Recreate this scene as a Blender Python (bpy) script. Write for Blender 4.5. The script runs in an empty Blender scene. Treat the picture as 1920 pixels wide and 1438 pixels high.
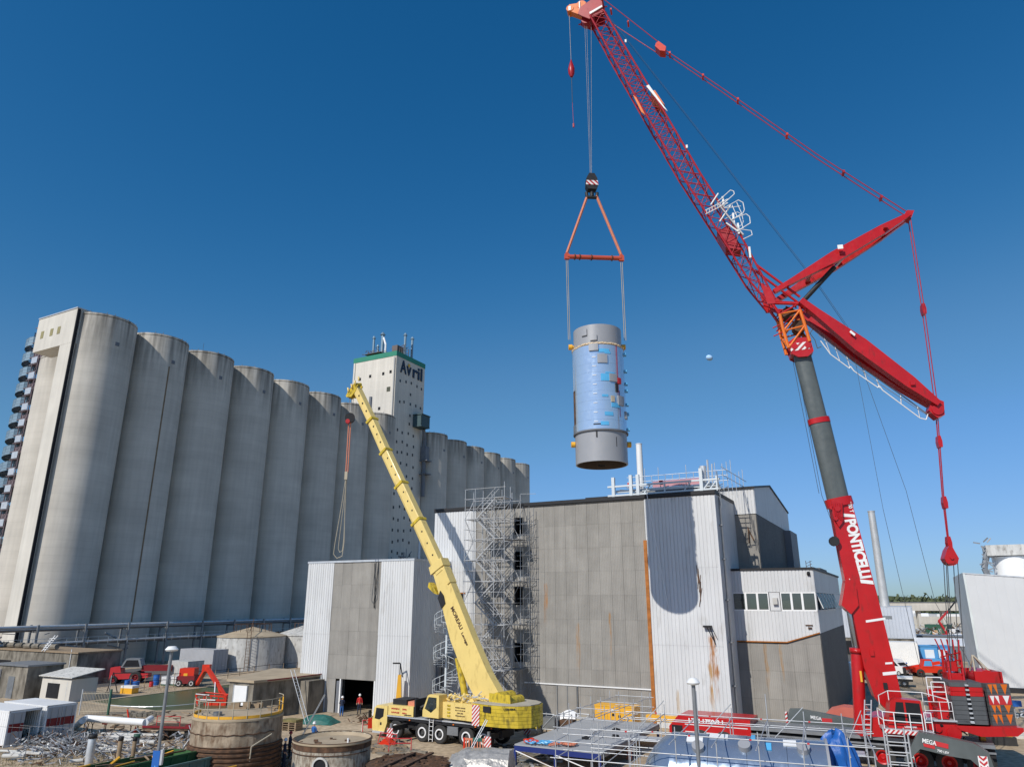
import bpy, math, random
from mathutils import Vector, Matrix
R = math.radians
random.seed(7)
S = bpy.context.scene
C = S.collection
# ---------------------------------------------------------------- camera, sky, sun
cam = bpy.data.cameras.new('camera'); cam.sensor_width = 36; cam.lens = 24.94
cam.clip_start = .5; cam.clip_end = 12000
co = bpy.data.objects.new('camera', cam); C.objects.link(co)
co.location = (0, 0, 10.5); co.rotation_euler = (R(90 + 17.01), 0, 0); S.camera = co
SUN_AZ, SUN_EL = 38.0, 40.0           # light travels towards azimuth 38 deg right of +Y
w = bpy.data.worlds.new('World'); S.world = w; w.use_nodes = True
nt = w.node_tree; nt.nodes.clear()
sky = nt.nodes.new('ShaderNodeTexSky'); sky.sky_type = 'NISHITA'; sky.sun_disc = False
sky.sun_elevation = R(SUN_EL); sky.sun_rotation = R(180 + SUN_AZ)
sky.air_density = 1.0; sky.dust_density = .35; sky.ozone_density = 3.2; sky.altitude = 50
KS = .085
hs = nt.nodes.new('ShaderNodeHueSaturation'); hs.inputs['Saturation'].default_value = 1.12
v1 = nt.nodes.new('ShaderNodeVectorMath'); v1.operation = 'SCALE'; v1.inputs['Scale'].default_value = KS
cv = nt.nodes.new('ShaderNodeRGBCurve'); cv.mapping.use_clip = False; cv.mapping.extend = 'EXTRAPOLATED'
for ch, pts in ((0, ((0, 0), (.05, .014), (.127, .10), (.75, .40), (1, .5))), (1, ((0, 0), (.107, .112), (.283, .305), (.73, .56), (1, .7))), (2, ((0, 0), (.235, .31), (.515, .62), (.60, .74), (1, 1.0)))):
    c_ = cv.mapping.curves[ch]; c_.points[0].location = pts[0]; c_.points[1].location = pts[-1]
    for p_ in pts[1:-1]: c_.points.new(*p_)
cv.mapping.update()
v2 = nt.nodes.new('ShaderNodeVectorMath'); v2.operation = 'SCALE'; v2.inputs['Scale'].default_value = 1 / KS
bg = nt.nodes.new('ShaderNodeBackground'); bg.inputs[1].default_value = KS
ow = nt.nodes.new('ShaderNodeOutputWorld')
nt.links.new(sky.outputs[0], hs.inputs['Color']); nt.links.new(hs.outputs[0], v1.inputs[0]); nt.links.new(v1.outputs[0], cv.inputs['Color'])
nt.links.new(cv.outputs[0], v2.inputs[0]); nt.links.new(v2.outputs[0], bg.inputs[0]); nt.links.new(bg.outputs[0], ow.inputs[0])
sl = bpy.data.lights.new('sun', 'SUN'); sl.energy = 4.0; sl.angle = R(.5); sl.color = (1, .95, .87)
so = bpy.data.objects.new('sun', sl); C.objects.link(so)
ldir = Vector((math.sin(R(SUN_AZ)) * math.cos(R(SUN_EL)), math.cos(R(SUN_AZ)) * math.cos(R(SUN_EL)), -math.sin(R(SUN_EL))))
so.rotation_euler = ldir.to_track_quat('-Z', 'Y').to_euler(); so.location = (-40, -40, 80)
S.view_settings.view_transform = 'Standard'; S.view_settings.look = 'None'
S.view_settings.exposure = 0; S.view_settings.gamma = 1; S.view_settings.use_curve_mapping = False
# ---------------------------------------------------------------- the plant grid: a runs right, b runs away, turned 28 deg
GA = R(28); E2 = Vector((math.cos(GA), -math.sin(GA), 0)); E1 = Vector((math.sin(GA), math.cos(GA), 0))
def G(a, b, z=0): return E2 * a + E1 * b + Vector((0, 0, z))
# ---------------------------------------------------------------- materials
MATS = {}
def mat(name, col, rough=.7, metal=0, var=.12, scale=.6, streak=0, bump=0, bscale=8, rnd=0, dirt=None, dirt_amt=0, dirt_scale=1.2, stains=(), spec=.4, coat=0, bands=0, topstain=None):
    if name in MATS: return MATS[name]
    m = bpy.data.materials.new(name); MATS[name] = m; m.use_nodes = True
    n = m.node_tree.nodes; l = m.node_tree.links; p = n['Principled BSDF']
    p.inputs['Roughness'].default_value = rough; p.inputs['Metallic'].default_value = metal
    p.inputs['Specular IOR Level'].default_value = spec
    if coat: p.inputs['Coat Weight'].default_value = coat
    geo = n.new('ShaderNodeNewGeometry'); pos = geo.outputs['Position']
    def noise(sc, det=4, mapping=None):
        t = n.new('ShaderNodeTexNoise'); t.inputs['Scale'].default_value = sc; t.inputs['Detail'].default_value = det
        if mapping:
            mp = n.new('ShaderNodeMapping'); mp.inputs['Scale'].default_value = mapping
            l.new(pos, mp.inputs[0]); l.new(mp.outputs[0], t.inputs['Vector'])
        else: l.new(pos, t.inputs['Vector'])
        return t.outputs['Fac']
    def math_(op, a, b=None, clamp=False):
        x = n.new('ShaderNodeMath'); x.operation = op; x.use_clamp = clamp
        for i, q in enumerate((a, b)):
            if q is None: continue
            if isinstance(q, (int, float)): x.inputs[i].default_value = q
            else: l.new(q, x.inputs[i])
        return x.outputs[0]
    def ramp(fac, a, b, lo=0, hi=1):
        x = n.new('ShaderNodeMapRange'); l.new(fac, x.inputs[0])
        x.inputs[1].default_value = a; x.inputs[2].default_value = b; x.inputs[3].default_value = lo; x.inputs[4].default_value = hi
        return x.outputs[0]
    def mix(fac, a, b, mode='MIX'):
        x = n.new('ShaderNodeMix'); x.data_type = 'RGBA'; x.blend_type = mode
        if isinstance(fac, (int, float)): x.inputs[0].default_value = fac
        else: l.new(fac, x.inputs[0])
        for i, q in ((6, a), (7, b)):
            if isinstance(q, tuple): x.inputs[i].default_value = (*q[:3], 1)
            else: l.new(q, x.inputs[i])
        return x.outputs[2]
    f = ramp(noise(scale, 6), .25, .75, 1 - var, 1 + var)
    if streak: f = math_('MULTIPLY', f, ramp(noise(1.6, 5, (1, 1, .05)), .3, .7, 1 - streak, 1 + streak))
    if rnd:
        oi = n.new('ShaderNodeObjectInfo'); f = math_('MULTIPLY', f, ramp(oi.outputs['Random'], 0, 1, 1 - rnd, 1 + rnd))
    if bands:
        sp = n.new('ShaderNodeSeparateXYZ'); l.new(pos, sp.inputs[0])
        fr = math_('FRACT', math_('MULTIPLY', sp.outputs[2], .8))
        f = math_('MULTIPLY', f, math_('SUBTRACT', 1, math_('MULTIPLY', math_('LESS_THAN', fr, .09), bands)))
        f = math_('MULTIPLY', f, ramp(noise(.35, 2, (.3, .3, 1.4)), .3, .7, 1 - bands, 1 + bands))
    cc = n.new('ShaderNodeCombineColor')
    for i in range(3): l.new(math_('MULTIPLY', f, col[i]), cc.inputs[i])
    out = cc.outputs[0]
    if dirt:
        d = ramp(noise(dirt_scale * 1.6, 9, (1, 1, .4)), .56 - dirt_amt * .4, .80 - dirt_amt * .4, 0, .8)
        out = mix(d, out, dirt)
    if topstain:
        sp = n.new('ShaderNodeSeparateXYZ'); l.new(pos, sp.inputs[0])
        z0, z1, tc = topstain
        q = math_('MULTIPLY', ramp(sp.outputs[2], z0, z1, 0, 1), ramp(noise(1.1, 6, (1, 1, .08)), .38, .62, 0, 1), True)
        out = mix(math_('MULTIPLY', q, .8), out, tc)
    for (c, z0, z1, wd, sc_) in stains:     # run-off stains: (centre xy, z range, width, colour)
        sp = n.new('ShaderNodeSeparateXYZ'); l.new(pos, sp.inputs[0])
        dx = math_('SUBTRACT', sp.outputs[0], c[0]); dy = math_('SUBTRACT', sp.outputs[1], c[1])
        al = math_('ABSOLUTE', math_('ADD', math_('MULTIPLY', dx, E2.x), math_('MULTIPLY', dy, E2.y)))
        wob = ramp(noise(2.2, 6, (1, 1, .25)), .3, .7, .1, 1.5)
        k = ramp(math_('DIVIDE', al, math_('MULTIPLY', wob, wd)), .6, 1.1, 1, 0)
        zz = math_('MULTIPLY', ramp(sp.outputs[2], z0, z0 + (z1 - z0) * .5, 0, 1), ramp(sp.outputs[2], z1 - .3, z1, 1, 0))
        k = math_('MULTIPLY', math_('MULTIPLY', k, zz), ramp(noise(5, 5, (1, 1, .2)), .35, .6, .1, 1), True)
        out = mix(k, out, sc_)
    l.new(out, p.inputs['Base Color'])
    if bump:
        b = n.new('ShaderNodeBump'); b.inputs['Strength'].default_value = bump; b.inputs['Distance'].default_value = .05
        l.new(noise(bscale, 6), b.inputs['Height']); l.new(b.outputs[0], p.inputs['Normal'])
    rr = ramp(noise(3, 4), .3, .7, max(.05, rough - .08), min(1, rough + .08)); l.new(rr, p.inputs['Roughness'])
    return m
M = {}
M['concrete'] = mat('silo_concrete', (.54, .505, .445), .9, var=.13, scale=.14, streak=.06, bands=.055, rnd=.05, topstain=(50, 60, (.10, .095, .085)), bump=.15, bscale=1.5)
M['concrete_light'] = mat('pale_concrete', (.58, .55, .49), .85, var=.08, scale=.25, streak=.06)
M['tower'] = mat('tower_render', (.62, .58, .51), .85, var=.10, scale=.1, streak=.08, bands=.02)
M['old_concrete'] = mat('old_concrete', (.24, .215, .175), .92, var=.3, scale=.7, dirt=(.07, .06, .045), dirt_amt=.35, dirt_scale=.9, bump=.4, bscale=4)
M['white_clad'] = mat('white_cladding', (.60, .605, .605), .5, var=.06, scale=.3, streak=.06, dirt=(.36, .34, .31), dirt_amt=-.12, dirt_scale=.6,
    stains=((G(-15.25, 65.6), 2.2, 7.7, .42, (.38, .15, .03)), (G(-15.6, 65.6), 1.0, 5.5, .22, (.45, .27, .12)), (G(-18.6, 65.6), .2, 3.2, .2, (.5, .42, .33))))
M['grey_panel'] = mat('fibre_cement_panel', (.285, .27, .245), .85, var=.10, scale=.8, rnd=.07, streak=.10,
    stains=((G(-31.2, 65.6), 8.2, 12.2, .22, (.36, .20, .10)), (G(-27.8, 65.6), 3.4, 8.6, .25, (.34, .24, .16)), (G(-24.6, 65.6), 5, 9.6, .14, (.33, .2, .1)), (G(-11.7, 70), 2.5, 7, .16, (.34, .21, .10)), (G(-10.4, 70), 3.5, 7, .16, (.34, .21, .1))))
M['dark_panel'] = mat('dark_cladding', (.12, .118, .115), .7, var=.12, scale=.5, rnd=.1)
M['blue_dark'] = mat('slate_cladding', (.16, .17, .19), .6, var=.08, scale=.6, streak=.05)
M['rust'] = mat('rust_steel', (.36, .13, .03), .85, var=.35, scale=2, bump=.2)
M['deeprust'] = mat('dark_rust', (.13, .07, .04), .9, var=.45, scale=3, bump=.5, dirt=(.045, .03, .022), dirt_amt=.4, dirt_scale=2)
M['tank_rust'] = mat('rusty_tank_paint', (.33, .26, .185), .85, var=.3, scale=2, streak=.35, bump=.3, bscale=10, dirt=(.12, .06, .028), dirt_amt=.25, dirt_scale=2.4)
M['foot_rust_shade'] = mat('foot_rust_shade', (.17, .09, .05), .9, var=.4, scale=2, streak=.3, bump=.4)  # brown rust, with the shade of the tank's lower half in its colour
M['tank_peel'] = mat('peeling_paint', (.40, .36, .29), .85, var=.25, scale=3, streak=.2, bump=.5, bscale=14, dirt=(.12, .07, .04), dirt_amt=.33, dirt_scale=4)
M['tank_grey'] = mat('tank_grey', (.50, .49, .46), .7, var=.14, scale=.8, streak=.2, dirt=(.12, .10, .08), dirt_amt=.05, dirt_scale=2)
M['galv'] = mat('galvanised_steel', (.58, .60, .62), .42, .4, var=.12, scale=2)
M['scaf'] = mat('scaffold_tube', (.50, .51, .52), .45, .35, var=.15, scale=2)
M['galv_dk'] = mat('dull_galvanised', (.25, .26, .27), .5, .5, var=.15, scale=2)
M['steel_white'] = mat('pale_blue_steel', (.62, .67, .70), .5, var=.06)
M['red'] = mat('crane_red', (.46, .008, .010), .36, var=.10, scale=.6, streak=.05, coat=.2, dirt=(.14, .02, .015), dirt_amt=-.05, dirt_scale=2)
M['jibred'] = mat('jib_red', (.36, .010, .018), .4, var=.12, scale=1.5)
M['orange'] = mat('orange_paint', (.72, .16, .015), .45, var=.1)
M['liftred'] = mat('lift_red', (.62, .035, .012), .4, var=.08)
M['yellow'] = mat('crane_yellow', (.76, .575, .20), .4, var=.06, scale=.8, dirt=(.45, .32, .10), dirt_amt=.02, dirt_scale=2, coat=.15)
M['yellow2'] = mat('ballast_yellow', (.58, .42, .035), .5, var=.14, scale=2, dirt=(.10, .08, .02), dirt_amt=.2, dirt_scale=3)
M['machine'] = mat('machine_yellow', (.80, .42, .04), .45, var=.06)
M['boomgrey'] = mat('boom_grey', (.10, .115, .115), .38, var=.10, scale=1.5, streak=.1)
M['ballast'] = mat('ballast_grey', (.085, .09, .095), .55, var=.15, scale=2)
M['black'] = mat('black_paint', (.018, .018, .02), .6, var=.2, scale=3)
M['darkint'] = mat('dark_interior', (.012, .013, .016), .9, var=.2)
M['rubber'] = mat('rubber', (.035, .034, .033), .85, var=.2, scale=4, bump=.2)
M['white'] = mat('white_paint', (.78, .78, .77), .45, var=.05)
M['dirtywhite'] = mat('dirty_white', (.50, .49, .46), .6, var=.1, scale=1.5, dirt=(.25, .21, .17), dirt_amt=.03)
M['redwhite'] = mat('marker_red', (.52, .03, .035), .5)
M['boxred'] = mat('container_red', (.20, .012, .016), .55)
M['boxgrey'] = mat('container_grey', (.42, .42, .43), .5, var=.06)
M['green'] = mat('skip_green', (.05, .13, .045), .6, var=.25, scale=2)
M['teal'] = mat('skip_teal', (.09, .16, .15), .6, var=.25, scale=2)
M['fgreen'] = mat('fence_green', (.04, .11, .075), .6)
M['bandgreen'] = mat('band_green', (.03, .22, .14), .5, var=.06)
M['navy'] = mat('sign_navy', (.012, .022, .05), .5)
M['blue'] = mat('blue_plastic', (.02, .12, .42), .45, var=.08)
M['blue_l'] = mat('light_blue_paint', (.10, .33, .62), .45)
M['chrome'] = mat('chrome_rod', (.42, .46, .52), .15, 1.0, var=.03)
M['skin'] = mat('skin', (.50, .30, .20), .6)
M['navycloth'] = mat('navy_cloth', (.02, .03, .06), .9)
M['redcloth'] = mat('red_cloth', (.55, .03, .03), .9)
M['bluecloth'] = mat('blue_cloth', (.03, .12, .35), .9)
M['blackcloth'] = mat('black_cloth', (.015, .014, .016), .95)
M['sling'] = mat('orange_sling', (.62, .22, .13), .8, var=.12, scale=6)
M['beamred'] = mat('spreader_red', (.50, .08, .04), .5, var=.15)
M['wire'] = mat('wire_rope', (.22, .22, .23), .5, .4)
M['wire_dk'] = mat('dark_wire', (.06, .065, .07), .6)
M['wood'] = mat('timber', (.30, .22, .14), .85, var=.25, scale=4)
M['tarpgreen'] = mat('green_tarp', (.02, .12, .10), .6, bump=.3)
M['tarpblue'] = mat('blue_tarp', (.015, .10, .36), .42, var=.12, bump=.35, bscale=6)
M['leaf'] = mat('foliage', (.065, .078, .035), .85, var=.5, scale=.08, rnd=.2)
M['grass'] = mat('dry_grass', (.20, .17, .07), .95, var=.4, scale=2)
M['mat_steel'] = mat('vessel_shell_sky_reflect', (.56, .68, .80), .17, .6, var=.04, scale=1)  # light blue of the reflected sky put into the shell colour
M['shell_dark'] = mat('vessel_shell_dark_reflect', (.26, .33, .44), .22, .6, var=.05, scale=1)  # darker copy of the shell, its dark reflections put into the colour
M['paint_grey'] = mat('vessel_grey', (.33, .335, .35), .42, .1, var=.05)
M['film'] = mat('blue_film', (.10, .42, .72), .35, var=.1)
M['insul'] = mat('insulation', (.60, .46, .30), .9, var=.3, scale=6)
M['foil'] = mat('crumpled_foil', (.42, .40, .37), .42, .4, var=.25, scale=3, bump=1, bscale=5)
M['deck'] = mat('deck_grey', (.36, .37, .38), .65, var=.08, scale=.7)
M['asphalt'] = mat('asphalt', (.115, .11, .105), .9, var=.15, scale=.5)
M['rim'] = mat('pond_rim', (.40, .32, .22), .9, var=.18, scale=.8)
M['paintedred'] = mat('faded_red_cover', (.55, .14, .10), .6, var=.1)
M['khaki'] = mat('canvas', (.42, .37, .28), .9, var=.15)
M['hall'] = mat('hall_cladding', (.60, .61, .62), .5, var=.03)
M['cardboard'] = mat('cardboard', (.55, .36, .20), .8)
# ground: compacted sandy yard with oil stains and pale tyre tracks
def ground_mat():
    m = bpy.data.materials.new('yard_ground'); m.use_nodes = True; n = m.node_tree.nodes; l = m.node_tree.links; p = n['Principled BSDF']
    p.inputs['Roughness'].default_value = .92; geo = n.new('ShaderNodeNewGeometry')
    def nz(sc, det=6, dist=0):
        t = n.new('ShaderNodeTexNoise'); t.inputs['Scale'].default_value = sc; t.inputs['Detail'].default_value = det
        t.inputs['Distortion'].default_value = dist; l.new(geo.outputs['Position'], t.inputs['Vector']); return t.outputs['Fac']
    def cr(f, *st):
        r_ = n.new('ShaderNodeValToRGB'); l.new(f, r_.inputs[0]); e = r_.color_ramp.elements
        e[0].position, e[0].color = st[0][0], (*st[0][1], 1); e[1].position, e[1].color = st[-1][0], (*st[-1][1], 1)
        for s_ in st[1:-1]:
            x = e.new(s_[0]); x.color = (*s_[1], 1)
        return r_.outputs[0]
    base = cr(nz(.09, 8, .6), (.30, (.30, .25, .18)), (.48, (.46, .355, .235)), (.70, (.55, .445, .31)))
    fine = cr(nz(2.2, 8), (.30, (.62, .60, .58)), (.72, (1.15, 1.15, 1.15)))
    spot = cr(nz(.6, 6, 1.2), (.64, (1, 1, 1)), (.74, (.45, .43, .42)))
    m1 = n.new('ShaderNodeMix'); m1.data_type = 'RGBA'; m1.blend_type = 'MULTIPLY'; m1.inputs[0].default_value = 1
    l.new(base, m1.inputs[6]); l.new(fine, m1.inputs[7])
    m2 = n.new('ShaderNodeMix'); m2.data_type = 'RGBA'; m2.blend_type = 'MULTIPLY'; m2.inputs[0].default_value = 1
    l.new(m1.outputs[2], m2.inputs[6]); l.new(spot, m2.inputs[7]); l.new(m2.outputs[2], p.inputs['Base Color'])
    b = n.new('ShaderNodeBump'); b.inputs['Strength'].default_value = .5; b.inputs['Distance'].default_value = .08
    l.new(nz(5, 8), b.inputs['Height']); l.new(b.outputs[0], p.inputs['Normal']); return m
M['ground'] = ground_mat()
def water_mat():
    m = bpy.data.materials.new('pond_water'); m.use_nodes = True; n = m.node_tree.nodes; l = m.node_tree.links; p = n['Principled BSDF']
    p.inputs['Base Color'].default_value = (.085, .11, .05, 1); p.inputs['Roughness'].default_value = .35; p.inputs['Specular IOR Level'].default_value = .3
    t = n.new('ShaderNodeTexNoise'); t.inputs['Scale'].default_value = 40; b = n.new('ShaderNodeBump'); b.inputs['Strength'].default_value = .08
    l.new(t.outputs['Fac'], b.inputs['Height']); l.new(b.outputs[0], p.inputs['Normal']); return m
M['water'] = water_mat()
def glass_mat():
    m = bpy.data.materials.new('window_glass'); m.use_nodes = True; n = m.node_tree.nodes; l = m.node_tree.links
    for x in list(n):
        if x.type != 'OUTPUT_MATERIAL': n.remove(x)
    tr = n.new('ShaderNodeBsdfTransparent'); tr.inputs[0].default_value = (.45, .52, .50, 1)
    gl = n.new('ShaderNodeBsdfGlossy'); gl.inputs['Roughness'].default_value = .05
    mx = n.new('ShaderNodeMixShader'); mx.inputs[0].default_value = .22
    l.new(tr.outputs[0], mx.inputs[1]); l.new(gl.outputs[0], mx.inputs[2]); l.new(mx.outputs[0], [x for x in n if x.type == 'OUTPUT_MATERIAL'][0].inputs[0]); return m
M['glass'] = glass_mat()
def moon_mat():
    return mat('moon_sky_tint', (.42, .62, .88), 1, var=.12, scale=.02, spec=0)  # pale blue veil of the sky mixed into the moon's own colour
def stripes_mat(name, c1, c2, sc, ang=45, plane='xz'):
    """hazard tape: printed diagonal stripes, in the object's own coordinates"""
    m = bpy.data.materials.new(name); m.use_nodes = True; n = m.node_tree.nodes; l = m.node_tree.links; p = n['Principled BSDF']
    tc = n.new('ShaderNodeTexCoord'); sp = n.new('ShaderNodeSeparateXYZ'); l.new(tc.outputs['Object'], sp.inputs[0])
    a = n.new('ShaderNodeMath'); a.operation = 'ADD'
    s1 = n.new('ShaderNodeMath'); s1.operation = 'ADD'; l.new(sp.outputs[0], s1.inputs[0]); l.new(sp.outputs[1], s1.inputs[1])
    l.new(s1.outputs[0], a.inputs[0]); l.new(sp.outputs[2], a.inputs[1])
    mu = n.new('ShaderNodeMath'); mu.operation = 'MULTIPLY'; mu.inputs[1].default_value = sc; l.new(a.outputs[0], mu.inputs[0])
    fr = n.new('ShaderNodeMath'); fr.operation = 'FRACT'; l.new(mu.outputs[0], fr.inputs[0])
    gt = n.new('ShaderNodeMath'); gt.operation = 'GREATER_THAN'; gt.inputs[1].default_value = .5; l.new(fr.outputs[0], gt.inputs[0])
    mx = n.new('ShaderNodeMix'); mx.data_type = 'RGBA'; mx.inputs[6].default_value = (*c1, 1); mx.inputs[7].default_value = (*c2, 1)
    l.new(gt.outputs[0], mx.inputs[0]); l.new(mx.outputs[2], p.inputs['Base Color']); p.inputs['Roughness'].default_value = .5
    return m
M['hazard'] = stripes_mat('hazard_stripes', (.75, .74, .72), (.42, .03, .03), 2.2)
M['hazard_fine'] = stripes_mat('hazard_stripes_fine', (.75, .74, .72), (.50, .03, .03), 3.5)
# ---------------------------------------------------------------- mesh helpers
class MB:
    def __init__(s): s.v = []; s.f = []; s.m = []; s.M = Matrix.Identity(4)
    def add(s, vs, fs, m=0):
        o = len(s.v)
        s.v += [tuple(s.M @ Vector(v)) for v in vs]
        s.f += [tuple(i + o for i in f) for f in fs]; s.m += [m] * len(fs); return s
    def box(s, x0, x1, y0, y1, z0, z1, m=0):
        return s.add([(x0, y0, z0), (x1, y0, z0), (x1, y1, z0), (x0, y1, z0), (x0, y0, z1), (x1, y0, z1), (x1, y1, z1), (x0, y1, z1)],
                     [(0, 3, 2, 1), (4, 5, 6, 7), (0, 1, 5, 4), (1, 2, 6, 5), (2, 3, 7, 6), (3, 0, 4, 7)], m)
    def tube(s, p, q, r, n=6, r2=None, m=0, caps=True):
        p, q = Vector(p), Vector(q); d = (q - p)
        if d.length < 1e-6: return s
        d.normalize(); u = d.orthogonal().normalized(); v = d.cross(u); r2 = r if r2 is None else r2
        vs = [p + (u * math.cos(t) + v * math.sin(t)) * r for t in [2 * math.pi * i / n for i in range(n)]]
        vs += [q + (u * math.cos(t) + v * math.sin(t)) * r2 for t in [2 * math.pi * i / n for i in range(n)]]
        fs = [(i, (i + 1) % n, n + (i + 1) % n, n + i) for i in range(n)]
        if caps: fs += [tuple(range(n))[::-1], tuple(range(n, 2 * n))]
        return s.add([tuple(x) for x in vs], fs, m)
    def path(s, pts, r, n=6, m=0):
        for a, b in zip(pts, pts[1:]): s.tube(a, b, r, n, m=m)
        return s
    def prism(s, poly, lo, hi, axis='y', m=0):
        """poly in the two other axes (order x,z for y; x,y for z; y,z for x)"""
        n = len(poly)
        def pt(a, b, c): return {'y': (a, c, b), 'z': (a, b, c), 'x': (c, a, b)}[axis]
        vs = [pt(a, b, lo) for a, b in poly] + [pt(a, b, hi) for a, b in poly]
        fs = [tuple(range(n)), tuple(range(n, 2 * n))[::-1]] + [(i, n + i, n + (i + 1) % n, (i + 1) % n) for i in range(n)]
        return s.add(vs, fs, m)
    def lathe(s, prof, n=32, c=(0, 0), m=0, a0=0, a1=2 * math.pi):
        full = abs(a1 - a0 - 2 * math.pi) < 1e-6; k = n if full else n + 1
        vs = [(c[0] + r * math.cos(a0 + (a1 - a0) * i / n), c[1] + r * math.sin(a0 + (a1 - a0) * i / n), z) for r, z in prof for i in range(k)]
        fs = []
        for j in range(len(prof) - 1):
            for i in range(n):
                i2 = (i + 1) % k; fs.append((j * k + i, j * k + i2, (j + 1) * k + i2, (j + 1) * k + i))
        return s.add(vs, fs, m)
    def build(s, name, mats, parent=None, smooth=False):
        me = bpy.data.meshes.new(name); me.from_pydata(s.v, [], s.f)
        if not isinstance(mats, (list, tuple)): mats = [mats]
        for x in mats: me.materials.append(x)
        if len(mats) > 1: me.polygons.foreach_set('material_index', s.m)
        import bmesh
        b = bmesh.new(); b.from_mesh(me); bmesh.ops.recalc_face_normals(b, faces=b.faces); b.to_mesh(me); b.free()
        if smooth:
            for p in me.polygons: p.use_smooth = True
            me.set_sharp_from_angle(angle=R(40))
        o = bpy.data.objects.new(name, me); C.objects.link(o)
        if parent: o.parent = parent
        return o
def thing(name, label, cat, loc, rot=-28, group=None):
    o = bpy.data.objects.new(name, None); C.objects.link(o); o.location = loc; o.rotation_euler = (0, 0, R(rot)); o.empty_display_size = .3
    o['label'] = label; o['category'] = cat
    if group: o['group'] = group
    return o
def tag(o, label, cat, group=None, loc=None, rot=None):
    o['label'] = label; o['category'] = cat
    if group: o['group'] = group
    if loc is not None: o.location = loc
    if rot is not None: o.rotation_euler = (0, 0, R(rot))
    return o
def struct(o): o['kind'] = 'structure'; return o
def stuff(o): o['kind'] = 'stuff'; return o
UNIT = {}
def unit(kind, m):
    k = (kind, m.name)
    if k not in UNIT:
        b = MB()
        if kind == 'box': b.box(-.5, .5, -.5, .5, 0, 1)
        else: b.tube((0, 0, 0), (0, 0, 1), 1, int(kind))
        me = bpy.data.meshes.new('unit_' + kind); me.from_pydata(b.v, [], b.f); me.materials.append(m)
        if kind != 'box':
            for p in me.polygons: p.use_smooth = len(p.vertices) == 4
        UNIT[k] = me
    return UNIT[k]
def rod(par, name, p, q, r, m, n=6, h=None):
    """a straight bar from p to q as an object of its own; shared mesh. h given: rectangular section r x h"""
    p, q = Vector(p), Vector(q); d = q - p
    o = bpy.data.objects.new(name, unit('box' if h else str(n), m)); C.objects.link(o)
    if par: o.parent = par
    z = d.normalized(); up = Vector((0, 0, 1)) if abs(z.z) < .999 else Vector((0, 1, 0))
    x = up.cross(z).normalized(); y = z.cross(x)
    rot = Matrix((x, y, z)).transposed().to_4x4()
    sc = Matrix.Diagonal((r, h if h else r, d.length, 1))
    o.matrix_local = Matrix.Translation(p) @ rot @ sc
    return o
def text(par, body, org, right, up, width, height, m, depth=.02, name='lettering', spacing=1.0, bold=.022):
    cu = bpy.data.curves.new('t', 'FONT'); cu.body = body; cu.size = 1; cu.extrude = .5; cu.offset = bold; cu.resolution_u = 3; cu.space_character = spacing
    o = bpy.data.objects.new('t', cu); C.objects.link(o); dg = bpy.context.evaluated_depsgraph_get()
    me = bpy.data.meshes.new_from_object(o.evaluated_get(dg)); bpy.data.objects.remove(o); bpy.data.curves.remove(cu)
    xs = [v.co.x for v in me.vertices]; ys = [v.co.y for v in me.vertices]
    x0, x1, y0, y1 = min(xs), max(xs), min(ys), max(ys)
    right, up = Vector(right).normalized(), Vector(up).normalized(); nn = right.cross(up)
    for v in me.vertices:
        v.co = Vector(org) + right * ((v.co.x - x0) / (x1 - x0) * width) + up * ((v.co.y - y0) / (y1 - y0) * height) + nn * ((v.co.z + .5) * depth)
    me.materials.clear(); me.materials.append(m)
    ob = bpy.data.objects.new(name, me); C.objects.link(ob); ob.parent = par; return ob
def corr(mb, x0, x1, z0, z1, y, pitch=.333, dep=.045, m=0):
    """trapezoidal sheet facing -y; z0 and z1 may be functions of x"""
    f0 = z0 if callable(z0) else (lambda x: z0); f1 = z1 if callable(z1) else (lambda x: z1)
    xs = []; x = x0
    while x < x1 - 1e-6:
        for k, d in ((0, 0), (.10, 0), (.18, -dep), (.92, -dep)):
            xx = x + k * pitch
            if xx < x1: xs.append((xx, d))
        x += pitch
    xs.append((x1, 0)); vs = []
    for xx, d in xs: vs += [(xx, y + d, f0(xx)), (xx, y + d, f1(xx))]
    fs = [(2 * i, 2 * i + 2, 2 * i + 3, 2 * i + 1) for i in range(len(xs) - 1)]
    return mb.add(vs, fs, m)
SIDE = lambda a: Matrix.Translation((a, 0, 0)) @ Matrix.Rotation(R(90), 4, 'Z')   # turns a -y facing sheet to face +x; sheet x becomes y
def panels(par, x0, x1, z0, z1, nx, nz, y, m, name='panel', gap=.004, t=.05, side=False, skip=(), rib=True):
    w_, h_ = (x1 - x0) / nx, (z1 - z0) / nz
    b = MB(); corr(b, gap, w_ - gap, gap, h_ - gap, .012, .16, .012) if rib else b.box(gap, w_ - gap, 0, t, gap, h_ - gap)
    me = None
    for i in range(nx):
        for j in range(nz):
            if (i, j) in skip: continue
            if me is None: o = b.build(name, m, par); me = o.data
            else:
                o = bpy.data.objects.new(name, me); C.objects.link(o); o.parent = par
            px_, pz_ = x0 + i * w_, z0 + j * h_
            pr = random.uniform(-.01, .01)
            if side: o.location = (y + pr, px_, pz_); o.rotation_euler = (0, 0, R(90))
            else: o.location = (px_, y + pr, pz_)
# ---------------------------------------------------------------- the setting
g = MB(); g.add([(-6000, -600, 0), (6000, -600, 0), (6000, 9000, 0), (-6000, 9000, 0)], [(0, 1, 2, 3)])
struct(g.build('ground', M['ground']))
# service road along the silos
rd = MB(); rd.M = Matrix.Rotation(-GA, 4, 'Z'); rd.box(-112, -92, 40, 250, .002, .006)
struct(rd.build('road', M['asphalt']))
rd = MB(); rd.M = Matrix.Rotation(-GA, 4, 'Z'); rd.box(-12, 4, 142, 260, .002, .006)
struct(rd.build('road', M['asphalt']))
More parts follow.
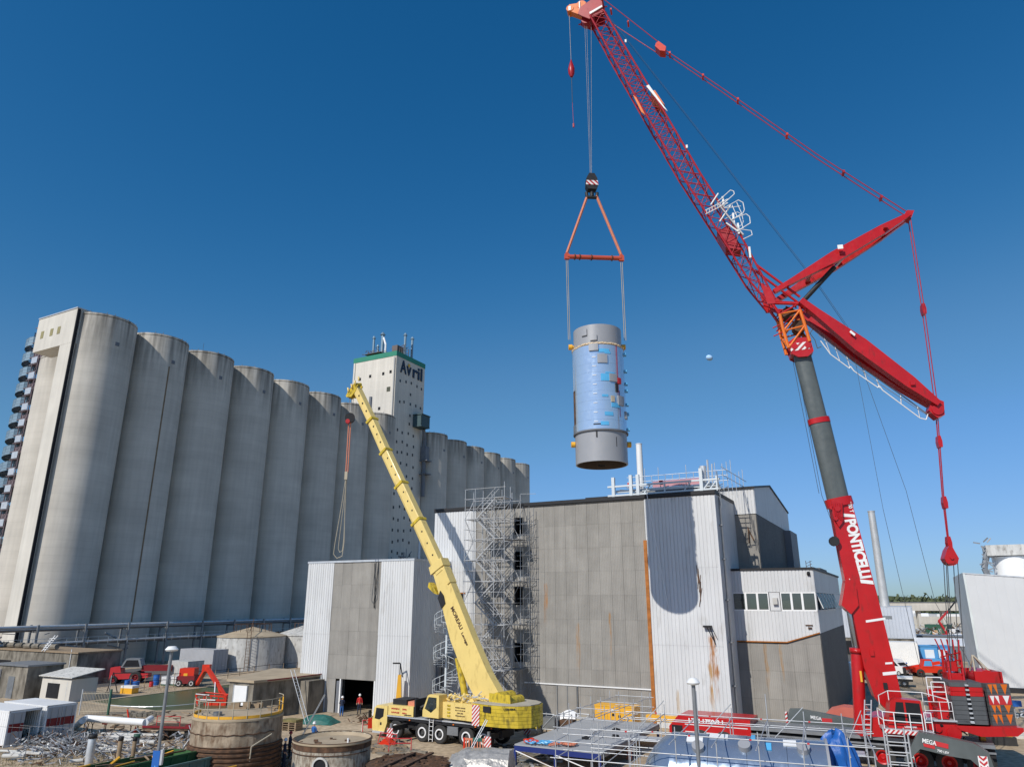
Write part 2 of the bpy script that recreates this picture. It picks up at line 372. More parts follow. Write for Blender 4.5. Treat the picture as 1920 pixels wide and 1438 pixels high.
# retention pond
pond = [G(-79.5, 52.5), G(-67.4, 51.4), G(-60.5, 57.5), G(-61, 66), G(-79.6, 71.5)]
cen = sum(pond, Vector()) / 5
p_ = MB(); p_.add([(v.x, v.y, .02) for v in pond], [(0, 1, 2, 3, 4)])
struct(p_.build('pond_water', M['water']))
p_ = MB()
outer = [cen + (v - cen) * 1.07 for v in pond]
for i in range(5):
    j = (i + 1) % 5; a, b, c, d = pond[i], pond[j], outer[j], outer[i]
    p_.add([(a.x, a.y, .02), (b.x, b.y, .02), (b.x, b.y, .07), (a.x, a.y, .07), (c.x, c.y, .07), (d.x, d.y, .07), (c.x, c.y, 0), (d.x, d.y, 0)],
           [(0, 1, 2, 3), (3, 2, 4, 5), (5, 4, 6, 7)])
struct(p_.build('pond_kerb', M['rim']))
# hills on the horizon
hl = MB()
for ring, (D, hh) in enumerate(((900, 7), (1500, 20), (2600, 40))):
    n = 150; pts = []
    for i in range(n + 1):
        t = R(-70 + 140 * i / n); z = hh * (.55 + .25 * math.sin(i * .13 + ring) + .15 * math.sin(i * .41 + 2 * ring) + .05 * random.random())
        if ring == 1: z *= .6 + 1.0 * max(0, min(1, (t - R(28)) / R(6)))
        pts.append((D * math.sin(t), D * math.cos(t), z))
    vs = []
    for x, y, z in pts: vs += [(x, y, -1), (x, y, z * .8), (x * 1.25, y * 1.25, z), (x * 1.5, y * 1.5, -1)]
    hl.add(vs, [(4 * i + k, 4 * i + 4 + k, 4 * i + 5 + k, 4 * i + 1 + k) for i in range(n) for k in range(3)])
struct(hl.build('hills', mat('hill_ground', (.07, .09, .04), .95, var=.35, scale=.01)))
def crown(mb, c, rx, rz, nleaf, ls, m=0):
    for _ in range(nleaf):
        t, u = random.random() * 6.283, random.uniform(-1, 1); r_ = random.random() ** .4; q = math.sqrt(1 - u * u)
        p = Vector(c) + Vector((q * math.cos(t) * rx * r_, q * math.sin(t) * rx * r_, u * rz * r_))
        a = Vector((random.gauss(0, 1), random.gauss(0, 1), random.gauss(0, 1))).normalized(); b = a.orthogonal().normalized()
        a, b = a * ls * random.uniform(.6, 1.3), b * ls * random.uniform(.6, 1.3)
        mb.add([tuple(p - a), tuple(p + b), tuple(p + a), tuple(p - b)], [(0, 1, 2, 3)], m)
wood = MB()
for i in range(420):
    t = R(random.uniform(26, 39)); D = random.uniform(560, 900)
    crown(wood, (D * math.sin(t), D * math.cos(t), random.uniform(4, 9) + (6 if t > R(32) else 0)), random.uniform(5, 9), random.uniform(4, 7), 45, 1.4)
for i in range(260):
    t = R(random.uniform(-40, 26)); D = random.uniform(650, 900)
    crown(wood, (D * math.sin(t), D * math.cos(t), random.uniform(3, 7)), random.uniform(5, 9), random.uniform(4, 6), 25, 1.8)
stuff(wood.build('woodland', M['leaf']))
# the daytime moon
mo = MB(); mo.lathe([(40 * math.sin(R(a)), -40 * math.cos(R(a))) for a in range(0, 181, 9)], 32)
o = mo.build('moon', moon_mat(), smooth=True)
tag(o, 'pale daytime moon in the blue sky right of the hanging vessel', 'moon')
def sky_at(u, v, D):
    f_ = 1330.0; th = R(17.01); a = (u - 960) / f_; t = (719 - v) / f_
    return Vector((a, math.cos(th) - t * math.sin(th), math.sin(th) + t * math.cos(th))).normalized() * D + Vector((0, 0, 10.5))
o.location = sky_at(1330, 671, 8600); o.scale = (1, 1, .8); o.rotation_euler = (0, R(25), 0)
# ---------------------------------------------------------------- the silo battery
SA, SB, SD, SZ = -125.44, 73.29, 11.47, 60.0
def silo(a, b, h, label, group='concrete grain silos in the long row'):
    t = thing('concrete_silo', label, 'silo', G(a, b), group=group)
    r = SD / 2 - .02
    MB().lathe([(r, 0), (r, h - .5), (r - .25, h - .5), (r - .25, h - .35), (r - .02, h - .35), (r - .02, h), (r - .45, h), (r - .45, h - .8), (0, h - .3)], 72).build('silo_wall', M['concrete'], t, True)
    an = R(-2 + random.uniform(-3, 3)); c, s_ = math.cos(an), math.sin(an)
    m = MB(); m.M = Matrix.Rotation(an, 4, 'Z'); m.box(r - .1, r + .06, -.38, .38, h - 5.5, h - 4.8); m.build('vent', M['blue_dark'], t)
    m = MB()
    for k in range(26):
        m.tube((math.cos(k / 26 * 6.283) * (r - .2), math.sin(k / 26 * 6.283) * (r - .2), h - .1), (math.cos(k / 26 * 6.283) * (r - .2), math.sin(k / 26 * 6.283) * (r - .2), h + random.choice((.05, .05, .4))), .05, 4)
    stuff(m.build('rim_fixings', M['galv_dk'], t))
    return t
ords = ['nearest and biggest-looking concrete silo, beside the tall pale end wall', 'second concrete silo from the near end, with a long brown run-off streak', 'third concrete silo from the near end, below a thin aerial',
        'fourth concrete silo from the near end of the row', 'fifth concrete silo from the near end of the row', 'sixth concrete silo from the near end, left of the yellow crane rope',
        'seventh concrete silo from the near end, behind the yellow crane hook', 'eighth concrete silo from the near end, standing against the square lettered tower']
for k, lb in enumerate(ords):
    t = silo(SA, SB + k * SD, SZ, lb)
    if k == 1:
        m = MB(); m.M = Matrix.Rotation(R(-8), 4, 'Z'); m.box(SD / 2 - .03, SD / 2 + .015, -.13, .13, 7, SZ - 6.2)
        m.build('runoff_streak', mat('brown_streak', (.22, .16, .10), .9, var=.3, scale=.8), t)
    if k == 2: rod(t, 'aerial', (-4, 2, SZ), (-4, 2, SZ + 5), .03, M['wire_dk'], 4)
ord2 = ['first concrete silo beyond the square lettered tower', 'second concrete silo beyond the lettered tower', 'third concrete silo beyond the lettered tower, behind the scaffold top',
        'fourth concrete silo beyond the lettered tower', 'last but one concrete silo at the far end', 'farthest concrete silo, ending the row against the sky']
for i, lb in enumerate(ord2): silo(SA, SB + (9 + i) * SD + 4.17, SZ, lb)
for i in range(4): pass
silo(SA - 12.9, SB + 3.3, 55.2, 'concrete silo of the rear row seen under the pale end slab', 'concrete silos of the rear row')
# end wall: stair shaft panel and head slab
t = thing('silo_end_wall', 'tall pale end wall and head slab in front of the first two silos', 'wall', G(-129.2, 67.4))
MB().box(2.45, 5.85, -.35, .35, 0, 60).build('wall_leg', M['concrete_light'], t)
m = MB().box(-5.9, 5.85, -.37, 3.0, 53.9, 60.4); m.build('head_slab', M['concrete_light'], t)
MB().box(5.87, 6.12, -.36, .1, 0, 60.2).build('movement_joint', M['darkint'], t)
MB().box(-5.95, 6.0, -.5, 3.1, 60.4, 60.6).build('coping', M['galv'], t)
for x in (-3.9, -1.0, 1.2): MB().box(x - .45, x + .45, -.41, -.36, 56.3, 57.7).build('window', mat('shaft_window', (.30, .26, .12), .5), t)
MB().box(2.35, 2.5, -.3, 3.0, 0, 53.9).build('wall_return', M['concrete_light'], t)
# far spiral escape stair at the end of the battery
def spiral(name, label, base, h, r, pitch, steps_turn, mm, tread_m, rot=-28, guard=True, drum=None):
    t = thing(name, label, 'staircase', base, rot)
    rod(t, 'centre_pole', (0, 0, 0), (0, 0, h + 1.2), .09 * r / 1.0, mm, 10)
    n = int(h / pitch * steps_turn); tr = MB(); rl = MB(); rg = MB()
    for i in range(n):
        a0 = i / steps_turn * 6.283; a1 = (i + 1) / steps_turn * 6.283; z = i * pitch / steps_turn + .2
        tr.add([(0, 0, z), (r * math.cos(a0), r * math.sin(a0), z), (r * math.cos(a1), r * math.sin(a1), z), (0, 0, z - .05), (r * math.cos(a0), r * math.sin(a0), z - .05), (r * math.cos(a1), r * math.sin(a1), z - .05)],
               [(0, 1, 2), (3, 5, 4), (1, 4, 5, 2), (0, 3, 4, 1), (0, 2, 5, 3)])
        c, s_ = math.cos(a0), math.sin(a0); dz = pitch / steps_turn; c2, s2 = math.cos(a1), math.sin(a1)
        rg.tube((r * c, r * s_, z), (r * c, r * s_, z + 1.1), .018 * max(1, r / 1.2), 4)
        for hh in (1.1, .55): rl.tube((r * c, r * s_, z + hh), (r * c2, r * s2, z + hh + dz), .025 * max(1, r / 1.2), 4)
        if drum: rl.add([(r * c, r * s_, z - .7), (r * c2, r * s2, z + dz - .7), (r * c2, r * s2, z + dz + 1.1), (r * c, r * s_, z + 1.1)], [(0, 1, 2, 3)], 0)
    stuff(tr.build('treads', tread_m, t)); stuff(rl.build('handrail', mm, t)); stuff(rg.build('balusters', mm, t))
    return t
M['stairblue'] = mat('blue_grey_stair', (.20, .29, .36), .5, .3, var=.1)
t = spiral('far_spiral_stair', 'tall blue-grey spiral escape stair at the left end of the silos', G(-152.8, 76.5), 63.5, 2.15, 3.25, 14, M['stairblue'], M['galv_dk'], drum=True)
m = MB()
for x, y in ((2.6, -1.6), (2.6, 1.6), (4.6, -1.6), (4.6, 1.6)): m.tube((x, y, 0), (x, y, 63), .1, 4)
for k in range(20):
    z = 1 + k * 3.25; m.box(1.6, 4.7, -1.7, 1.7, z, z + .12)
    m.box(1.6, 4.6, -1.2, 1.4, z + .4, z + 2.6) if k % 2 else None; m.tube((1.4, -1.7, z + 1.6), (4.8, -1.7, z + 1.6), .1, 4); m.tube((2.6, -1.6, z), (4.6, -1.6, z + 3.25), .06, 4); m.tube((4.6, 1.6, z), (2.6, 1.6, z + 3.25), .06, 4)
m.build('landing_frame', mat('purple_brown_steel', (.16, .12, .13), .6), t)
for k in range(19): MB().box(2.4, 4.4, -1.8, -1.72, 1.2 + k * 3.25, 2.5 + k * 3.25).build('guard_panel', M['galv'], t)
# lettered tower
TA, TB, TZ = -123.5, 159.4, 81.5
t = thing('grain_tower', 'square pale tower above the silos with dark rooftop lettering and a green band', 'tower', G(TA, TB))
MB().box(-16.2, 0, 0, 14.6, 0, TZ - 1.5).build('tower_wall', M['tower'], t)
MB().box(-16.3, .1, -.1, 14.7, TZ - 1.5, TZ).build('roof_band', M['bandgreen'], t)
for x in (-15.9, -1.0): MB().box(x, x + .5, -.25, -.02, 0, TZ - 1.6).build('corner_strip', M['concrete_light'], t)
MB().box(-.45, -.25, -.4, -.25, 0, TZ - 2).build('drainpipe', M['galv_dk'], t)
for (u, v) in ((-13.4, 74.5), (-9.5, 74.9), (-4.6, 75.0), (-1.9, 75.2), (-10.2, 64.5), (-5.4, 64.4)):
    MB().box(u - .4, u + .4, -.06, -.01, v - .45, v + .45).build('window', M['darkint'], t)
MB().box(-3.0, -1.7, -.06, -.01, 69.2, 70.6).build('window', mat('olive_window', (.08, .08, .05), .4), t)
wnd = None
for j in range(22):
    z = 73 - j * 3.1
    for y in ((2.2, 4.6, 7.2, 10.2) if j > 4 else ((7.6,) if j not in (0, 2) else (2.4, 4.9, 7.6, 10.5, 12.9))):
        if wnd is None: wnd = MB().box(.0, .05, -.3, .3, -.4, .4).build('window', mat('tower_window', (.05, .052, .055), .5), t); oo = wnd
        else: oo = bpy.data.objects.new('window', wnd.data); C.objects.link(oo); oo.parent = t
        oo.location = (.01, y + random.uniform(-.3, .3), z + random.uniform(-.5, .5))
text(t, 'A', (.05, 2.0, TZ - 6.1), (0, 1, 0), (0, 0, 1), 3.0, 4.0, M['navy'], .15)
text(t, 'v', (.05, 5.0, TZ - 6.1), (0, 1, 0), (0, 0, 1), 2.5, 2.8, M['navy'], .15)
text(t, 'ril', (.05, 8.2, TZ - 6.1), (0, 1, 0), (0, 0, 1), 5.0, 4.0, M['navy'], .15)
m = MB(); m.M = Matrix.Translation((.12, 6.2, TZ - 2.9)) @ Matrix.Rotation(R(90), 4, 'Y'); m.lathe([(.55, 0), (.55, .1), (0, .1)], 10); m.build('sun_emblem', mat('emblem_yellow', (.7, .42, .06), .5), t)
# balcony and ducts on the tower
m = MB().box(0, 3.2, 9.4, 13.8, 60.2, 60.5).box(2.9, 3.1, 9.4, 13.8, 60.5, 63.8).box(0, 3.1, 9.4, 9.6, 60.5, 63.6).box(0, 3.1, 13.6, 13.8, 60.5, 63.6).box(-.2, 3.3, 9.3, 13.9, 63.8, 64.1)
m.build('balcony', mat('teal_grey', (.05, .09, .10), .6), t)
m = MB().tube((1.2, 14.2, 40), (1.2, 14.2, 57), .6, 8).tube((1.2, 14.2, 57), (1.6, 13, 60), .5, 8).box(.2, 2.8, 13.4, 16, 46.5, 46.8).box(.2, 2.8, 13.4, 16, 50.5, 50.8).box(.4, 2.2, 13.6, 15.4, 51, 55)
m.build('outside_duct', M['blue_dark'], t)
def pipes_on(t, pts, mm, name='vent_pipe'):
    for (x, y, z0, h, r) in pts:
        MB().tube((x, y, z0), (x, y, z0 + h), r, 8).tube((x, y, z0 + h), (x, y, z0 + h + .8), r * 1.7, 8, r * .6).build(name, mm, t, True)
pipes_on(t, ((-11.4, 3, TZ, 6.8, .35), (-10.5, 4, TZ, 4.2, .3), (-8, 3, TZ, 7.4, .5), (-.9, 5, TZ, 6.6, .38), (0.0 - .8, 8.5, TZ, 6.5, .38)), M['stairblue'])
m = MB().tube((-7.6, 3, TZ + 6.4), (-5.9, 2, TZ + 3.5), .3, 8).tube((-5.9, 2, TZ + 3.5), (-5.9, 2, TZ - .2), .3, 8); m.build('bent_duct', M['white'], t, True)
m = MB()
for _ in range(60):
    p = Vector((random.uniform(-13, -6.5), random.uniform(1, 5), TZ + random.uniform(0, 2.2))); m.tube(p, p + Vector((random.uniform(-1.5, 1.5), random.uniform(-1, 1), random.uniform(-.8, .8))), .1, 4)
for _ in range(26):
    p = Vector((random.uniform(-4.5, -.5), random.uniform(3, 10), TZ)); m.tube(p, p + Vector((0, 0, random.uniform(1, 4.5))), .09, 4); m.tube(p + Vector((0, 0, 2.6)), p + Vector((random.uniform(-2, 2), 0, 2.9)), .07, 4)
m.box(-12.8, -6.6, .5, 5, TZ + .9, TZ + 1.05).box(-4.2, -2.2, 3, 6, TZ, TZ + 3.2)
stuff(m.build('rooftop_steelwork', mat('brown_steel', (.14, .11, .10), .7), t))
# gantry on the silo beside the tower
t = thing('silo_top_gantry', 'small rusty platform with blue fan box on the silo roof at the tower foot', 'platform', G(TA - 6, TB - 5, 60))
MB().box(-4.5, 4.2, -2.4, 1.5, .6, .9).build('platform', M['deeprust'], t)
for k in range(9): rod(t, 'post', (-4.4 + k * 1.05, -2.3, 0), (-4.4 + k * 1.05, -2.3, 2.2), .05, M['galv_dk'], 4)
for z in (1.5, 2.2): rod(t, 'rail', (-4.5, -2.3, z), (4.2, -2.3, z), .05, M['galv_dk'], 4)
MB().box(-1.8, 1.2, -1.6, .8, .9, 3.2).build('fan_box', M['blue_l'], t)
MB().tube((2.2, -1, .9), (2.2, -1, 6.2), .45, 8).tube((-1.2, -.5, 3.2), (-1.2, -.5, 4.8), .3, 8).build('stack', M['blue_dark'], t, True)
# dark machinery at the foot of the tower
t = thing('intake_machinery', 'dark blue intake machinery between the silos below the lettered tower', 'machinery', G(-117.5, 158))
m = MB()
for _ in range(90):
    p = Vector((random.uniform(-2, 2), random.uniform(-2, 16), random.uniform(8, 22))); d = random.choice((Vector((0, 3, 0)), Vector((0, 0, 3.5)), Vector((2, 0, 0)), Vector((0, 2, 2)))); m.tube(p, p + d, random.choice((.1, .18, .3)), 5)
m.box(-2, 2, 0, 5, 14, 19).box(-2, 2.2, 8, 14, 10, 14).box(-2, 2, -1, 16, 9.6, 9.9); m.build('frame', M['blue_dark'], t)
MB().tube((1.5, 6, 8), (1.5, 6, 30), .35, 8).build('riser', M['galv'], t, True)
# pipe bridge along the silos
t = thing('pipe_bridge', 'long raised pipe bridge with handrails along the foot of the silos', 'pipe bridge', G(-116.9, 52))
for (x, z, r, l, mm) in ((0, 6.7, .22, 95, 'galv'), (.7, 6.35, .12, 95, 'galv_dk'), (-.6, 6.3, .3, 95, 'blue_dark'), (.8, 4.3, .16, 62, 'galv'), (0, 4.1, .28, 60, 'blue_dark'), (-.7, 4.2, .2, 90, 'deeprust')):
    rod(t, 'pipe', (x, -12, z), (x, l, z), r, M[mm], 8)
for k in range(14):
    y = -8 + k * 7.4
    rod(t, 'pipe_post', (.9, y, 0), (.9, y, 7), .28, M['galv_dk'], h=.28); rod(t, 'pipe_post', (-1, y, 0), (-1, y, 7), .28, M['galv_dk'], h=.28)
    rod(t, 'crossbeam', (-1.1, y, 6), (1.1, y, 6), .25, M['galv_dk'], h=.25); rod(t, 'crossbeam', (-1.1, y, 3.8), (1.1, y, 3.8), .25, M['galv_dk'], h=.25)
m = MB()
for k in range(60):
    y = -12 + k * 1.7; m.tube((1.3, y, 3.8), (1.3, y, 5.0), .03, 4)
m.tube((1.3, -12, 5), (1.3, 90, 5), .035, 4).tube((1.3, -12, 4.5), (1.3, 90, 4.5), .03, 4); stuff(m.build('handrail', M['galv'], t))
m = MB()
for _ in range(46):
    y = random.uniform(-10, 30); z = random.uniform(2.5, 5.8); m.tube((.5, y, z), (.5 + random.uniform(-.5, .5), y + random.uniform(-2.5, 2.5), z + random.uniform(-1.2, 1)), random.choice((.06, .1, .16)), 5)
stuff(m.build('pipe_branches', M['galv_dk'], t))
# ---------------------------------------------------------------- main plant building
t = thing('plant_building', 'big boxy plant hall of white corrugated and grey panel cladding behind the scaffold', 'building', G(0, 0))
MB().box(-44.3, -14.25, 67.3, 96, 0, 19.7).build('inner_wall', M['darkint'], t)
MB().box(-44.5, -14.0, 65.45, 96.2, 19.8, 20.12).build('roof', M['black'], t)
F = 65.65
m = MB()
for z0, z1, dd in ((0, 6.8, 0), (6.74, 13.4, -.02), (13.34, 19.8, -.04)):
    corr(m, -44.4, -39.2, z0, z1, F + dd); corr(m, -20.72, -14.15, z0, z1, F + dd)
m.M = SIDE(-14.15)
for z0, z1, dd in ((0, 6.8, 0), (6.74, 13.4, -.02), (13.34, 19.8, -.04)): corr(m, 65.65, 96, z0, z1, dd)
m.M = Matrix.Identity(4); m.box(-14.35, -14.07, F - .06, F + .15, 0, 19.8).box(-44.45, -44.3, F - .06, 96, 0, 19.8)
m.build('corrugated_cladding', M['white_clad'], t)
op = ((17.0, 18.6), (13.5, 15.2), (10.1, 11.8), (4.8, 6.5))
MB().box(-39.1, -34.65, F + .065, F + .1, 0, 19.7).box(-33.6, -20.8, F + .065, F + .1, 0, 19.7).build('backing_wall', M['grey_panel'], t)
panels(t, -33.6, -20.74, .0, 19.8, 11, 9, F, M['grey_panel'])
panels(t, -39.18, -34.55, .0, 19.8, 4, 9, F, M['grey_panel'])
zz = 0
for z0, z1 in sorted(op):
    MB().box(-34.53, -33.62, F, F + .08, zz, z0).build('panel', M['grey_panel'], t); zz = z1
    f_ = MB().box(-34.6, -34.48, F - .06, F + .5, z0, z1).box(-33.68, -33.56, F - .06, F + .5, z0, z1).box(-34.6, -33.56, F - .06, F + .5, z1, z1 + .08).build('opening_frame', M['darkint'], t)
MB().box(-34.53, -33.62, F, F + .08, zz, 19.8).build('panel', M['grey_panel'], t)
MB().box(-33.5, -20.9, F - .10, F - .03, 2.95, 3.06).build('flashing', M['white'], t)
MB().box(-20.95, -20.62, F - .13, F - .03, .0, 15.9).build('rusty_corner_strip', M['rust'], t)
MB().box(-41.6, -40.5, F - .12, F - .05, 9.9, 11.2).build('window', M['darkint'], t)
MB().box(-41.75, -40.35, F - .14, F - .08, 11.2, 11.32).build('lintel', M['rust'], t)
MB().box(-30.0, -28.1, F - .1, F - .04, 0, 2.9).build('door', M['grey_panel'], t)
for x in (-30.1, -29.05, -28.05): MB().box(x, x + .07, F - .14, F - .08, 0, 2.95).build('door_frame', M['galv_dk'], t)
MB().box(-44.5, -14.0, F - .14, F - .05, 19.72, 19.84).build('eaves_flashing', M['black'], t)
# bracket, hanging cables and damaged rib on the white bay
m = MB().box(-15.9, -15.2, F - .5, F - .05, 8.3, 8.45).tube((-15.3, F - .4, 8.3), (-15.0, F - .2, 6.9), .05, 4).tube((-15.6, F - .3, 8.3), (-15.1, F - .2, 7.2), .04, 4).tube((-15.2, F - .3, 8.3), (-14.8, F - .1, 7.3), .03, 4)
m.build('bracket', M['black'], t)
m = MB()
for k in range(9): m.tube((-16.1 + random.uniform(-.1, .2), F - .1, 10 + k * .25), (-16.0 + random.uniform(-.2, .2), F - .1, 11.3 + k * .28), .03, 4)
m.build('torn_rib', M['deeprust'], t)
m = MB(); 
for x in (-13.95, -13.85): m.tube((x, 66.6, .5), (x, 66.6, 19.6), .05, 5)
for z in (3.5, 7, 10.5, 14, 17): m.box(-14.1, -13.75, 66.45, 66.8, z, z + .12)
m.build('downpipe', M['galv_dk'], t)
MB().tube((-20.3, F - .5, 20.5), (-18.9, F - .25, 9.9), .03, 5).build('hanging_cable', M['white'], t)
MB().tube((-34.0, 66.5, 20.1), (-14.3, 66.5, 20.1), .06, 5).build('roof_edge_rail', M['black'], t)
# annex (lower block) -----------------------------------------------------------
t = thing('annex_building', 'lower white annex with a strip of office windows right of the plant hall', 'building', G(0, 0))
AF = 70.0
MB().box(-14.1, -7.15, 76, 97, 0, 13.1).build('inner_wall', M['blue_dark'], t)
MB().box(-14.1, -6.85, AF - .12, 97.2, 13.15, 13.35).build('roof', M['black'], t)
MB().box(-14.1, -7.1, AF + .1, 76, 9.55, 9.7).build('office_floor', M['deck'], t)
MB().box(-14.1, -7.1, AF + .1, 76, 0, 6.9).build('lower_core', M['darkint'], t)
m = MB(); corr(m, -14.15, -7.0, 11.25, 13.15, AF, .3); corr(m, -14.15, -7.0, lambda x: 7.0 if x < -9.8 else 7.0 + (x + 9.8) * .30, 9.62, AF, .3)
m.build('corrugated_cladding', M['white_clad'], t)
m = MB(); m.M = SIDE(-7.0); corr(m, AF, 97, 11.25, 13.15, 0, .3); m.build('side_cladding', M['white_clad'], t)
m = MB(); m.M = SIDE(-7.0); corr(m, AF, 97, 7.8, 9.62, 0, .3); m.build('side_cladding', M['white_clad'], t)
m = MB(); m.M = SIDE(-7.0); corr(m, AF, 97, 0, 7.8, 0, .3); m.build('side_cladding', M['dark_panel'], t)
m = MB().prism([(-14.15, 6.96), (-9.8, 6.96), (-7.0, 7.80), (-7.0, 7.90), (-9.8, 7.06), (-14.15, 7.06)], AF - .12, AF - .05, 'y'); m.build('rusty_drip_edge', M['rust'], t)
panels(t, -14.15, -7.02, 0, 6.9, 6, 3, AF + .03, M['grey_panel'])
MB().prism([(-9.8, 6.9), (-7.02, 6.9), (-7.02, 7.75)], AF + .03, AF + .08, 'y').build('panel', M['grey_panel'], t)
wins = [(-14.05, -13.05), (-12.95, -12.0), (-11.9, -10.95), None, (-9.75, -8.95), (-8.8, -7.95), (-8.35, -7.95), (-7.85, -7.1)]
edges = [-14.15, -12.98, -11.95, -10.95, -9.95, -9.03, -8.12, -7.0]
for i in range(7):
    x0, x1 = edges[i], edges[i + 1]
    if i == 3:
        MB().box(x0 + .06, x1 - .06, AF, AF + .06, 9.66, 11.22).build('infill_panel', M['white_clad'], t)
        MB().box(-10.6, -10.2, AF - .3, AF - .02, 10.2, 10.75).build('fan_housing', M['dirtywhite'], t); continue
    w_ = MB().box(x0, x0 + .09, AF - .03, AF + .07, 9.62, 11.25).box(x1 - .09, x1, AF - .03, AF + .07, 9.62, 11.25).box(x0 + .09, x1 - .09, AF - .03, AF + .07, 9.62, 9.74).box(x0 + .09, x1 - .09, AF - .03, AF + .07, 11.13, 11.25).build('window', M['white'], t)
    MB().box(x0 + .09, x1 - .09, AF + .02, AF + .03, 9.74, 11.13).build('pane', M['glass'], w_)
MB().box(-12.7, -11.2, AF + .5, AF + 1.2, 9.7, 10.7).build('green_cabinet', mat('cabinet_green', (.05, .25, .10), .5), t)
MB().box(-9.85, -9.2, AF + .15, AF + .6, 9.74, 10.5).build('cardboard_box', M['cardboard'], t)
m = MB().box(-7.05, -6.95, AF, AF + .5, 9.62, 11.25).box(-7.05, -6.95, 88.5, 97, 9.62, 11.25).box(-7.05, -6.95, AF, 97, 9.6, 9.7).box(-7.05, -6.95, AF, 97, 11.2, 11.27); m.build('side_window_frame', M['white_clad'], t)
for k in range(6):
    y0 = 70.6 + k * 3.0
    w_ = MB().box(-7.03, -6.97, y0, y0 + .12, 9.7, 11.2).build('window', M['white'], t)
    m = MB(); m.add([(-7.0, y0 + .12, 11.2), (-7.0, y0 + 2.9, 11.2), (-6.55, y0 + 2.9, 9.85), (-6.55, y0 + .12, 9.85)], [(0, 1, 2, 3)]); m.build('pane', M['glass'], w_)
    rod(w_, 'window_bar', (-6.55, y0 + .12, 9.85), (-7.0, y0 + .12, 11.2), .05, M['white'], 4)
m = MB().box(-8.1, -7.5, AF - .1, AF - .02, 8.4, 8.5).box(-7.9, -7.6, AF - .15, AF - .02, 8.15, 8.3); m.build('wall_fixture', M['deeprust'], t)
MB().tube((-7.35, AF - .25, 12.7), (-7.35, AF - .05, 12.9), .14, 8).build('floodlight', M['black'], t)
# upper block ---------------------------------------------------------------
t = thing('upper_block', 'white and dark grey gabled tower block rising behind the annex', 'building', G(0, 0))
MB().prism([(74.2, 13.4), (97.8, 13.4), (97.8, 21.2), (84.5, 22.7), (74.2, 21.2)], -30, -12.1, 'x').build('inner_wall', M['darkint'], t)
m = MB(); corr(m, -16.5, -12.0, 18.75, 21.3, 74.0, .3); m.build('corrugated_cladding', M['white_clad'], t)
rf = lambda y: 21.3 + (min(y, 84.5) - 74) * .142 - max(0, y - 84.5) * .115
m = MB(); m.M = SIDE(-12.0); corr(m, 74, 98, 18.75, rf, 0, .3); m.build('side_cladding', M['white_clad'], t)
m = MB(); m.M = SIDE(-12.0); corr(m, 74, 98, 13.3, 18.7, 0, .3); m.build('side_cladding', M['dark_panel'], t)
panels(t, -16.5, -12.02, 13.35, 18.7, 4, 2, 74.03, M['grey_panel'])
MB().prism([(73.8, 21.25), (84.5, 22.8), (98.2, 21.2), (98.2, 21.4), (84.5, 23.0), (73.8, 21.45)], -30, -11.85, 'x').build('roof', M['black'], t)
MB().prism([(-12.9, 15.9), (-12.86, 17.5), (-12.35, 16.2), (-12.42, 16.1), (-12.82, 17.1), (-12.82, 15.9)], 73.7, 73.9, 'y').build('broken_bracket', M['deeprust'], t)
MB().box(-11.95, -11.2, 92.5, 98.5, 13.4, 18.6).build('roof_duct', M['blue_dark'], t)
m = MB().box(-9, -8, 88, 96, 13.4, 14.0); m.build('roof_box', M['dark_panel'], t)
# rooftop steel frame ---------------------------------------------------------
t = thing('rooftop_steel_frame', 'pale blue steel beams and handrails along the edge of the plant hall roof', 'steel frame', G(0, 0))
B0 = 66.2
for z in (20.32, 21.2): rod(t, 'beam', (-24.5, B0, z), (-13.6, B0, z), .18, M['steel_white'], h=.16)
rod(t, 'beam', (-23.8, B0 + .5, 20.75), (-13.8, B0 + .5, 20.75), .2, M['steel_white'], h=.25)
for x, h in ((-23.9, 22.1), (-22.1, 22.2), (-21.4, 22.2), (-15.3, 22.3), (-13.9, 21.5), (-18.8, 21.2)): rod(t, 'column', (x, B0, 20.15), (x, B0, h), .3 if h > 21.6 else .12, M['steel_white'], h=.3 if h > 21.6 else .12)
for x in (-20.9, -17, -15.2, -14.6): rod(t, 'brace', (x, B0, 20.3), (x + .7, B0, 21.1), .09, M['steel_white'], h=.09)
for k in range(14):
    x = -23 + k * .7; rod(t, 'post', (x, B0 + 3, 20.2), (x, B0 + 3, 22.5 + random.choice((0, 0, .8))), .035, M['galv'], 4)
for z in (21.5, 22.0, 22.5): rod(t, 'rail', (-23.5, B0 + 3, z), (-13.4, B0 + 3, z), .035, M['galv'], 4)
for z in (21.6, 22.3): rod(t, 'rail', (-13.4, B0, z), (-13.0, B0 + 10, z), .035, M['galv'], 4)
for k in range(6): rod(t, 'post', (-13.3, B0 + k * 2, 20.2), (-13.3, B0 + k * 2, 22.6 + (k % 3) * .5), .035, M['galv'], 4)
rod(t, 'hanging_pipe', (-13.7, B0 - .6, 21.8), (-13.5, B0 - .6, 18.6), .05, M['galv_dk'], 5)
m = MB()
for _ in range(120):
    p = Vector((random.uniform(-23, -14), B0 + random.uniform(1, 4), 20.15 + random.uniform(0, 1))); m.tube(p, p + Vector((random.uniform(-1.2, 1.2), random.uniform(-.5, .5), random.uniform(-.2, .4))), .04, 4)
m.box(-21, -14.2, B0 + 1.2, B0 + 2.5, 20.5, 20.9); stuff(m.build('pipework', M['galv_dk'], t))
m = MB(); m.tube((-15.2, B0 + .6, 20.2), (-15.2, B0 + .6, 22.6), .3, 10).tube((-14.8, B0 + .9, 20.2), (-14.8, B0 + .9, 23.2), .1, 6).tube((-14.5, B0 + .9, 20.2), (-14.4, B0 + .9, 22.8), .07, 6); m.build('gas_bottle', M['galv'], t)
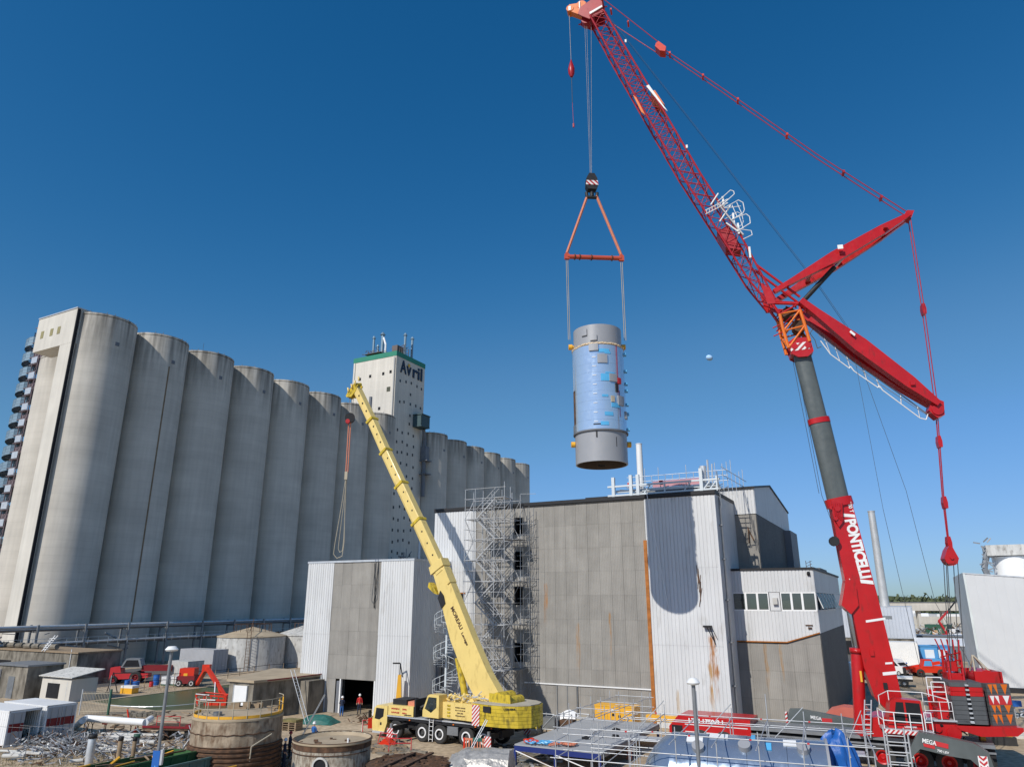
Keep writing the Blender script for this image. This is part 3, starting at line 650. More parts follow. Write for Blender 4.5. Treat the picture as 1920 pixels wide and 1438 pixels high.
for (x, c) in ((-22.7, 'redwhite'), (-19.5, 'redwhite')): MB().box(x, x + .3, B0 + .7, B0 + 1, 21.2, 21.6).build('marker', M[c], t)
MB().box(-20.8, -15.5, B0 + 2.9, B0 + 2.95, 21.3, 21.9).build('barrier_netting', mat('faded_red_net', (.55, .28, .30), .8), t)
tag(MB().tube((0, 0, 0), (0, 0, 8.6), .40, 20, .33).tube((0, 0, 8.6), (0, 0, 8.68), .36, 20).build('chimney', M['white'], smooth=True), 'slim white chimney rising from the plant hall roof below the hanging vessel', 'chimney', loc=G(-23.9, 75, 18.5))
# small front building ---------------------------------------------------------
t = thing('gatehouse_building', 'smaller white and grey clad building with an open doorway left of the yellow crane', 'building', G(0, 0))
m = MB()
for z0, z1, dd in ((0, 7.3, 0), (7.25, 14.3, -.02)):
    corr(m, -55.95, -52.45, z0, z1, 59 + dd, .3); corr(m, -46.28, -42.3, z0, z1, 59 + dd, .3)
m.box(-42.42, -42.25, 58.94, 59.1, 0, 14.3).box(-56.0, -55.85, 58.94, 66, 0, 14.3)
m.build('corrugated_cladding', M['white_clad'], t)
m = MB(); m.M = SIDE(-42.3)
for z0, z1, dd in ((0, 7.3, 0), (7.25, 14.3, -.02)): corr(m, 59, 65.6, z0, z1, dd, .3)
m.build('side_cladding', M['white_clad'], t)
panels(t, -52.43, -46.3, 3.1, 14.3, 5, 5, 59.0, M['grey_panel'])
panels(t, -52.43, -51.25, 0, 3.1, 1, 1, 59.0, M['grey_panel'])
MB().box(-51.15, -50.75, 59.05, 59.1, 0, 2.9).build('side_door', M['blue_dark'], t)
MB().box(-50.7, -50.55, 58.97, 59.2, 0, 3.1).build('door_jamb', M['white'], t)
MB().box(-46.45, -46.3, 58.97, 59.2, 0, 3.1).build('door_jamb', M['white'], t)
MB().box(-56.1, -42.2, 58.9, 66.1, 14.3, 14.5).build('roof', M['galv'], t)
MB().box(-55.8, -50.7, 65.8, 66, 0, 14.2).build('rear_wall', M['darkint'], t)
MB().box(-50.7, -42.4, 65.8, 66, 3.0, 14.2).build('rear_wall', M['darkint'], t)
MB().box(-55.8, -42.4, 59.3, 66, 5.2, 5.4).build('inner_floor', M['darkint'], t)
for x in (-50.6, -49.7, -48.8, -47.9, -47, -46.2): rod(t, 'mullion', (x, 65.8, 0), (x, 65.8, 3), .07, M['black'], h=.07)
for z in (1.5, 2.3): rod(t, 'transom', (-50.7, 65.8, z), (-42.5, 65.8, z), .06, M['black'], h=.06)
for (x0, x1, y0, h) in ((-49.2, -47.9, 63, 2.0), (-47.6, -46.6, 62, 1.3), (-50.5, -49.6, 64, 1.2), (-47.4, -47, 64, 3)): MB().box(x0, x1, y0, y0 + .8, 0, h).build('machine', M['black'], t)
cu = MB(); prev = None
for k in range(24):
    a = k / 23; x = -46.9 + .35 * math.sin(a * 3.1) - .0; z = 14.2 - 4.4 * math.sin(a * 3.14) ** .7; p = (-46.6 - .45 * a - .15 * math.sin(a * 6.28), 58.88, z)
    if prev: cu.tube(prev, p, .035, 4)
    prev = p
cu.build('drooping_cable', M['black'], t)
# lamp strip
# ---------------------------------------------------------------- stair scaffold tower
t = thing('scaffold_tower', 'tall scaffold stair tower with zigzag flights against the plant hall', 'scaffold', G(-38.1, 61.6))
XS = (0, 1.15, 3.35, 4.5); YS = (0, 1.6, 3.4); HT = 21.3
for x in XS:
    for y in YS: rod(t, 'upright', (x, y, 0), (x, y, HT + random.choice((0, .5, -.4))), .032, M['scaf'], 6)
lev = [2.0 * k + .3 for k in range(11)]
for k, z in enumerate(lev):
    for y in YS: rod(t, 'ledger', (-.1, y, z), (4.6, y, z), .027, M['scaf'], 5)
    if k % 1 == 0:
        for x in XS: rod(t, 'transom', (x, -.1, z), (x, 3.5, z), .027, M['scaf'], 5)
    rod(t, 'guard_rail', (-.1, 0, z + 1), (4.6, 0, z + 1), .024, M['scaf'], 4)
    rod(t, 'guard_rail', (0, -.05, z + 1), (0, 3.4, z + 1), .024, M['scaf'], 4)
for k in range(10):
    z = lev[k]; fl = k % 2
    p, q = ((1.15, z), (3.35, z + 2)) if fl else ((3.35, z), (1.15, z + 2))
    f_ = MB()
    for yy in (.25, .95):
        f_.tube((p[0], yy, p[1]), (q[0], yy, q[1]), .07, 4)
        f_.tube((p[0], yy, p[1] + 1), (q[0], yy, q[1] + 1), .03, 4)
    for s_ in range(9):
        a = (s_ + .5) / 9; x = p[0] + (q[0] - p[0]) * a; zz = p[1] + 2 * a; f_.box(x - .13, x + .13, .27, .93, zz, zz + .03)
    f_.build('stair_flight', M['scaf'], t)
    d0, d1 = (3.4, 4.5) if fl else (0, 1.15)
    MB().box(d0, d1, .05, 1.55, z + 2 - .02, z + 2 + .04).build('platform', M['scaf'], t)
    MB().box(3.4, 5.2, 1.62, 3.4, z - .02, z + .03).build('platform', M['galv_dk'], t) if k % 2 == 0 else None
for k in range(10):
    z = lev[k]
    for (x0, x1, y) in ((0, 1.15, 0), (3.35, 4.5, 0), (1.15, 3.35, 3.4), (3.35, 4.5, 3.4), (0, 1.15, 3.4), (1.15, 3.35, 1.6)):
        a, b = (x0, x1) if k % 2 else (x1, x0); rod(t, 'brace', (a, y, z), (b, y, z + 2), .024, M['scaf'], 4)
    for x in (0, 4.5):
        a, b = (0, 1.6) if k % 2 else (1.6, 0); rod(t, 'brace', (x, a, z), (x, b, z + 2), .024, M['scaf'], 4)
for k in range(1, 8): rod(t, 'wall_tie', (4.5, 3.4, 3 * k), (6.0, 4.0, 3 * k), .024, M['scaf'], 4)
for x in (5.2, 5.9):
    for y in (2.6, 3.6): rod(t, 'upright', (x, y, 0), (x, y, 19.6), .03, M['galv_dk'], 5)
for k in range(18):
    z = .5 + k * 1.02
    rod(t, 'brace', (4.5, 3.5, z), (5.9, 3.6, z + 1.02) if k % 2 else (5.9, 3.6, z), .02, M['galv_dk'], 4)
    rod(t, 'brace', (5.2, 2.6, z), (5.9, 3.6, z + 1.0), .02, M['galv_dk'], 4)
    rod(t, 'ledger', (4.5, 2.6, z), (6.0, 2.6, z), .02, M['galv_dk'], 4)
# spiral stair beside it
t = spiral('spiral_staircase', 'white galvanised spiral staircase in the corner behind the yellow crane', G(-40.4, 62.3), 9.2, 1.25, 3.0, 13, M['steel_white'], M['galv'])
for y in (0, .9): 
    m = MB().tube((-1.7, 1.2 + y, 0), (-1.7, 1.2 + y, 4.6), .22, 10).tube((-1.7, 1.2 + y, 4.6), (-1.2, 2.2 + y, 5.0), .22, 10)
    o = m.build('drain_pipe', M['blue_dark'], smooth=True)
    tag(o, 'thick grey vertical duct behind the spiral staircase' if y else 'thick grey vertical duct nearest the spiral staircase', 'duct', 'ducts by the spiral staircase', loc=G(-40.4, 62.3), rot=-28)
# ================================================================ red mobile crane with luffing jib
CB = G(-2, 58.3); DV = Vector((-.9667, .2559, 0)); CR = math.degrees(math.atan2(DV.y, DV.x))
RCR = thing('mobile_crane', 'huge red nine-axle mobile crane with grey telescopic boom, lattice jib and two mast arms', 'crane', CB, CR)
TC = Matrix.Translation(CB) @ Matrix.Rotation(R(CR), 4, 'Z')
TG = Matrix.Translation(CB) @ Matrix.Rotation(-GA, 4, 'Z')
MC = TC.inverted() @ TG                       # carrier coordinates (grid aligned) to crane coordinates
def cg(x, y, z): return MC @ Vector((x, y, z))
def wheel(par, M_, x, y, r, wd, rimcol, name='wheel', rr=.5):
    b = MB(); b.M = M_ @ Matrix.Translation((x, y, r)) @ Matrix.Rotation(R(90), 4, 'X')
    b.lathe([(r * .55, -wd / 2), (r * .9, -wd / 2), (r, -wd / 2 + .06), (r, wd / 2 - .06), (r * .9, wd / 2), (r * .55, wd / 2), (r * .55, -wd / 2)], 28)
    w_ = b.build(name, M['rubber'], par, True)
    b = MB(); b.M = M_ @ Matrix.Translation((x, y, r)) @ Matrix.Rotation(R(90), 4, 'X')
    b.lathe([(0, .12), (.12, .14), (.2, .05), (r * .42, .03), (r * .46, wd / 2 - .02), (r * .57, wd / 2 + .012), (r * .57, -wd / 2)], 28)
    b.build('rim', M['dark_hub'] if rimcol is M['white'] else rimcol, w_, True)
    if rimcol is M['white']:
        b = MB(); b.M = M_ @ Matrix.Translation((x, y, r)) @ Matrix.Rotation(R(90), 4, 'X')
        b.lathe([(r * .42, wd / 2 - .02), (r * .44, wd / 2 + .03), (r * .56, wd / 2 + .03), (r * .58, wd / 2)], 28); b.build('rim_ring', rimcol, w_, True)
    return w_
M['dark_hub'] = mat('dark_hub', (.06, .06, .06), .6)
for x in (-12.6, -10.9, -7.6, -5.9, -4.2, -.75, 1.4, 3.0, 4.7):
    wheel(RCR, MC, x, -1.35, .76, .5, M['red'] if x > -2 else M['dark_hub']); wheel(RCR, MC, x, 1.35, .76, .5, M['red'])
b = MB(); b.M = MC; b.box(-14.4, 5.6, -1.0, 1.0, .7, 1.6); b.build('chassis', M['black'], RCR)
b = MB(); b.M = MC; b.box(-9, 5.6, -1.55, 1.55, 1.75, 1.95).box(-9, 5.6, -1.6, -1.5, 1.45, 1.56); b.build('carrier_deck', M['galv_dk'], RCR)
b = MB(); b.M = MC; b.prism([(-14.9, 1.0), (-14.9, 1.6), (-14.2, 2.36), (-9.0, 2.36), (-9.0, 1.25), (-10.5, 1.0)], -1.55, 1.5, 'y'); b.build('carrier_body', M['red'], RCR)
b = MB(); b.M = MC; b.box(-14.7, -13.9, -1.58, -1.55, 1.05, 1.7); b.build('cab_window', M['darkint'], RCR)
text(RCR, 'LTM 1750-9.1', cg(-13.4, -1.57, 1.92), MC.to_3x3() @ Vector((1, 0, 0)), (0, 0, 1), 2.5, .32, M['white'], .02, bold=.04)
for z in (1.78, 1.3): 
    b = MB(); b.M = MC; b.box(-13.7, -9.2, -1.58, -1.555, z, z + .05); b.build('trim_strip', M['white'], RCR)
# outrigger beams with lettering
def meg(poly, y0, y1): 
    b = MB(); b.M = MC @ Matrix.Translation((2, -58.3, 0)); return b.prism(poly, y0, y1, 'y')
pg = [(-.43, 2.68), (1.37, 2.42), (2.43, 2.26), (3.11, 1.8), (3.35, .3), (2.75, .3), (2.52, .95), (2.1, 1.36), (1.03, 1.45), (-.5, 1.72), (-1.36, .9), (-1.5, 1.0), (-.68, 2.35)]
og = meg(pg, 54.9, 55.6).build('outrigger', M['boomgrey'], RCR)
text(og, 'MEGA', cg(1.66, -3.42, 2.10), MC.to_3x3() @ Vector((.99, 0, -.17)), MC.to_3x3() @ Vector((.17, 0, 1)), .75, .26, M['white'], .02)
b = MB(); b.M = MC @ Matrix.Translation((2, -58.3, 0)); b.prism([(.3, 1.98), (1.02, 1.86), (1.06, 2.12), (.3, 2.25)], 54.87, 54.9); b.build('logo_panel', M['redwhite'], og)
b = MB(); b.M = MC @ Matrix.Translation((2, -58.3, 0)); b.prism([(-.28, 1.88), (.3, 1.78), (.3, 1.96), (-.3, 2.06)], 54.87, 54.9); b.build('logo_panel', M['redwhite'], og)
text(og, '700 LEV', cg(2.4, -3.42, 1.66), MC.to_3x3() @ Vector((.99, 0, -.17)), MC.to_3x3() @ Vector((.17, 0, 1)), .62, .14, M['white'], .02)
b = MB(); b.M = MC @ Matrix.Translation((4.75, -3.42, 1.5)); 
for k in range(4):
    z = -.15 - k * .27; b.prism([(-.2, z + .18), (0, z), (.2, z + .18), (.2, z + .30), (0, z + .12), (-.2, z + .30)], -.02, 0, 'y')
b.M = b.M; b.build('hazard_chevrons', M['redwhite'], og)
b = MB(); b.M = MC @ Matrix.Translation((4.75, -3.41, 1.5)); b.box(-.26, .24, -.005, 0, -1.1, .1); b.build('chevron_board', M['white'], og)
pad = MB(); pad.M = MC @ Matrix.Translation((5.05, -3.1, 0)); pad.lathe([(0, .3), (.18, .3), (.18, .12), (.5, .1), (.5, 0)], 16).box(-1.1, 1.1, -1.0, 1.0, 0, .08); pad.build('outrigger_pad', M['galv_dk'], RCR)
og = meg([(-9.1, 2.0), (-8.9, 2.72), (-8.2, 2.75), (-4.6, 2.3), (-4.6, 1.5), (-8.9, 1.75)], 61.2, 61.8).build('outrigger', M['boomgrey'], RCR)
text(og, 'MEGA', cg(-5.45, 2.88, 2.15), MC.to_3x3() @ Vector((.99, 0, -.1)), (0, 0, 1), .75, .24, M['white'], .02)
b = MB(); b.M = MC @ Matrix.Translation((2, -58.3, 0)); b.box(-6.7, -6.0, 61.16, 61.19, 2.0, 2.25); b.build('logo_panel', M['redwhite'], og)
b = MB(); b.M = MC @ Matrix.Translation((2, -58.3, 0)); b.box(-9.25, -9.1, 61.2, 61.8, 1.4, 2.5); b.build('hazard_marker', M['hazard_fine'], og)
meg([(-5, 2.0), (-4.2, 2.7), (-3, 2.3), (-1.5, 1.9), (-1.5, 1.2), (-5, 1.2)], 60.8, 61.6).build('outrigger', M['boomgrey'], RCR)
# ladder by the wheel
for dx in (0, .38): rod(RCR, 'ladder_rail', cg(.75 + dx, -1.75, .1), cg(.55 + dx, -1.6, 1.95), .035, M['galv'], 5)
for k in range(6): rod(RCR, 'rung', cg(.73 - k * .03, -1.73 + k * .02, .3 + k * .3), cg(1.11 - k * .03, -1.73 + k * .02, .3 + k * .3), .025, M['galv'], 5)
# superstructure
MB().prism([(2.3, 1.95), (2.2, 2.35), (1.5, 3.1), (-.9, 3.3), (-4.6, 3.2), (-4.6, 2.5), (-1.8, 2.2), (-1.4, 1.95)], -1.35, 1.35, 'y').build('slewing_platform', M['red'], RCR)
MB().tube((0, 0, 1.6), (0, 0, 1.96), 1.25, 24).build('slew_ring', M['black'], RCR, True)
MB().prism([(1.05, 2.55), (-1.75, 2.45), (-1.75, 2.62), (1.05, 2.72)], 1.36, 3.0, 'y').build('cab_walkway', M['galv'], RCR)
MB().prism([(1.1, 2.45), (-1.8, 2.33), (-1.8, 2.55), (1.1, 2.68)], 3.0, 3.05, 'y').build('hazard_strip', M['hazard_fine'], RCR)
cab = MB().prism([(.75, 2.72), (.45, 4.25), (.1, 4.45), (-1.35, 4.35), (-1.4, 2.66)], 1.5, 2.65, 'y').build('cab', M['red'], RCR)
MB().prism([(.35, 3.2), (.12, 4.25), (-.3, 4.25), (-.3, 3.0), (.25, 3.0)], 2.652, 2.67, 'y').build('cab_window', M['darkint'], cab)
MB().prism([(-.42, 3.0), (-.42, 4.25), (-1.25, 4.2), (-1.25, 3.0)], 2.652, 2.67, 'y').build('cab_window', M['darkint'], cab)
text(cab, 'LIEBHERR', (-.2, 2.68, 2.75), (-1, 0, 0), (0, 0, 1), .7, .12, M['white'], .01)
W_ = M['white']
def rail(par, pts, h0=1.0, m_=None, r=.025, name='guard_rail', mid=True):
    m_ = m_ or W_
    for p, q in zip(pts, pts[1:]):
        p, q = Vector(p), Vector(q)
        rod(par, name, p + Vector((0, 0, h0)), q + Vector((0, 0, h0)), r, m_, 5)
        if mid: rod(par, name, p + Vector((0, 0, h0 * .5)), q + Vector((0, 0, h0 * .5)), r, m_, 5)
    for p in pts: rod(par, 'post', p, Vector(p) + Vector((0, 0, h0)), r, m_, 5)
rail(RCR, [(1.05, 1.4, 2.7), (1.05, 2.95, 2.7), (.4, 2.95, 2.66), (-.5, 2.95, 2.62), (-1.2, 2.95, 2.6)], r=.035)
rail(RCR, [(-1.35, 2.95, 2.6), (-1.75, 2.95, 2.6)], 1.1, r=.035)
rail(RCR, [(.9, 1.6, 3.95), (.5, 2.6, 4.35), (-1.5, 2.6, 4.3), (-3.0, 2.4, 3.9)], .55, r=.03, mid=False)
rod(RCR, 'ladder_rail', (1.7, 1.5, 1.9), (1.35, 1.5, 4.2), .05, M['galv'], 5); rod(RCR, 'ladder_rail', (2.1, 1.5, 2.0), (1.75, 1.5, 4.2), .05, M['galv'], 5)
for k in range(7): rod(RCR, 'rung', (1.68 - k * .05, 1.5, 2.1 + k * .3), (2.05 - k * .05, 1.5, 2.1 + k * .3), .03, M['galv'], 5)
MB().box(-4.3, -1.5, 1.36, 2.4, 3.15, 3.25).build('rear_walkway', M['galv'], RCR)
rail(RCR, [(-1.6, 2.35, 3.25), (-2.5, 2.35, 3.25), (-3.2, 2.35, 3.25)], 1.05, r=.022)
rail(RCR, [(-2.4, 1.5, 4.2), (-3.2, 1.5, 4.2)], 1.2, M['white'], .04)
rail(RCR, [(-2.4, .5, 4.4), (-3.3, .5, 4.4)], 1.2, M['white'], .04)
mm = MB()
mm.box(-3.4, -1.6, 1.3, 2.2, 2.3, 3.1).box(-2.9, -2.3, 1.3, 2.3, 3.3, 3.9); mm.build('engine_cover', M['red'], RCR)
mm = MB()
for _ in range(70):
    p = Vector((random.uniform(-3.8, -1.4), random.uniform(1.2, 2.3), random.uniform(1.7, 3.3))); mm.tube(p, p + Vector((random.uniform(-.6, .6), random.uniform(-.2, .2), random.uniform(-.4, .4))), random.choice((.03, .05, .09)), 5)
stuff(mm.build('hoses', M['black'], RCR))
MB().tube((-3.1, 1.7, 2.5), (-3.1, 2.3, 2.5), .42, 14).tube((-2.2, 1.8, 2.7), (-2.2, 2.3, 2.7), .22, 10).build('hydraulic_drum', M['red'], RCR, True)
MB().tube((-3.3, -1.0, 4.0), (-3.3, 1.0, 4.0), .55, 16).box(-3.9, -2.7, -1.2, -1.0, 3.3, 4.7).box(-3.9, -2.7, 1.0, 1.2, 3.3, 4.7).build('winch', M['red'], RCR, True)
# ballast
def slabs(x0, x1, y0, y1, z0, z1, n, redband, name='ballast_slab'):
    hgt = (z1 - z0) / n
    for k in range(n):
        za, zb = z0 + k * hgt + .012, z0 + (k + 1) * hgt - .006
        col = M['red'] if k in redband else M['ballast']; xm = (x0 + x1) / 2
        MB().prism([(x0, y0), (x1, y0), (x1, y1 - .12), (x1 - .1, y1), (xm + .12, y1), (xm + .12, y1 - .25), (xm - .12, y1 - .25), (xm - .12, y1), (x0 + .1, y1), (x0, y1 - .12)], za, zb, 'z').build(name, col, RCR)
        MB().box(xm - .1, xm + .1, y1 - .25, y1 + .06, za + .05, za + .14).build('lifting_lug', M['galv'], RCR)
slabs(-5.15, -3.25, -1.4, 2.4, 3.05, 5.5, 9, (6, 7))
def rotbox(nm, mtx, x0, x1, y0, y1, z0, z1, m_, par=RCR):
    b = MB(); b.M = mtx; b.box(x0, x1, y0, y1, z0, z1); return b.build(nm, m_, par)
MBK = Matrix.Translation((-5.45, 1.9, 0)) @ Matrix.Rotation(R(17), 4, 'Z')
for k in range(9):
    z = 2.95 + k * .275; rotbox('ballast_slab', MBK, -1.55, -.02, -3.2, 0, z + .01, z + .265, M['red'] if k in (5, 6) and False else M['ballast'])
def tri(x0, x1, xp, za, zb, m_, y=.012):
    b = MB(); b.M = MBK; b.add([(x0, y, zb), (x1, y, zb), (xp, y, za)], [(0, 1, 2)]); b.build('triangle', m_, RCR)
for (za, zb) in ((4.75, 5.38), (3.65, 4.15), (3.02, 3.6)):
    tri(-.12, -.42, -.30, za, zb, M['orange']); tri(-.44, -.70, -.70, za, zb, M['orange']); tri(-.97, -1.42, -1.17, za, zb, M['orange'])
rotbox('red_band', MBK, -1.5, -.04, .0, .008, 4.17, 4.72, M['redwhite'])
for q in ((-.12, -.42, -.30), (-.44, -.70, -.70), (-.97, -1.42, -1.17)): tri(*q, 4.2, 4.7, M['white'], .014)
MB().prism([(-3.2, 2.95), (-3.4, 2.7), (-4.6, 2.35), (-6.6, 2.45), (-7.0, 2.75), (-7.0, 2.95)], .4, 2.3, 'y').build('ballast_tray', M['red'], RCR)
MB().prism([(-3.2, 2.9), (-3.4, 2.7), (-5.6, 2.45), (-6.9, 2.7), (-6.9, 2.9)], -2.2, -.4, 'y').build('ballast_tray', M['red'], RCR)
MB().box(-5.2, -4.9, .6, 1.0, 1.9, 2.5).build('ballast_jack', M['machine'], RCR)
# rear winch and mast foot
m = MB()
for x0 in (-3.8, -4.6):
    for y0 in (-.7, .7): m.tube((x0, y0, 4.9), (x0 - .1, y0 * .7, 7.3), .09, 5)
for k in range(5): m.tube((-3.8, -.7, 5 + k * .45), (-4.6, .7, 5.4 + k * .45), .05, 4).tube((-4.6, -.7, 5 + k * .45), (-3.8, .7, 5.4 + k * .45), .05, 4)
m.box(-4.7, -3.7, -.6, .6, 5.4, 5.9).box(-4.4, -3.9, -.4, .4, 6.0, 6.6); m.build('mast_foot', M['red'], RCR)
for k in range(5): rod(RCR, 'hose_arm', (-4.1 - k * .1, .3 * k - .6, 6.4), (-4.1 - k * .28 + .5, .3 * k - .6, 8.0), .045, M['red'], 5)
MB().tube((-5.9, -1.3, 5.55), (-5.9, 1.1, 5.55), .62, 18).box(-6.6, -5.1, -1.5, -1.3, 5.1, 6.1).box(-6.6, -5.1, 1.1, 1.3, 5.1, 6.1).box(-6.7, -6.5, -1.5, 1.3, 5.2, 6.1).build('rear_winch', M['red'], RCR, True)
for y in (-.5, .5):
    rod(RCR, 'a_frame', (-5.4, y, 6.0), (-5.55, 0, 7.0), .06, M['khaki'], 5); rod(RCR, 'a_frame', (-6.3, y, 6.0), (-5.6, 0, 7.0), .06, M['khaki'], 5)
# main telescopic boom
poly = [(2.17, 17.6), (1.84, 11.82), (1.69, 10.72), (1.36, 6.12), (.95, 4.3), (.3, 3.5), (-.55, 3.15), (-.8, 3.7), (-.67, 4.81), (-.55, 6.5), (-.1, 11.08), (.41, 15.17), (.73, 17.7)]
bb = MB().prism(poly, -.5, .60, 'y').build('boom_base_section', M['red'], RCR)
text(bb, 'PONTICELLI', (1.36, .605, 16.1), (-.125, 0, -1), (-1, 0, .125), 4.15, .78, M['white'], .02, spacing=.92, bold=.045)
for (z0, z1) in ((16.25, 16.48), (11.6, 11.85)):
    e0, e1 = .73 - (17.7 - z0) * .125, .73 - (17.7 - z1) * .125
    MB().prism([(e0 + .04, z0), (e0 + .86, z0 + .1), (e1 + .86, z1 + .1), (e1 + .04, z1)], .602, .612, 'y').build('label_strip', M['white'], bb)
text(bb, '800 T', (1.0, .605, 17.4), (-.125, 0, -1), (-1, 0, .125), .8, .26, M['white'], .02)
MB().prism([(-.42, 9.25), (.85, 9.05), (.85, 9.2), (-.42, 9.4)], .602, .615, 'y').build('white_stripe', M['white'], bb)
MB().prism([(-.62, 5.75), (.25, 5.65), (.25, 5.85), (-.62, 5.95)], .602, .615, 'y').build('white_stripe', M['white'], bb)
MB().prism([(-.45, 6.4), (0, 6.36), (0, 6.48), (-.45, 6.52)], .602, .615, 'y').build('white_stripe', M['white'], bb)
for (x, z) in ((.75, 7.1), (.2, 5.0)): MB().box(x - .12, x + .12, .60, .72, z - .2, z + .2).build('bracket', M['red'] if x > .5 else M['black'], bb)
for (x, z) in ((1.55, 10.9), (1.5, 11.4), (1.6, 11.9), (1.4, 10.4)): MB().box(x - .08, x + .08, .60, .68, z - .1, z + .1).build('lug', M['white'], bb)
MB().prism([(2.3, 10.2), (1.75, 9.6), (1.2, 10.2), (1.2, 11.4), (1.75, 12.2)], -.5, .78, 'y').build('cylinder_bracket', M['red'], RCR)
rod(RCR, 'lift_cylinder', (2.02, 0.1, 1.95), (1.60, .1, 7.25), .40, M['red'], 18); rod(RCR, 'cylinder_rod', (1.60, .1, 7.25), (1.72, .1, 10.6), .26, M['chrome'], 16)
rod(RCR, 'cylinder_collar', (1.62, .1, 7.0), (1.60, .1, 7.35), .46, M['red'], 18)
MB().box(1.55, 1.68, .44, .52, 5.2, 5.9).build('warning_label', M['machine'], RCR)
MB().tube((2.25, .5, 14.6), (2.25, 1.0, 14.6), .34, 14).build('cable_drum', M['black'], RCR, True)
def oval(p, q, rx, ry, nm, m_, n=24):
    """egg-section boom tube from p to q (s, z)"""
    b = MB(); p, q = Vector((p[0], 0, p[1])), Vector((q[0], 0, q[1])); d = (q - p).normalized(); u = Vector((d.z, 0, -d.x)); v = Vector((0, 1, 0))
    vs = []
    for c in (p, q):
        for i in range(n):
            t_ = 6.2832 * i / n; c_, s_ = math.cos(t_), math.sin(t_)
            k = 1 if s_ < 0 else .9; vs.append(tuple(c + u * rx * (abs(c_) ** .8 * (1 if c_ > 0 else -1)) + v * ry * (abs(s_) ** .8 * (1 if s_ > 0 else -1)) * k))
    b.add(vs, [(i, (i + 1) % n, n + (i + 1) % n, n + i) for i in range(n)] + [tuple(range(n)), tuple(range(n, 2 * n))[::-1]])
    return b.build(nm, m_, RCR, True)
oval((1.45, 17.3), (2.11, 23.9), .76, .68, 'boom_section', M['boomgrey']); oval((2.11, 23.6), (2.75, 29.4), .66, .60, 'boom_section', M['boomgrey'])
oval((2.08, 23.45), (2.13, 23.85), .80, .74, 'boom_collar', M['red']); oval((1.40, 17.15), (1.5, 17.75), .95, .86, 'boom_collar', M['red'])
m = MB().prism([(2.1, 17.5), (2.1, 16.4), (1.8, 15.6), (1.45, 16.0), (1.35, 17.3)], .55, .8, 'y')
for (x, z, r_, l_) in ((1.75, 16.9, .2, .9), (1.95, 16.2, .14, .9), (1.55, 16.4, .12, .85), (2.15, 17.0, .13, .8)): m.tube((x, .5, z), (x, l_, z), r_, 10)
for k in range(5): m.tube((1.4 + k * .16, .82, 17.3), (1.55 + k * .1, .84, 16.0 + k * .1), .035, 5)
m.build('pinning_head', M['red'], RCR)
# boom head and adapter
m = MB()
for y0, y1 in ((-.85, -.7), (.7, .85)): m.prism([(3.55, 29.0), (3.75, 29.95), (3.3, 30.3), (2.1, 30.25), (1.95, 29.1), (2.4, 28.7), (3.1, 28.7)], y0, y1, 'y')
m.box(2.0, 3.6, -.7, .7, 29.0, 29.25).tube((3.3, -.9, 29.6), (3.3, .9, 29.6), .25, 12).tube((2.3, -.9, 29.6), (2.3, .9, 29.6), .25, 12); m.build('boom_head', M['red'], RCR, True)
b = MB(); b.prism([(2.2, 29.3), (3.6, 29.2), (3.7, 29.8), (2.3, 29.9)], .855, .87, 'y'); b.build('hazard_plate', M['hazard'], RCR)
O = M['orange']; J = M['jibred']
def lat(par, nm, A, B, y, mt, r, n, rl, xb=False):
    """lattice between two polylines A,B (lists of (s,z)); chords at +-y"""
    def pt(L, t):
        L = [Vector((a, 0, b_)) for a, b_ in L]; ln = [(L[i + 1] - L[i]).length for i in range(len(L) - 1)]; d = t * sum(ln)
        for i, x in enumerate(ln):
            if d <= x or i == len(ln) - 1: return L[i].lerp(L[i + 1], min(1, d / x))
            d -= x
    for L in (A, B):
        for s_ in (-y, y):
            b = MB(); b.path([(a, s_, z) for a, z in L], r, 8); b.build('chord', mt, par, True)
    for k in range(n):
        t0, t1 = k / n, (k + 1) / n
        a0, a1, b0, b1 = pt(A, t0), pt(A, t1), pt(B, t0), pt(B, t1)
        for s_ in (-y, y):
            o_ = Vector((0, s_, 0)); mid = (b0 + b1) / 2
            rod(par, 'lacing', a0 + o_, b1 + o_, rl, mt, 5)
            if xb: rod(par, 'lacing', b0 + o_, a1 + o_, rl, mt, 5)
            rod(par, 'lacing', a1 + o_, b1 + o_, rl * .8, mt, 5)
        for q0, q1 in ((a0, a1), (b0, b1)):
            if k % 2: rod(par, 'lacing', q0 + Vector((0, -y, 0)), q1 + Vector((0, y, 0)), rl, mt, 5)
            else: rod(par, 'lacing', q0 + Vector((0, y, 0)), q1 + Vector((0, -y, 0)), rl, mt, 5)
ad = MB().tube((2.1, -.8, 29.7), (3.7, -.8, 29.5), .1, 6).build('adapter_frame', O, RCR)
lat(ad, 'adapter', [(3.75, 29.5), (4.0, 31.2), (4.1, 32.4)], [(2.15, 29.9), (2.35, 31.3), (2.55, 32.6)], .85, O, .13, 2, .09)
ad2 = MB().tube((2.5, -.85, 33.1), (4.6, -.85, 33.4), .12, 6).tube((2.5, .85, 33.1), (4.6, .85, 33.4), .12, 6).build('adapter_top', M['red'], RCR)
lat(ad2, 'adapter', [(4.1, 32.4), (4.7, 33.6)], [(2.55, 32.6), (2.45, 33.2)], .85, M['red'], .12, 1, .08)
for _ in range(16):
    p = Vector((random.uniform(2.6, 4.4), random.uniform(-.9, .9), random.uniform(31.3, 33.4))); rod(ad2, 'cross_tube', p, p + Vector((random.uniform(-.8, .8), random.uniform(-1, 1), random.uniform(-.4, .5))), .06, J, 5)
for z in (31.3, 30.6): rod(RCR, 'hook_arm', (4.0, .8, z + .3), (4.75, .8, z), .05, M['red'], 5)
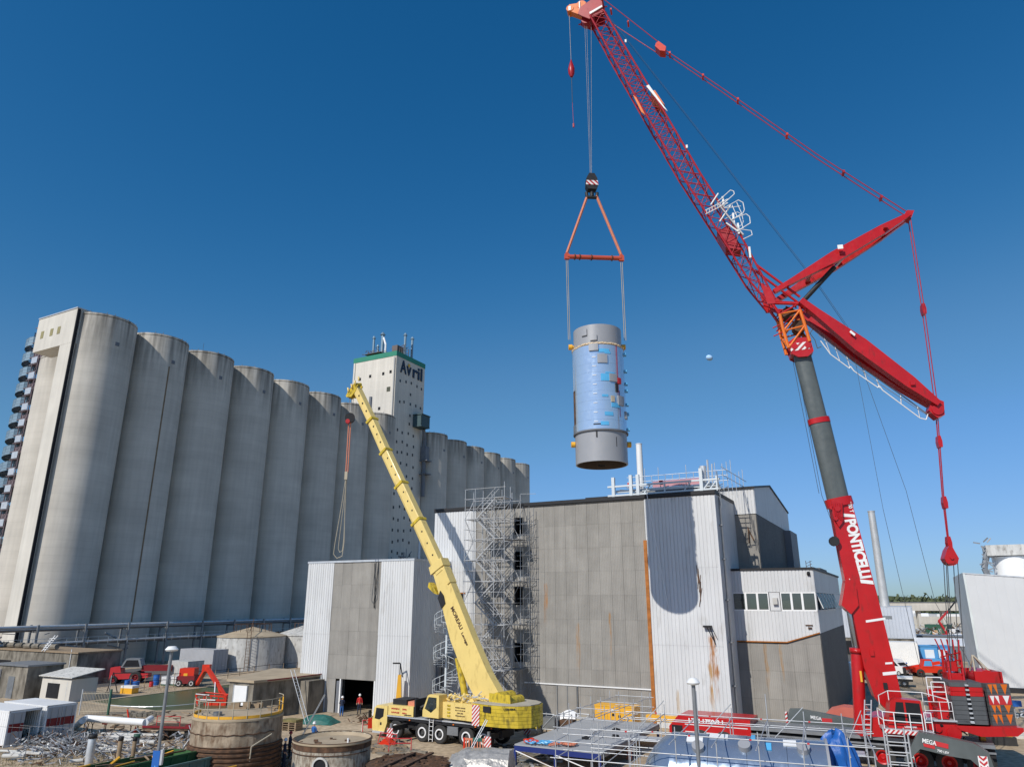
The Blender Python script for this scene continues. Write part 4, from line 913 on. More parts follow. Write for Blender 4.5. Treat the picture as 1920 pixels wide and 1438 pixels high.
MB().tube((2.7, -.5, 31.4), (2.7, .5, 31.4), .5, 12).tube((3.4, -.5, 32.6), (3.4, .5, 32.6), .5, 12).build('deflection_sheave', M['deeprust'], RCR, True)
# lattice jib
jib = MB().prism([(4.3, 33.3), (4.95, 33.3), (5.3, 35.2), (4.6, 34.6)], -1.0, -.8, 'y').build('jib', M['red'], RCR)
MB().prism([(4.3, 33.3), (4.95, 33.3), (5.3, 35.2), (4.6, 34.6)], .8, 1.0, 'y').build('foot_plate', M['red'], jib)
Lc = [(4.84, 33.35), (6.27, 35.81), (8.06, 40.02), (11.05, 46.83), (13.71, 53.6), (16.4, 60.46), (18.3, 65.6)]
Rc = [(4.30, 33.7), (5.0, 35.6), (6.36, 39.53), (9.2, 46.1), (11.95, 53.2), (14.7, 60.1), (16.95, 65.9)]
lat(jib, 'jib', Lc, Rc, .9, J, .085, 26, .036, True)
MB().prism([(6.5, 38.5), (7.7, 38.9), (8.3, 40.4), (7.3, 41.0)], -.7, .7, 'y').build('jib_joint', J, jib)
MB().prism([(11.9, 53.4), (11.6, 53.0), (13.1, 56.2), (13.35, 56.1)], .9, 1.02, 'y').build('joint_plate', M['white'], jib)
MB().prism([(12.1, 54.2), (11.8, 53.8), (12.6, 55.6), (13.0, 55.5)], -.95, .88, 'y').build('joint_box', O, jib)
MB().prism([(13.6, 53.0), (13.95, 53.4), (14.6, 55.4), (14.3, 55.0)], .9, 1.02, 'y').build('joint_plate', O, jib)
for (s_, z) in ((7.6, 43.3), (6.9, 41.6), (6.6, 40.6), (5.9, 38.3), (10.2, 48.9), (15.0, 61.5)): MB().box(s_ - .1, s_ + .06, 1.0, 1.12, z - .7 * (z < 45) - .1, z + .2).build('label_plate', M['white'], jib)
rod(jib, 'silver_strut', (7.5, 1.0, 41.0), (6.55, 1.0, 40.0), .07, W_, 5); rod(jib, 'silver_strut', (8.6, 1.0, 42.9), (7.9, 1.0, 43.9), .07, W_, 5); rod(jib, 'silver_strut', (8.0, 1.0, 41.2), (7.0, 1.0, 42.6), .07, W_, 5)
# jib head
m = MB()
for y0, y1 in ((-.8, -.65), (.65, .8)): m.prism([(18.4, 65.3), (17.0, 65.8), (17.1, 67.5), (17.6, 67.9), (19.3, 66.9), (19.5, 66.2), (19.2, 65.9)], y0, y1, 'y')
for _ in range(20):
    p = Vector((random.uniform(17.2, 19), random.uniform(-.6, .6), random.uniform(66, 67.3))); m.tube(p, p + Vector((random.uniform(-.9, .9), random.uniform(-.5, .5), random.uniform(-.4, .5))), .07, 5)
m.build('jib_head', J, jib)
MB().prism([(18.9, 66.1), (20.4, 67.2), (20.7, 67.6), (20.4, 68.0), (18.7, 67.9), (18.9, 67.2)], -.35, .35, 'y').build('runner', O, jib)
for (s_, z, r, c) in ((18.75, 65.75, .5, J), (18.3, 66.0, .4, J), (19.2, 67.7, .45, O), (20.35, 67.5, .38, O), (18.0, 67.1, .4, J)): MB().tube((s_, -.4, z), (s_, .4, z), r, 16).build('sheave', c, jib, True)
MB().prism([(18.3, 65.7), (18.35, 65.95), (17.1, 66.5), (17.05, 66.3)], .82, .95, 'y').build('light_plate', W_, jib)
MB().box(19.3, 19.42, .36, .5, 66.9, 68.0).build('light_plate', W_, jib); MB().box(20.25, 20.5, .36, .45, 67.2, 67.7).build('light_plate', W_, jib)
rod(jib, 'aerial', (17.6, 0, 67.8), (17.75, 0, 69.2), .04, W_, 4); rod(jib, 'pin', (17.1, -.9, 67.4), (17.1, .9, 67.4), .15, J, 8)
# catwalk on jib
def hoop(par, pts, r, y, m_, nm='guard_rail'):
    pts = [(a, y, z) for a, z in pts]; b = MB(); b.path(pts, r, 5); return b.build(nm, m_, par)
CW = MB().prism([(8.1, 42.9), (6.3, 39.6), (6.2, 39.65), (8.02, 42.95)], .95, 1.2, 'y').build('catwalk', M['boxgrey'], jib)
hoop(CW, [(8.04, 43.01), (6.9, 43.95), (6.65, 43.8), (6.62, 43.52), (7.85, 42.5)], .035, 1.2, W_)
hoop(CW, [(7.6, 42.3), (6.35, 42.9), (6.0, 42.6), (5.95, 41.9), (6.1, 41.6), (7.1, 41.1)], .035, 1.2, W_)
hoop(CW, [(7.0, 41.2), (5.85, 41.5), (5.6, 41.2), (5.6, 40.6), (6.7, 40.0)], .035, 1.2, W_)
hoop(CW, [(6.58, 40.2), (5.6, 39.9), (5.55, 39.5), (6.3, 39.2)], .03, 1.2, W_)
hoop(CW, [(7.45, 42.3), (6.2, 42.3)], .03, 1.2, W_); hoop(CW, [(6.9, 42.5), (6.6, 41.4)], .03, 1.2, W_); hoop(CW, [(6.5, 42.7), (6.2, 41.6)], .03, 1.2, W_); hoop(CW, [(6.4, 41.3), (6.2, 40.2)], .03, 1.2, W_)
hoop(CW, [(7.6, 42.3), (6.35, 42.9), (6.0, 42.6), (5.95, 41.9), (6.1, 41.6), (7.1, 41.1)], .03, -.8, W_)
for dy in (0, .35):
    hoop(CW, [(9.1, 42.0 + dy), (7.2, 42.8 + dy)], .045, 1.15, W_, 'ladder_rail')
for k in range(8): rod(CW, 'rung', (9.0 - k * .24, 1.15, 42.05 + k * .1), (9.0 - k * .24, 1.15, 42.4 + k * .1), .025, W_, 4)
# derrick masts
def mast(root, tip, y0, y1, h0, h1, nm, th):
    par = None
    for sg in (-1, 1):
        a = Vector((root[0], sg * y0, root[1])); b_ = Vector((tip[0], sg * y1, tip[1])); d = (b_ - a).normalized(); u = Vector((-d.z, 0, d.x)) if d.x < 0 else Vector((d.z, 0, -d.x)); u = -u if u.z < 0 else u
        vs = []
        for t_, hh in ((0, h0 * .45), (.12, h0 * .55), (.45, h1), (.8, h1 * .8), (1, h0 * .4)):
            c = a.lerp(b_, t_)
            for ss, yy in ((-1, -th), (1, -th), (1, th), (-1, th)): vs.append(tuple(c + u * hh * .5 * ss + Vector((0, yy, 0))))
        fs = [(4 * i + k, 4 * i + (k + 1) % 4, 4 * i + 4 + (k + 1) % 4, 4 * i + 4 + k) for i in range(4) for k in range(4)] + [(3, 2, 1, 0), (16, 17, 18, 19)]
        o_ = MB().add(vs, fs).build(nm, M['red'], RCR)
        par = par or o_
    return par
m1 = mast((4.4, 34.2), (-6.55, 40.05), 1.25, .35, .75, .95, 'luffing_mast', .22)
m2 = mast((2.5, 33.2), (-6.1, 24.3), 1.1, .4, 1.0, 1.15, 'luffing_mast', .42)
for mp, pts in ((m1, ((-1.0, 37.05), (-4.5, 38.95), (1.5, 35.7))), (m2, ((-2.5, 28.0), (0, 30.6), (-4.5, 25.9)))):
    for s_, z in pts: rod(mp, 'cross_member', (s_, -1.1, z), (s_, 1.1, z), .3, M['red'], h=.3)
MB().prism([(-6.6, 39.7), (-6.9, 40.3), (-6.4, 40.4), (-6.1, 40.0)], -.5, .5, 'y').build('mast_tip', M['red'], RCR)
MB().prism([(-5.8, 24.9), (-6.5, 24.5), (-6.4, 23.5), (-5.9, 23.3), (-5.4, 23.9)], -.5, .5, 'y').tube((-6.0, -.6, 23.9), (-6.0, .6, 23.9), .4, 14).build('mast_tip', M['red'], RCR)
rod(RCR, 'mast_cylinder', (2.3, .3, 33.4), (-.5, .3, 36.2), .2, M['black'], 10); rod(RCR, 'cylinder_rod', (-.5, .3, 36.2), (-1.2, .3, 36.9), .12, M['chrome'], 10)
MB().box(-1.1, -.7, 1.45, 1.5, 37.2, 37.55).build('label_plate', W_, RCR)
MB().prism([(-.75, 30.3), (-1.05, 29.95), (-.95, 29.8), (-.65, 30.15)], 1.46, 1.5, 'y').build('label_plate', W_, RCR)
for (a, b_) in (((5.4, 37.0), (2.4, 33.8)),): rod(RCR, 'back_strut', (a[0], .6, a[1]), (b_[0], .6, b_[1]), .1, M['red'], 6); rod(RCR, 'back_strut', (a[0], -.6, a[1]), (b_[0], -.6, b_[1]), .1, M['red'], 6)
# mast walkway rails
wr = MB().path([(1.43, -.2, 31.14), (-.97, -.2, 28.3), (-3.93, -.2, 25.4), (-5.47, -.2, 23.79)], .045, 5).build('walkway_rail', M['galv_dk'], RCR)
MB().path([(1.2, -.1, 30.2), (.6, -.1, 29.0), (-.6, -.1, 27.75), (-.7, -.1, 27.9), (-.9, -.1, 27.5), (-2.4, -.1, 26.05), (-2.5, -.1, 26.2), (-2.7, -.1, 25.8), (-4.9, -.1, 23.5), (-5.3, -.1, 23.35), (-5.5, -.1, 23.8)], .04, 5).build('walkway_rail', W_, RCR)
MB().path([(1.3, -.1, 30.7), (-.7, -.1, 28.3), (-2.6, -.1, 26.3), (-5.3, -.1, 23.8)], .025, 4).build('walkway_rail', M['galv_dk'], RCR)
for (a, b_) in (((.9, 30.55), (.6, 29.0)), ((.2, 29.7), (0, 28.35)), ((-.55, 28.8), (-.65, 27.75)), ((-1.6, 27.7), (-1.7, 26.7)), ((-2.4, 26.9), (-2.5, 26.0)), ((-3.9, 25.4), (-3.8, 24.6)), ((-4.9, 24.4), (-4.9, 23.5))): rod(wr, 'post', (a[0], -.2, a[1]), (b_[0], -.1, b_[1]), .04, M['galv'], 4)
MB().path([(1.6, -.1, 31.3), (1.9, -.1, 30.9), (1.6, -.1, 30.3), (1.5, -.1, 29.6), (1.2, -.1, 29.7)], .035, 4).build('hose_loop', M['wire_dk'], RCR)
# pendants (stay bars)
def stay(pts, y0, y1=None, r=.04, nm='pendant', m_=None):
    y1 = y0 if y1 is None else y1
    n = len(pts) - 1
    for i in range(n): rod(RCR, nm, (pts[i][0], y0 + (y1 - y0) * i / n, pts[i][1]), (pts[i + 1][0], y0 + (y1 - y0) * (i + 1) / n, pts[i + 1][1]), r, m_ or J, 6)
stay([(17.15, 67.55), (11.73, 61.05)], .9, .35); stay([(17.3, 66.9), (11.9, 60.45)], -1.0, -.35)
MB().prism([(11.3, 60.6), (11.95, 61.4), (12.2, 61.2), (12.3, 60.9), (11.9, 60.3), (11.4, 60.1)], -.45, .45, 'y').build('pendant_yoke', M['liftred'], RCR)
sp_ = [(11.5, 60.5), (6.79, 55.2), (-.42, 46.8), (-6.56, 40.2)]
stay(sp_, .25, .3); stay(sp_, -.25, -.3)
for s_, z in ((11.0, 59.95), (8.2, 56.8), (5.4, 53.6), (1.7, 49.2), (-2.3, 44.8), (-4.8, 42.0), (14.7, 64.5), (16.3, 66.4)): MB().box(s_ - .08, s_ + .08, -.34, .34, z - .1, z + .12).build('pendant_joint', M['liftred'] if s_ > 1 else J, RCR)
stay([(-6.6, 40.0), (-6.4, 32.0), (-6.1, 24.2)], .3, .3, .04); stay([(-6.6, 40.0), (-6.4, 32.0), (-6.1, 24.2)], -.3, -.3, .04)
stay([(-6.05, 23.9), (-5.49, 17.7), (-5.3, 14.2)], .2, .12, .04); stay([(-6.05, 23.9), (-5.49, 17.7), (-5.3, 14.2)], -.2, -.12, .04)
for s_, z in ((-6.4, 32), (-5.85, 21.6), (-5.5, 17.2), (-5.32, 14.4)): MB().prism([(s_ - .12, z - .42), (s_ + .12, z - .42), (s_ + .15, z), (s_ + .09, z + .42), (s_ - .09, z + .42), (s_ - .15, z)], -.3, .3, 'y').build('pendant_joint', J if z > 30 else M['red'], RCR)
m = MB().tube((-5.2, -.45, 13.25), (-5.2, .45, 13.25), .42, 18).tube((-5.2, -.6, 13.35), (-5.2, .6, 13.35), .12, 8).prism([(-5.3, 14.3), (-5.65, 13.3), (-5.5, 12.95), (-4.9, 12.95), (-4.75, 13.3), (-5.0, 13.9)], -.5, .5, 'y'); m.build('pulley_block', M['red'], RCR, True)
for y, x0, x1 in ((.4, -4.85, -3.9), (.3, -4.95, -4.1), (.4, -5.55, -4.75), (-.3, -5.5, -4.6), (-.2, -4.85, -4.0)): rod(RCR, 'luffing_rope', (x0, y, 13.1), (x1, y, 5.2), .03, M['wire_dk'], 4)
# hoist ropes
for y in (.15, -.15): stay([(17.1, 66.8), (10.24, 53.5), (.82, 34.9), (-.95, 30.9)], y, y, .014, 'hoist_rope', M['wire_dk'])
stay([(-.95, 30.9), (-1.42, 16.85), (-2.3, 5.0)], .15, .15, .014, 'hoist_rope', M['wire_dk']); stay([(-.95, 30.9), (-3.2, 18.14), (-3.89, 10.36), (-5.62, 5.8)], -.15, -.15, .014, 'hoist_rope', M['wire_dk'])
stay([(3.24, 28.9), (2.6, 18.0), (1.9, 14.9)], .2, .2, .018, 'cable', M['wire_dk']); stay([(3.4, 28.9), (2.7, 18.2)], -.3, -.3, .018, 'cable', M['wire_dk'])
for (x0, x1) in ((18.95, 19.0), (18.75, 18.92), (18.3, 18.86)): rod(RCR, 'hoist_rope', (x0, .12, 65.6), (x1 - .02, .05, 48.3), .02, M['wire'], 5)
rod(RCR, 'auxiliary_rope', (20.5, 0, 67.3), (20.45, 0, 61.2), .03, M['wire'], 5)
MB().lathe([(0, 59.5), (.14, 59.5), (.3, 59.9), (.33, 60.4), (.22, 60.9), (.1, 61.3), (.06, 61.5)], 14, (20.45, 0)).build('hook_ball', M['jibred'], RCR, True)
rod(RCR, 'chain', (20.45, 0, 59.5), (20.45, 0, 56.5), .035, M['wire_dk'], 4); rod(RCR, 'chain', (20.45, 0, 56.5), (20.4, 0, 54.0), .022, J, 4)
MB().tube((20.4, 0, 53.7), (20.4, 0, 54.1), .09, 6).build('hook', J, RCR)
# ---------------------------------------------------------------- hook block, spreader, vessel
LP = CB + DV * 18.9
hb = thing('hook_block', 'black and striped hook block above the orange slings', 'hook block', (LP.x, LP.y, 46.0), 4)
MB().prism([(-.55, .9), (-.5, 1.7), (-.25, 2.2), (.25, 2.2), (.5, 1.7), (.55, .9), (.4, .55), (-.4, .55)], -.35, .35, 'y').build('sheave_housing', M['black'], hb)
MB().prism([(-.58, .95), (.58, .95), (.52, 1.4), (-.52, 1.4)], -.40, -.36, 'y').build('striped_plate', M['hazard'], hb)
MB().tube((0, 0, -.1), (0, 0, .6), .2, 10).tube((-.45, 0, -.15), (.45, 0, -.15), .16, 10).tube((-.45, 0, -.15), (-.5, 0, .35), .15, 8).tube((.45, 0, -.15), (.5, 0, .35), .15, 8).build('ramshorn_hook', M['black'], hb, True)
hb2 = thing('spreader_beam', 'dull red spreader beam hanging between the orange slings and grey slings', 'beam', (LP.x, LP.y, 39.75), 4)
MB().tube((-2.4, 0, 0), (2.4, 0, 0), .2, 14).build('beam_tube', M['beamred'], hb2, True)
for x in (-2.45, 2.45): MB().prism([(x - .22, -.25), (x + .22, -.25), (x + .22, .2), (x, .42), (x - .22, .2)], -.14, .14, 'y').build('end_lug', M['beamred'], hb2)
for x in (-1.75, -1.3, -.25, 1.6): MB().tube((x - .04, 0, 0), (x + .04, 0, 0), .28, 14).build('clamp', M['deeprust'], hb2, True)
def sling(nm, label, cat, p, q, r, m_, grp, dbl=0):
    m = MB(); p, q = Vector(p), Vector(q)
    b0 = (p + q) / 2
    for k in ((-dbl, dbl) if dbl else (0,)):
        o_ = Vector((k, 0, 0)); n_ = 8
        pts = [p.lerp(q, i / n_) + o_ * (1 if dbl else 1) + Vector((0, .0, 0)) for i in range(n_ + 1)]
        m.path([x - b0 for x in pts], r, 6)
    ob = m.build(nm, m_, smooth=True); tag(ob, label, cat, grp, loc=b0, rot=0); return ob
L2 = Matrix.Rotation(R(4), 3, 'Z') @ Vector((2.45, 0, 0))
for sg, w_ in ((-1, 'left'), (1, 'right')):
    sling('sling', 'orange round sling from the hook block to the %s end of the spreader beam' % w_, 'sling', (LP.x + sg * .42, LP.y, 46.0), (LP.x + sg * L2.x, LP.y + sg * L2.y, 40.1), .13, M['sling'], 'orange slings')
    sling('sling', 'long pale grey sling from the %s end of the spreader beam to the vessel' % w_, 'sling', (LP.x + sg * L2.x, LP.y + sg * L2.y, 39.4), (LP.x + sg * 2.42, LP.y + sg * .1, 31.9), .028, M['khaki'], 'grey slings', .07)
V = thing('process_vessel', 'shiny cylindrical vessel section with grey end rings hanging in mid-air', 'vessel', (LP.x, LP.y, 21.0), 0)
MB().lathe([(2.0, .05), (2.12, .05), (2.12, 2.55), (2.0, 2.55)], 64).build('bottom_ring', M['paint_grey'], V, True)
MB().lathe([(2.0, 10.0), (2.04, 10.0), (2.04, 11.6), (1.9, 11.6)], 64).build('top_ring', M['paint_grey'], V, True)
MB().lathe([(1.98, .04), (1.96, 4), (1.96, 11.4)], 48).build('inner_wall', mat('inner_shell', (.12, .09, .07), .8), V, True)
MB().lathe([(0, 6.5), (1.95, 6.5)], 48).build('inner_floor', M['darkint'], V)
hh = (9.75 - 2.6) / 9
for k in range(9): MB().lathe([(2.165, 2.6 + k * hh), (2.178, 2.6 + (k + 1) * hh - .012), (2.15, 2.6 + (k + 1) * hh - .004)], 64).build('shell_plate', M['mat_steel'], V, True)
m = MB()
for k in range(64):
    a = k / 64 * 6.283; m.tube((2.12 * math.cos(a), 2.12 * math.sin(a), 9.85 + random.uniform(-.05, .05)), (2.12 * math.cos(a + .1), 2.12 * math.sin(a + .1), 9.85 + random.uniform(-.05, .05)), .12, 5)
m.build('insulation_ring', M['insul'], V, True)
MB().lathe([(2.15, 2.5), (2.26, 2.5), (2.26, 2.62), (2.15, 2.62)], 64).build('flange', M['blue_dark'], V, True)
def onshell(nm, ang, z, w_, h_, m_, t=.05, r=2.17):
    """small curved plate; ang 0 faces the camera, positive to the right"""
    a = R(-90 + ang); dw = w_ / 2 / r; vs = []; n = 5
    for i in range(n + 1):
        aa = a - dw + 2 * dw * i / n
        for rr in (r + .003, r + t):
            for zz in (z - h_ / 2, z + h_ / 2): vs.append((rr * math.cos(aa), rr * math.sin(aa), zz))
    fs = []
    for i in range(n):
        o_ = 4 * i; fs += [(o_ + 2, o_ + 6, o_ + 7, o_ + 3), (o_ + 1, o_ + 3, o_ + 7, o_ + 5), (o_, o_ + 4, o_ + 6, o_ + 2)]
    fs += [(0, 2, 3, 1), (4 * n, 4 * n + 1, 4 * n + 3, 4 * n + 2)]
    MB().add(vs, fs).build(nm, m_, V)
pw = 4.35 / 103   # metres per photo pixel on the shell
for (ang, z, w_, h_) in ((2, 8.5, .8, .75), (25, 6.9, .7, .65), (45, 5.05, .75, .8), (68, 4.0, .5, .6)): onshell('inspection_box', ang, z, w_, h_, M['paint_grey'], .1)
for (ang, z, w_, h_) in ((-38, 10.95, .5, .55), (-16, 10.4, .55, .5)): onshell('lifting_pad', ang, z, w_, h_, M['paint_grey'], .12, 2.04)
onshell('lifting_pad', -16, 9.5, .75, .6, M['paint_grey'], .14)
for (ang, z, w_, h_) in ((6, 9.2, .9, .3), (14, 9.05, .5, .2), (8, 6.9, .8, .6), (5, 5.35, .5, .18), (30, 4.6, .85, .36), (12, 3.85, .7, .3), (2, 3.05, .65, .3), (18, 7.3, .8, .12)): onshell('film_patch', ang, z, w_, h_, M['film'], .035)
for z in (9.4, 7.9, 6.8, 6.2, 5.0, 4.2, 2.9): onshell('blue_bracket', 78, z, .45, .18, M['film'], .22)
onshell('red_tape', 38, 7.8, .14, 4.2, mat('tape_pink', (.45, .14, .22), .6), .01); onshell('red_tape', 41, 4.8, .12, 2.2, mat('tape_mauve', (.22, .14, .28), .6), .01)
onshell('red_box', 40, 6.7, .35, .5, M['redwhite'], .15); onshell('dark_slot', 33, 6.1, .2, .75, M['black'], .1); onshell('hinge', 22, 5.1, .3, .5, M['khaki'], .08)
onshell('side_recess', -80, 4.4, .55, 3.6, M['deeprust'], .02); onshell('side_recess', -78, 2.9, .5, .7, M['galv_dk'], .1)
onshell('lifting_lug', -16, 2.2, .1, .5, M['black'], .06, 2.12); onshell('cut_mark', 28, 1.6, .05, .8, M['black'], .01, 2.12); onshell('plate_edge', -14, 3.0, .6, .08, M['black'], .04)
for k in range(8): onshell('highlight_strip', -16, 3.2 + k * .78, .32, .05, M['white'], .04)  # white strips drawn in for the bright highlights crossing the shell
for (x, z) in ((-2.32, 10.25), (2.22, 10.25), (-2.3, 1.75), (2.3, 1.75)):
    m = MB().tube((x - .16, 0, z), (x + .16, 0, z), .24, 12).tube((x * .8, 0, z), (x, 0, z), .14, 10); m.build('trunnion', M['machine'], V, True)
MB().lathe([(.28, -.02), (.33, 0), (.3, .05)], 10, (0, 0)).build('drain', M['black'], V)
# ================================================================ yellow mobile crane
YB = G(-31.8, 51.8); YR = 143.13
Y = thing('mobile_crane', 'yellow five-axle telescopic crane with lettered boom parked before the plant hall', 'crane', YB, YR)
MY = (Matrix.Translation(YB) @ Matrix.Rotation(R(YR), 4, 'Z')).inverted() @ (Matrix.Translation(YB) @ Matrix.Rotation(R(-30), 4, 'Z'))
def yg(x, y, z): return MY @ Vector((x, y, z))
def yb(): b = MB(); b.M = MY; return b
ye = M['yellow']
for x in (-5.6, -2.95, -1.3, 1.16, 2.75):
    for s_ in (-1, 1): wheel(Y, MY, x, s_ * 1.22, .68, .42, M['white'])
yb().box(-7.3, 4.0, -.9, .9, .75, 1.3).box(-6.6, 3.9, -1.35, 1.35, 1.38, 1.58).build('chassis', M['black'], Y)
yb().box(-6.5, 4.1, -1.42, 1.42, 1.58, 1.68).build('deck', M['galv'], Y)
for k in range(5): yb().prism([((-5.6, -2.95, -1.3, 1.16, 2.75)[k] - .78, 1.2), ((-5.6, -2.95, -1.3, 1.16, 2.75)[k] - .6, 1.40), ((-5.6, -2.95, -1.3, 1.16, 2.75)[k] + .6, 1.40), ((-5.6, -2.95, -1.3, 1.16, 2.75)[k] + .78, 1.2), ((-5.6, -2.95, -1.3, 1.16, 2.75)[k] + .6, 1.36), ((-5.6, -2.95, -1.3, 1.16, 2.75)[k] - .6, 1.36)], -1.44, -1.0, 'y').build('mudguard', M['black'], Y)
cb = yb().prism([(-8.0, .45), (-8.05, 1.2), (-7.85, 2.15), (-7.6, 2.35), (-6.5, 2.35), (-6.5, 1.1), (-6.75, .45)], -1.4, 1.4, 'y').build('driver_cab', ye, Y)
yb().prism([(-7.78, 1.35), (-7.66, 2.15), (-6.85, 2.12), (-6.9, 1.55), (-7.3, 1.3)], -1.42, -1.40, 'y').build('side_window', M['darkint'], cb)
b = yb(); b.add([(-8.06, -1.2, 1.3), (-8.06, 1.2, 1.3), (-7.86, 1.2, 2.15), (-7.86, -1.2, 2.15)], [(0, 1, 2, 3)]); b.build('windscreen', M['darkint'], cb)
yb().box(-7.9, -6.7, -1.5, -1.0, .30, .45).build('cab_step', M['galv'], cb); yb().box(-7.2, -7.05, -1.42, -1.38, .9, 1.1).build('door_handle', M['black'], cb)
bx = yb().box(-6.45, -3.9, -1.38, .9, 1.7, 2.45).build('engine_housing', ye, Y)
for i, s1 in enumerate(('MOREAU', 'LEVAGE')):
    text(bx, s1, yg(-6.1, -1.4, 2.15 - i * .28), MY.to_3x3() @ Vector((1, 0, 0)), (0, 0, 1), .8, .11, M['redwhite'], .01); text(bx, ('200t', '60m')[i], yg(-5.0, -1.4, 2.15 - i * .28), MY.to_3x3() @ Vector((1, 0, 0)), (0, 0, 1), .45, .11, M['redwhite'], .01)
text(bx, 'LIEBHERR', yg(-4.8, -1.4, 1.76), MY.to_3x3() @ Vector((1, 0, 0)), (0, 0, 1), .75, .08, M['black'], .01)
yb().box(-6.3, -4.9, -1.0, .6, 2.45, 2.85).build('tool_crate', M['black'], Y)
yb().box(-4.75, -3.95, -1.0, .6, 2.4, 2.75).build('stowed_slings', M['sling'], Y)
yb().box(-3.85, -3.7, -1.35, 1.0, 1.7, 3.0).build('dark_partition', M['black'], Y)
m = yb()
for _ in range(60):
    p = Vector((random.uniform(-3.6, -1.4), random.uniform(-1.0, .8), random.uniform(1.75, 2.4))); m.tube(p, p + Vector((random.uniform(-.5, .5), random.uniform(-.4, .4), random.uniform(-.2, .2))), random.choice((.04, .07, .12)), 5)
stuff(m.build('stowed_gear', M['black'], Y))
for y in (-1.55, 1.55): yb().box(-8.25, -8.15, y - .12, y + .12, 1.4, 1.95).build('mirror', M['black'], cb)
for y in (-1.0, 1.0): yb().box(-8.1, -8.02, y - .16, y + .16, .6, .78).build('headlight', M['white'], cb)
yb().box(-8.1, -8.0, -1.3, 1.3, .4, .55).build('bumper', M['galv_dk'], cb)
for x in (-4.2, .0, 2.0, 3.4): yb().box(x - .06, x + .06, -1.45, -1.42, 1.42, 1.5).build('side_lamp', M['orange'], Y)
yb().box(-.6, .4, -1.4, -1.0, .7, 1.3).build('fuel_tank', M['galv_dk'], Y)
# outriggers
for (x, y0, y1) in ((-4.5, -1.4, -3.3), (3.9, -1.4, -2.6), (-4.5, 1.4, 3.3), (3.9, 1.4, 3.3)):
    yb().prism([(x - .15, .9), (x + .15, .9), (x + .15, 1.25), (x - .15, 1.25)], min(y0, y1), max(y0, y1), 'y').build('outrigger_beam', M['black'], Y)
    m = yb(); m.tube((x, y1, .1), (x, y1, 1.45), .12, 10).lathe([(0, .14), (.4, .1), (.4, .02)], 14, (x, y1)); m.build('outrigger_leg', M['galv_dk'], Y, True)
    yb().box(x - .28, x + .28, y1 - .17, y1 - .13, .45, 1.15).build('hazard_board', M['hazard_fine'], Y)
for dx in (0, .36): rod(Y, 'ladder_rail', yg(-2.2 + dx, -1.55, .15), yg(-2.2 + dx, -1.5, 1.75), .03, W_, 5)
for k in range(5): rod(Y, 'rung', yg(-2.2, -1.54, .3 + k * .3), yg(-1.84, -1.54, .3 + k * .3), .022, W_, 5)
# superstructure in crane coordinates (x towards the boom tip, +y towards the camera)
MB().tube((0, 0, 1.6), (0, 0, 1.85), 1.0, 24).build('slew_ring', M['black'], Y, True)
cs = MB().prism([(2.6, 1.85), (2.6, 2.3), (2.1, 3.4), (1.9, 3.5), (.9, 3.5), (.9, 1.85)], 1.0, 1.95, 'y').build('crane_cab', ye, Y)
MB().prism([(2.35, 2.45), (1.98, 3.3), (1.15, 3.3), (1.15, 2.6), (1.5, 2.35), (1.7, 2.2)], 1.955, 1.97, 'y').build('cab_window', M['glass'], cs)
b = MB(); b.add([(2.61, 1.1, 2.3), (2.61, 1.85, 2.3), (2.13, 1.85, 3.38), (2.13, 1.1, 3.38)], [(0, 1, 2, 3)]); b.build('windscreen', M['darkint'], cs)
MB().prism([(2.3, 2.5), (1.96, 3.25), (1.2, 3.25), (1.2, 2.6), (1.5, 2.4)], 1.955, 1.958, 'y').build('dark_interior', M['blue_dark'], cs)
bd = MB().prism([(.9, 1.85), (.9, 3.0), (-3.3, 3.05), (-3.3, 1.85)], -1.2, 1.5, 'y').build('machine_house', ye, Y)
for k in range(4): MB().box(.1, .4, 1.5, 1.55, 2.0 + k * .24, 2.12 + k * .24).build('louvre', M['yellow2'], bd)
for i, s1 in enumerate(('MOREAU LEVAGE', '02 41 00 00 00', 'GRUES', 'TRANSPORT')): text(bd, s1, (-.4 - (.2 if i == 2 else 0), 1.51, 2.65 - i * .19), (-1, 0, 0), (0, 0, 1), 1.0 - .4 * (i == 2), .09, M['deeprust'], .01)
m = MB().box(-3.0, .3, -1.0, .9, 3.0, 3.3)
for _ in range(50):
    p = Vector((random.uniform(-2.8, .8), random.uniform(.2, 1.5), random.uniform(3.05, 3.6))); m.tube(p, p + Vector((random.uniform(-.6, .6), random.uniform(-.2, .2), random.uniform(-.15, .2))), random.choice((.03, .06, .1)), 5)
m.build('deck_machinery', ye, Y)
m = MB()
for _ in range(36):
    p = Vector((random.uniform(-2.8, .3), random.uniform(.9, 1.5), random.uniform(3.1, 3.7))); m.tube(p, p + Vector((random.uniform(-.5, .5), random.uniform(-.2, .2), random.uniform(-.15, .2))), .035, 5)
stuff(m.build('hydraulic_lines', M['galv'], Y))
MB().tube((-4.0, -.9, 3.45), (-4.0, .9, 3.45), .5, 18).tube((-4.9, -.8, 3.3), (-4.9, .8, 3.3), .42, 18).box(-5.3, -3.3, .85, 1.0, 2.9, 3.85).build('winch', M['yellow2'], Y, True)
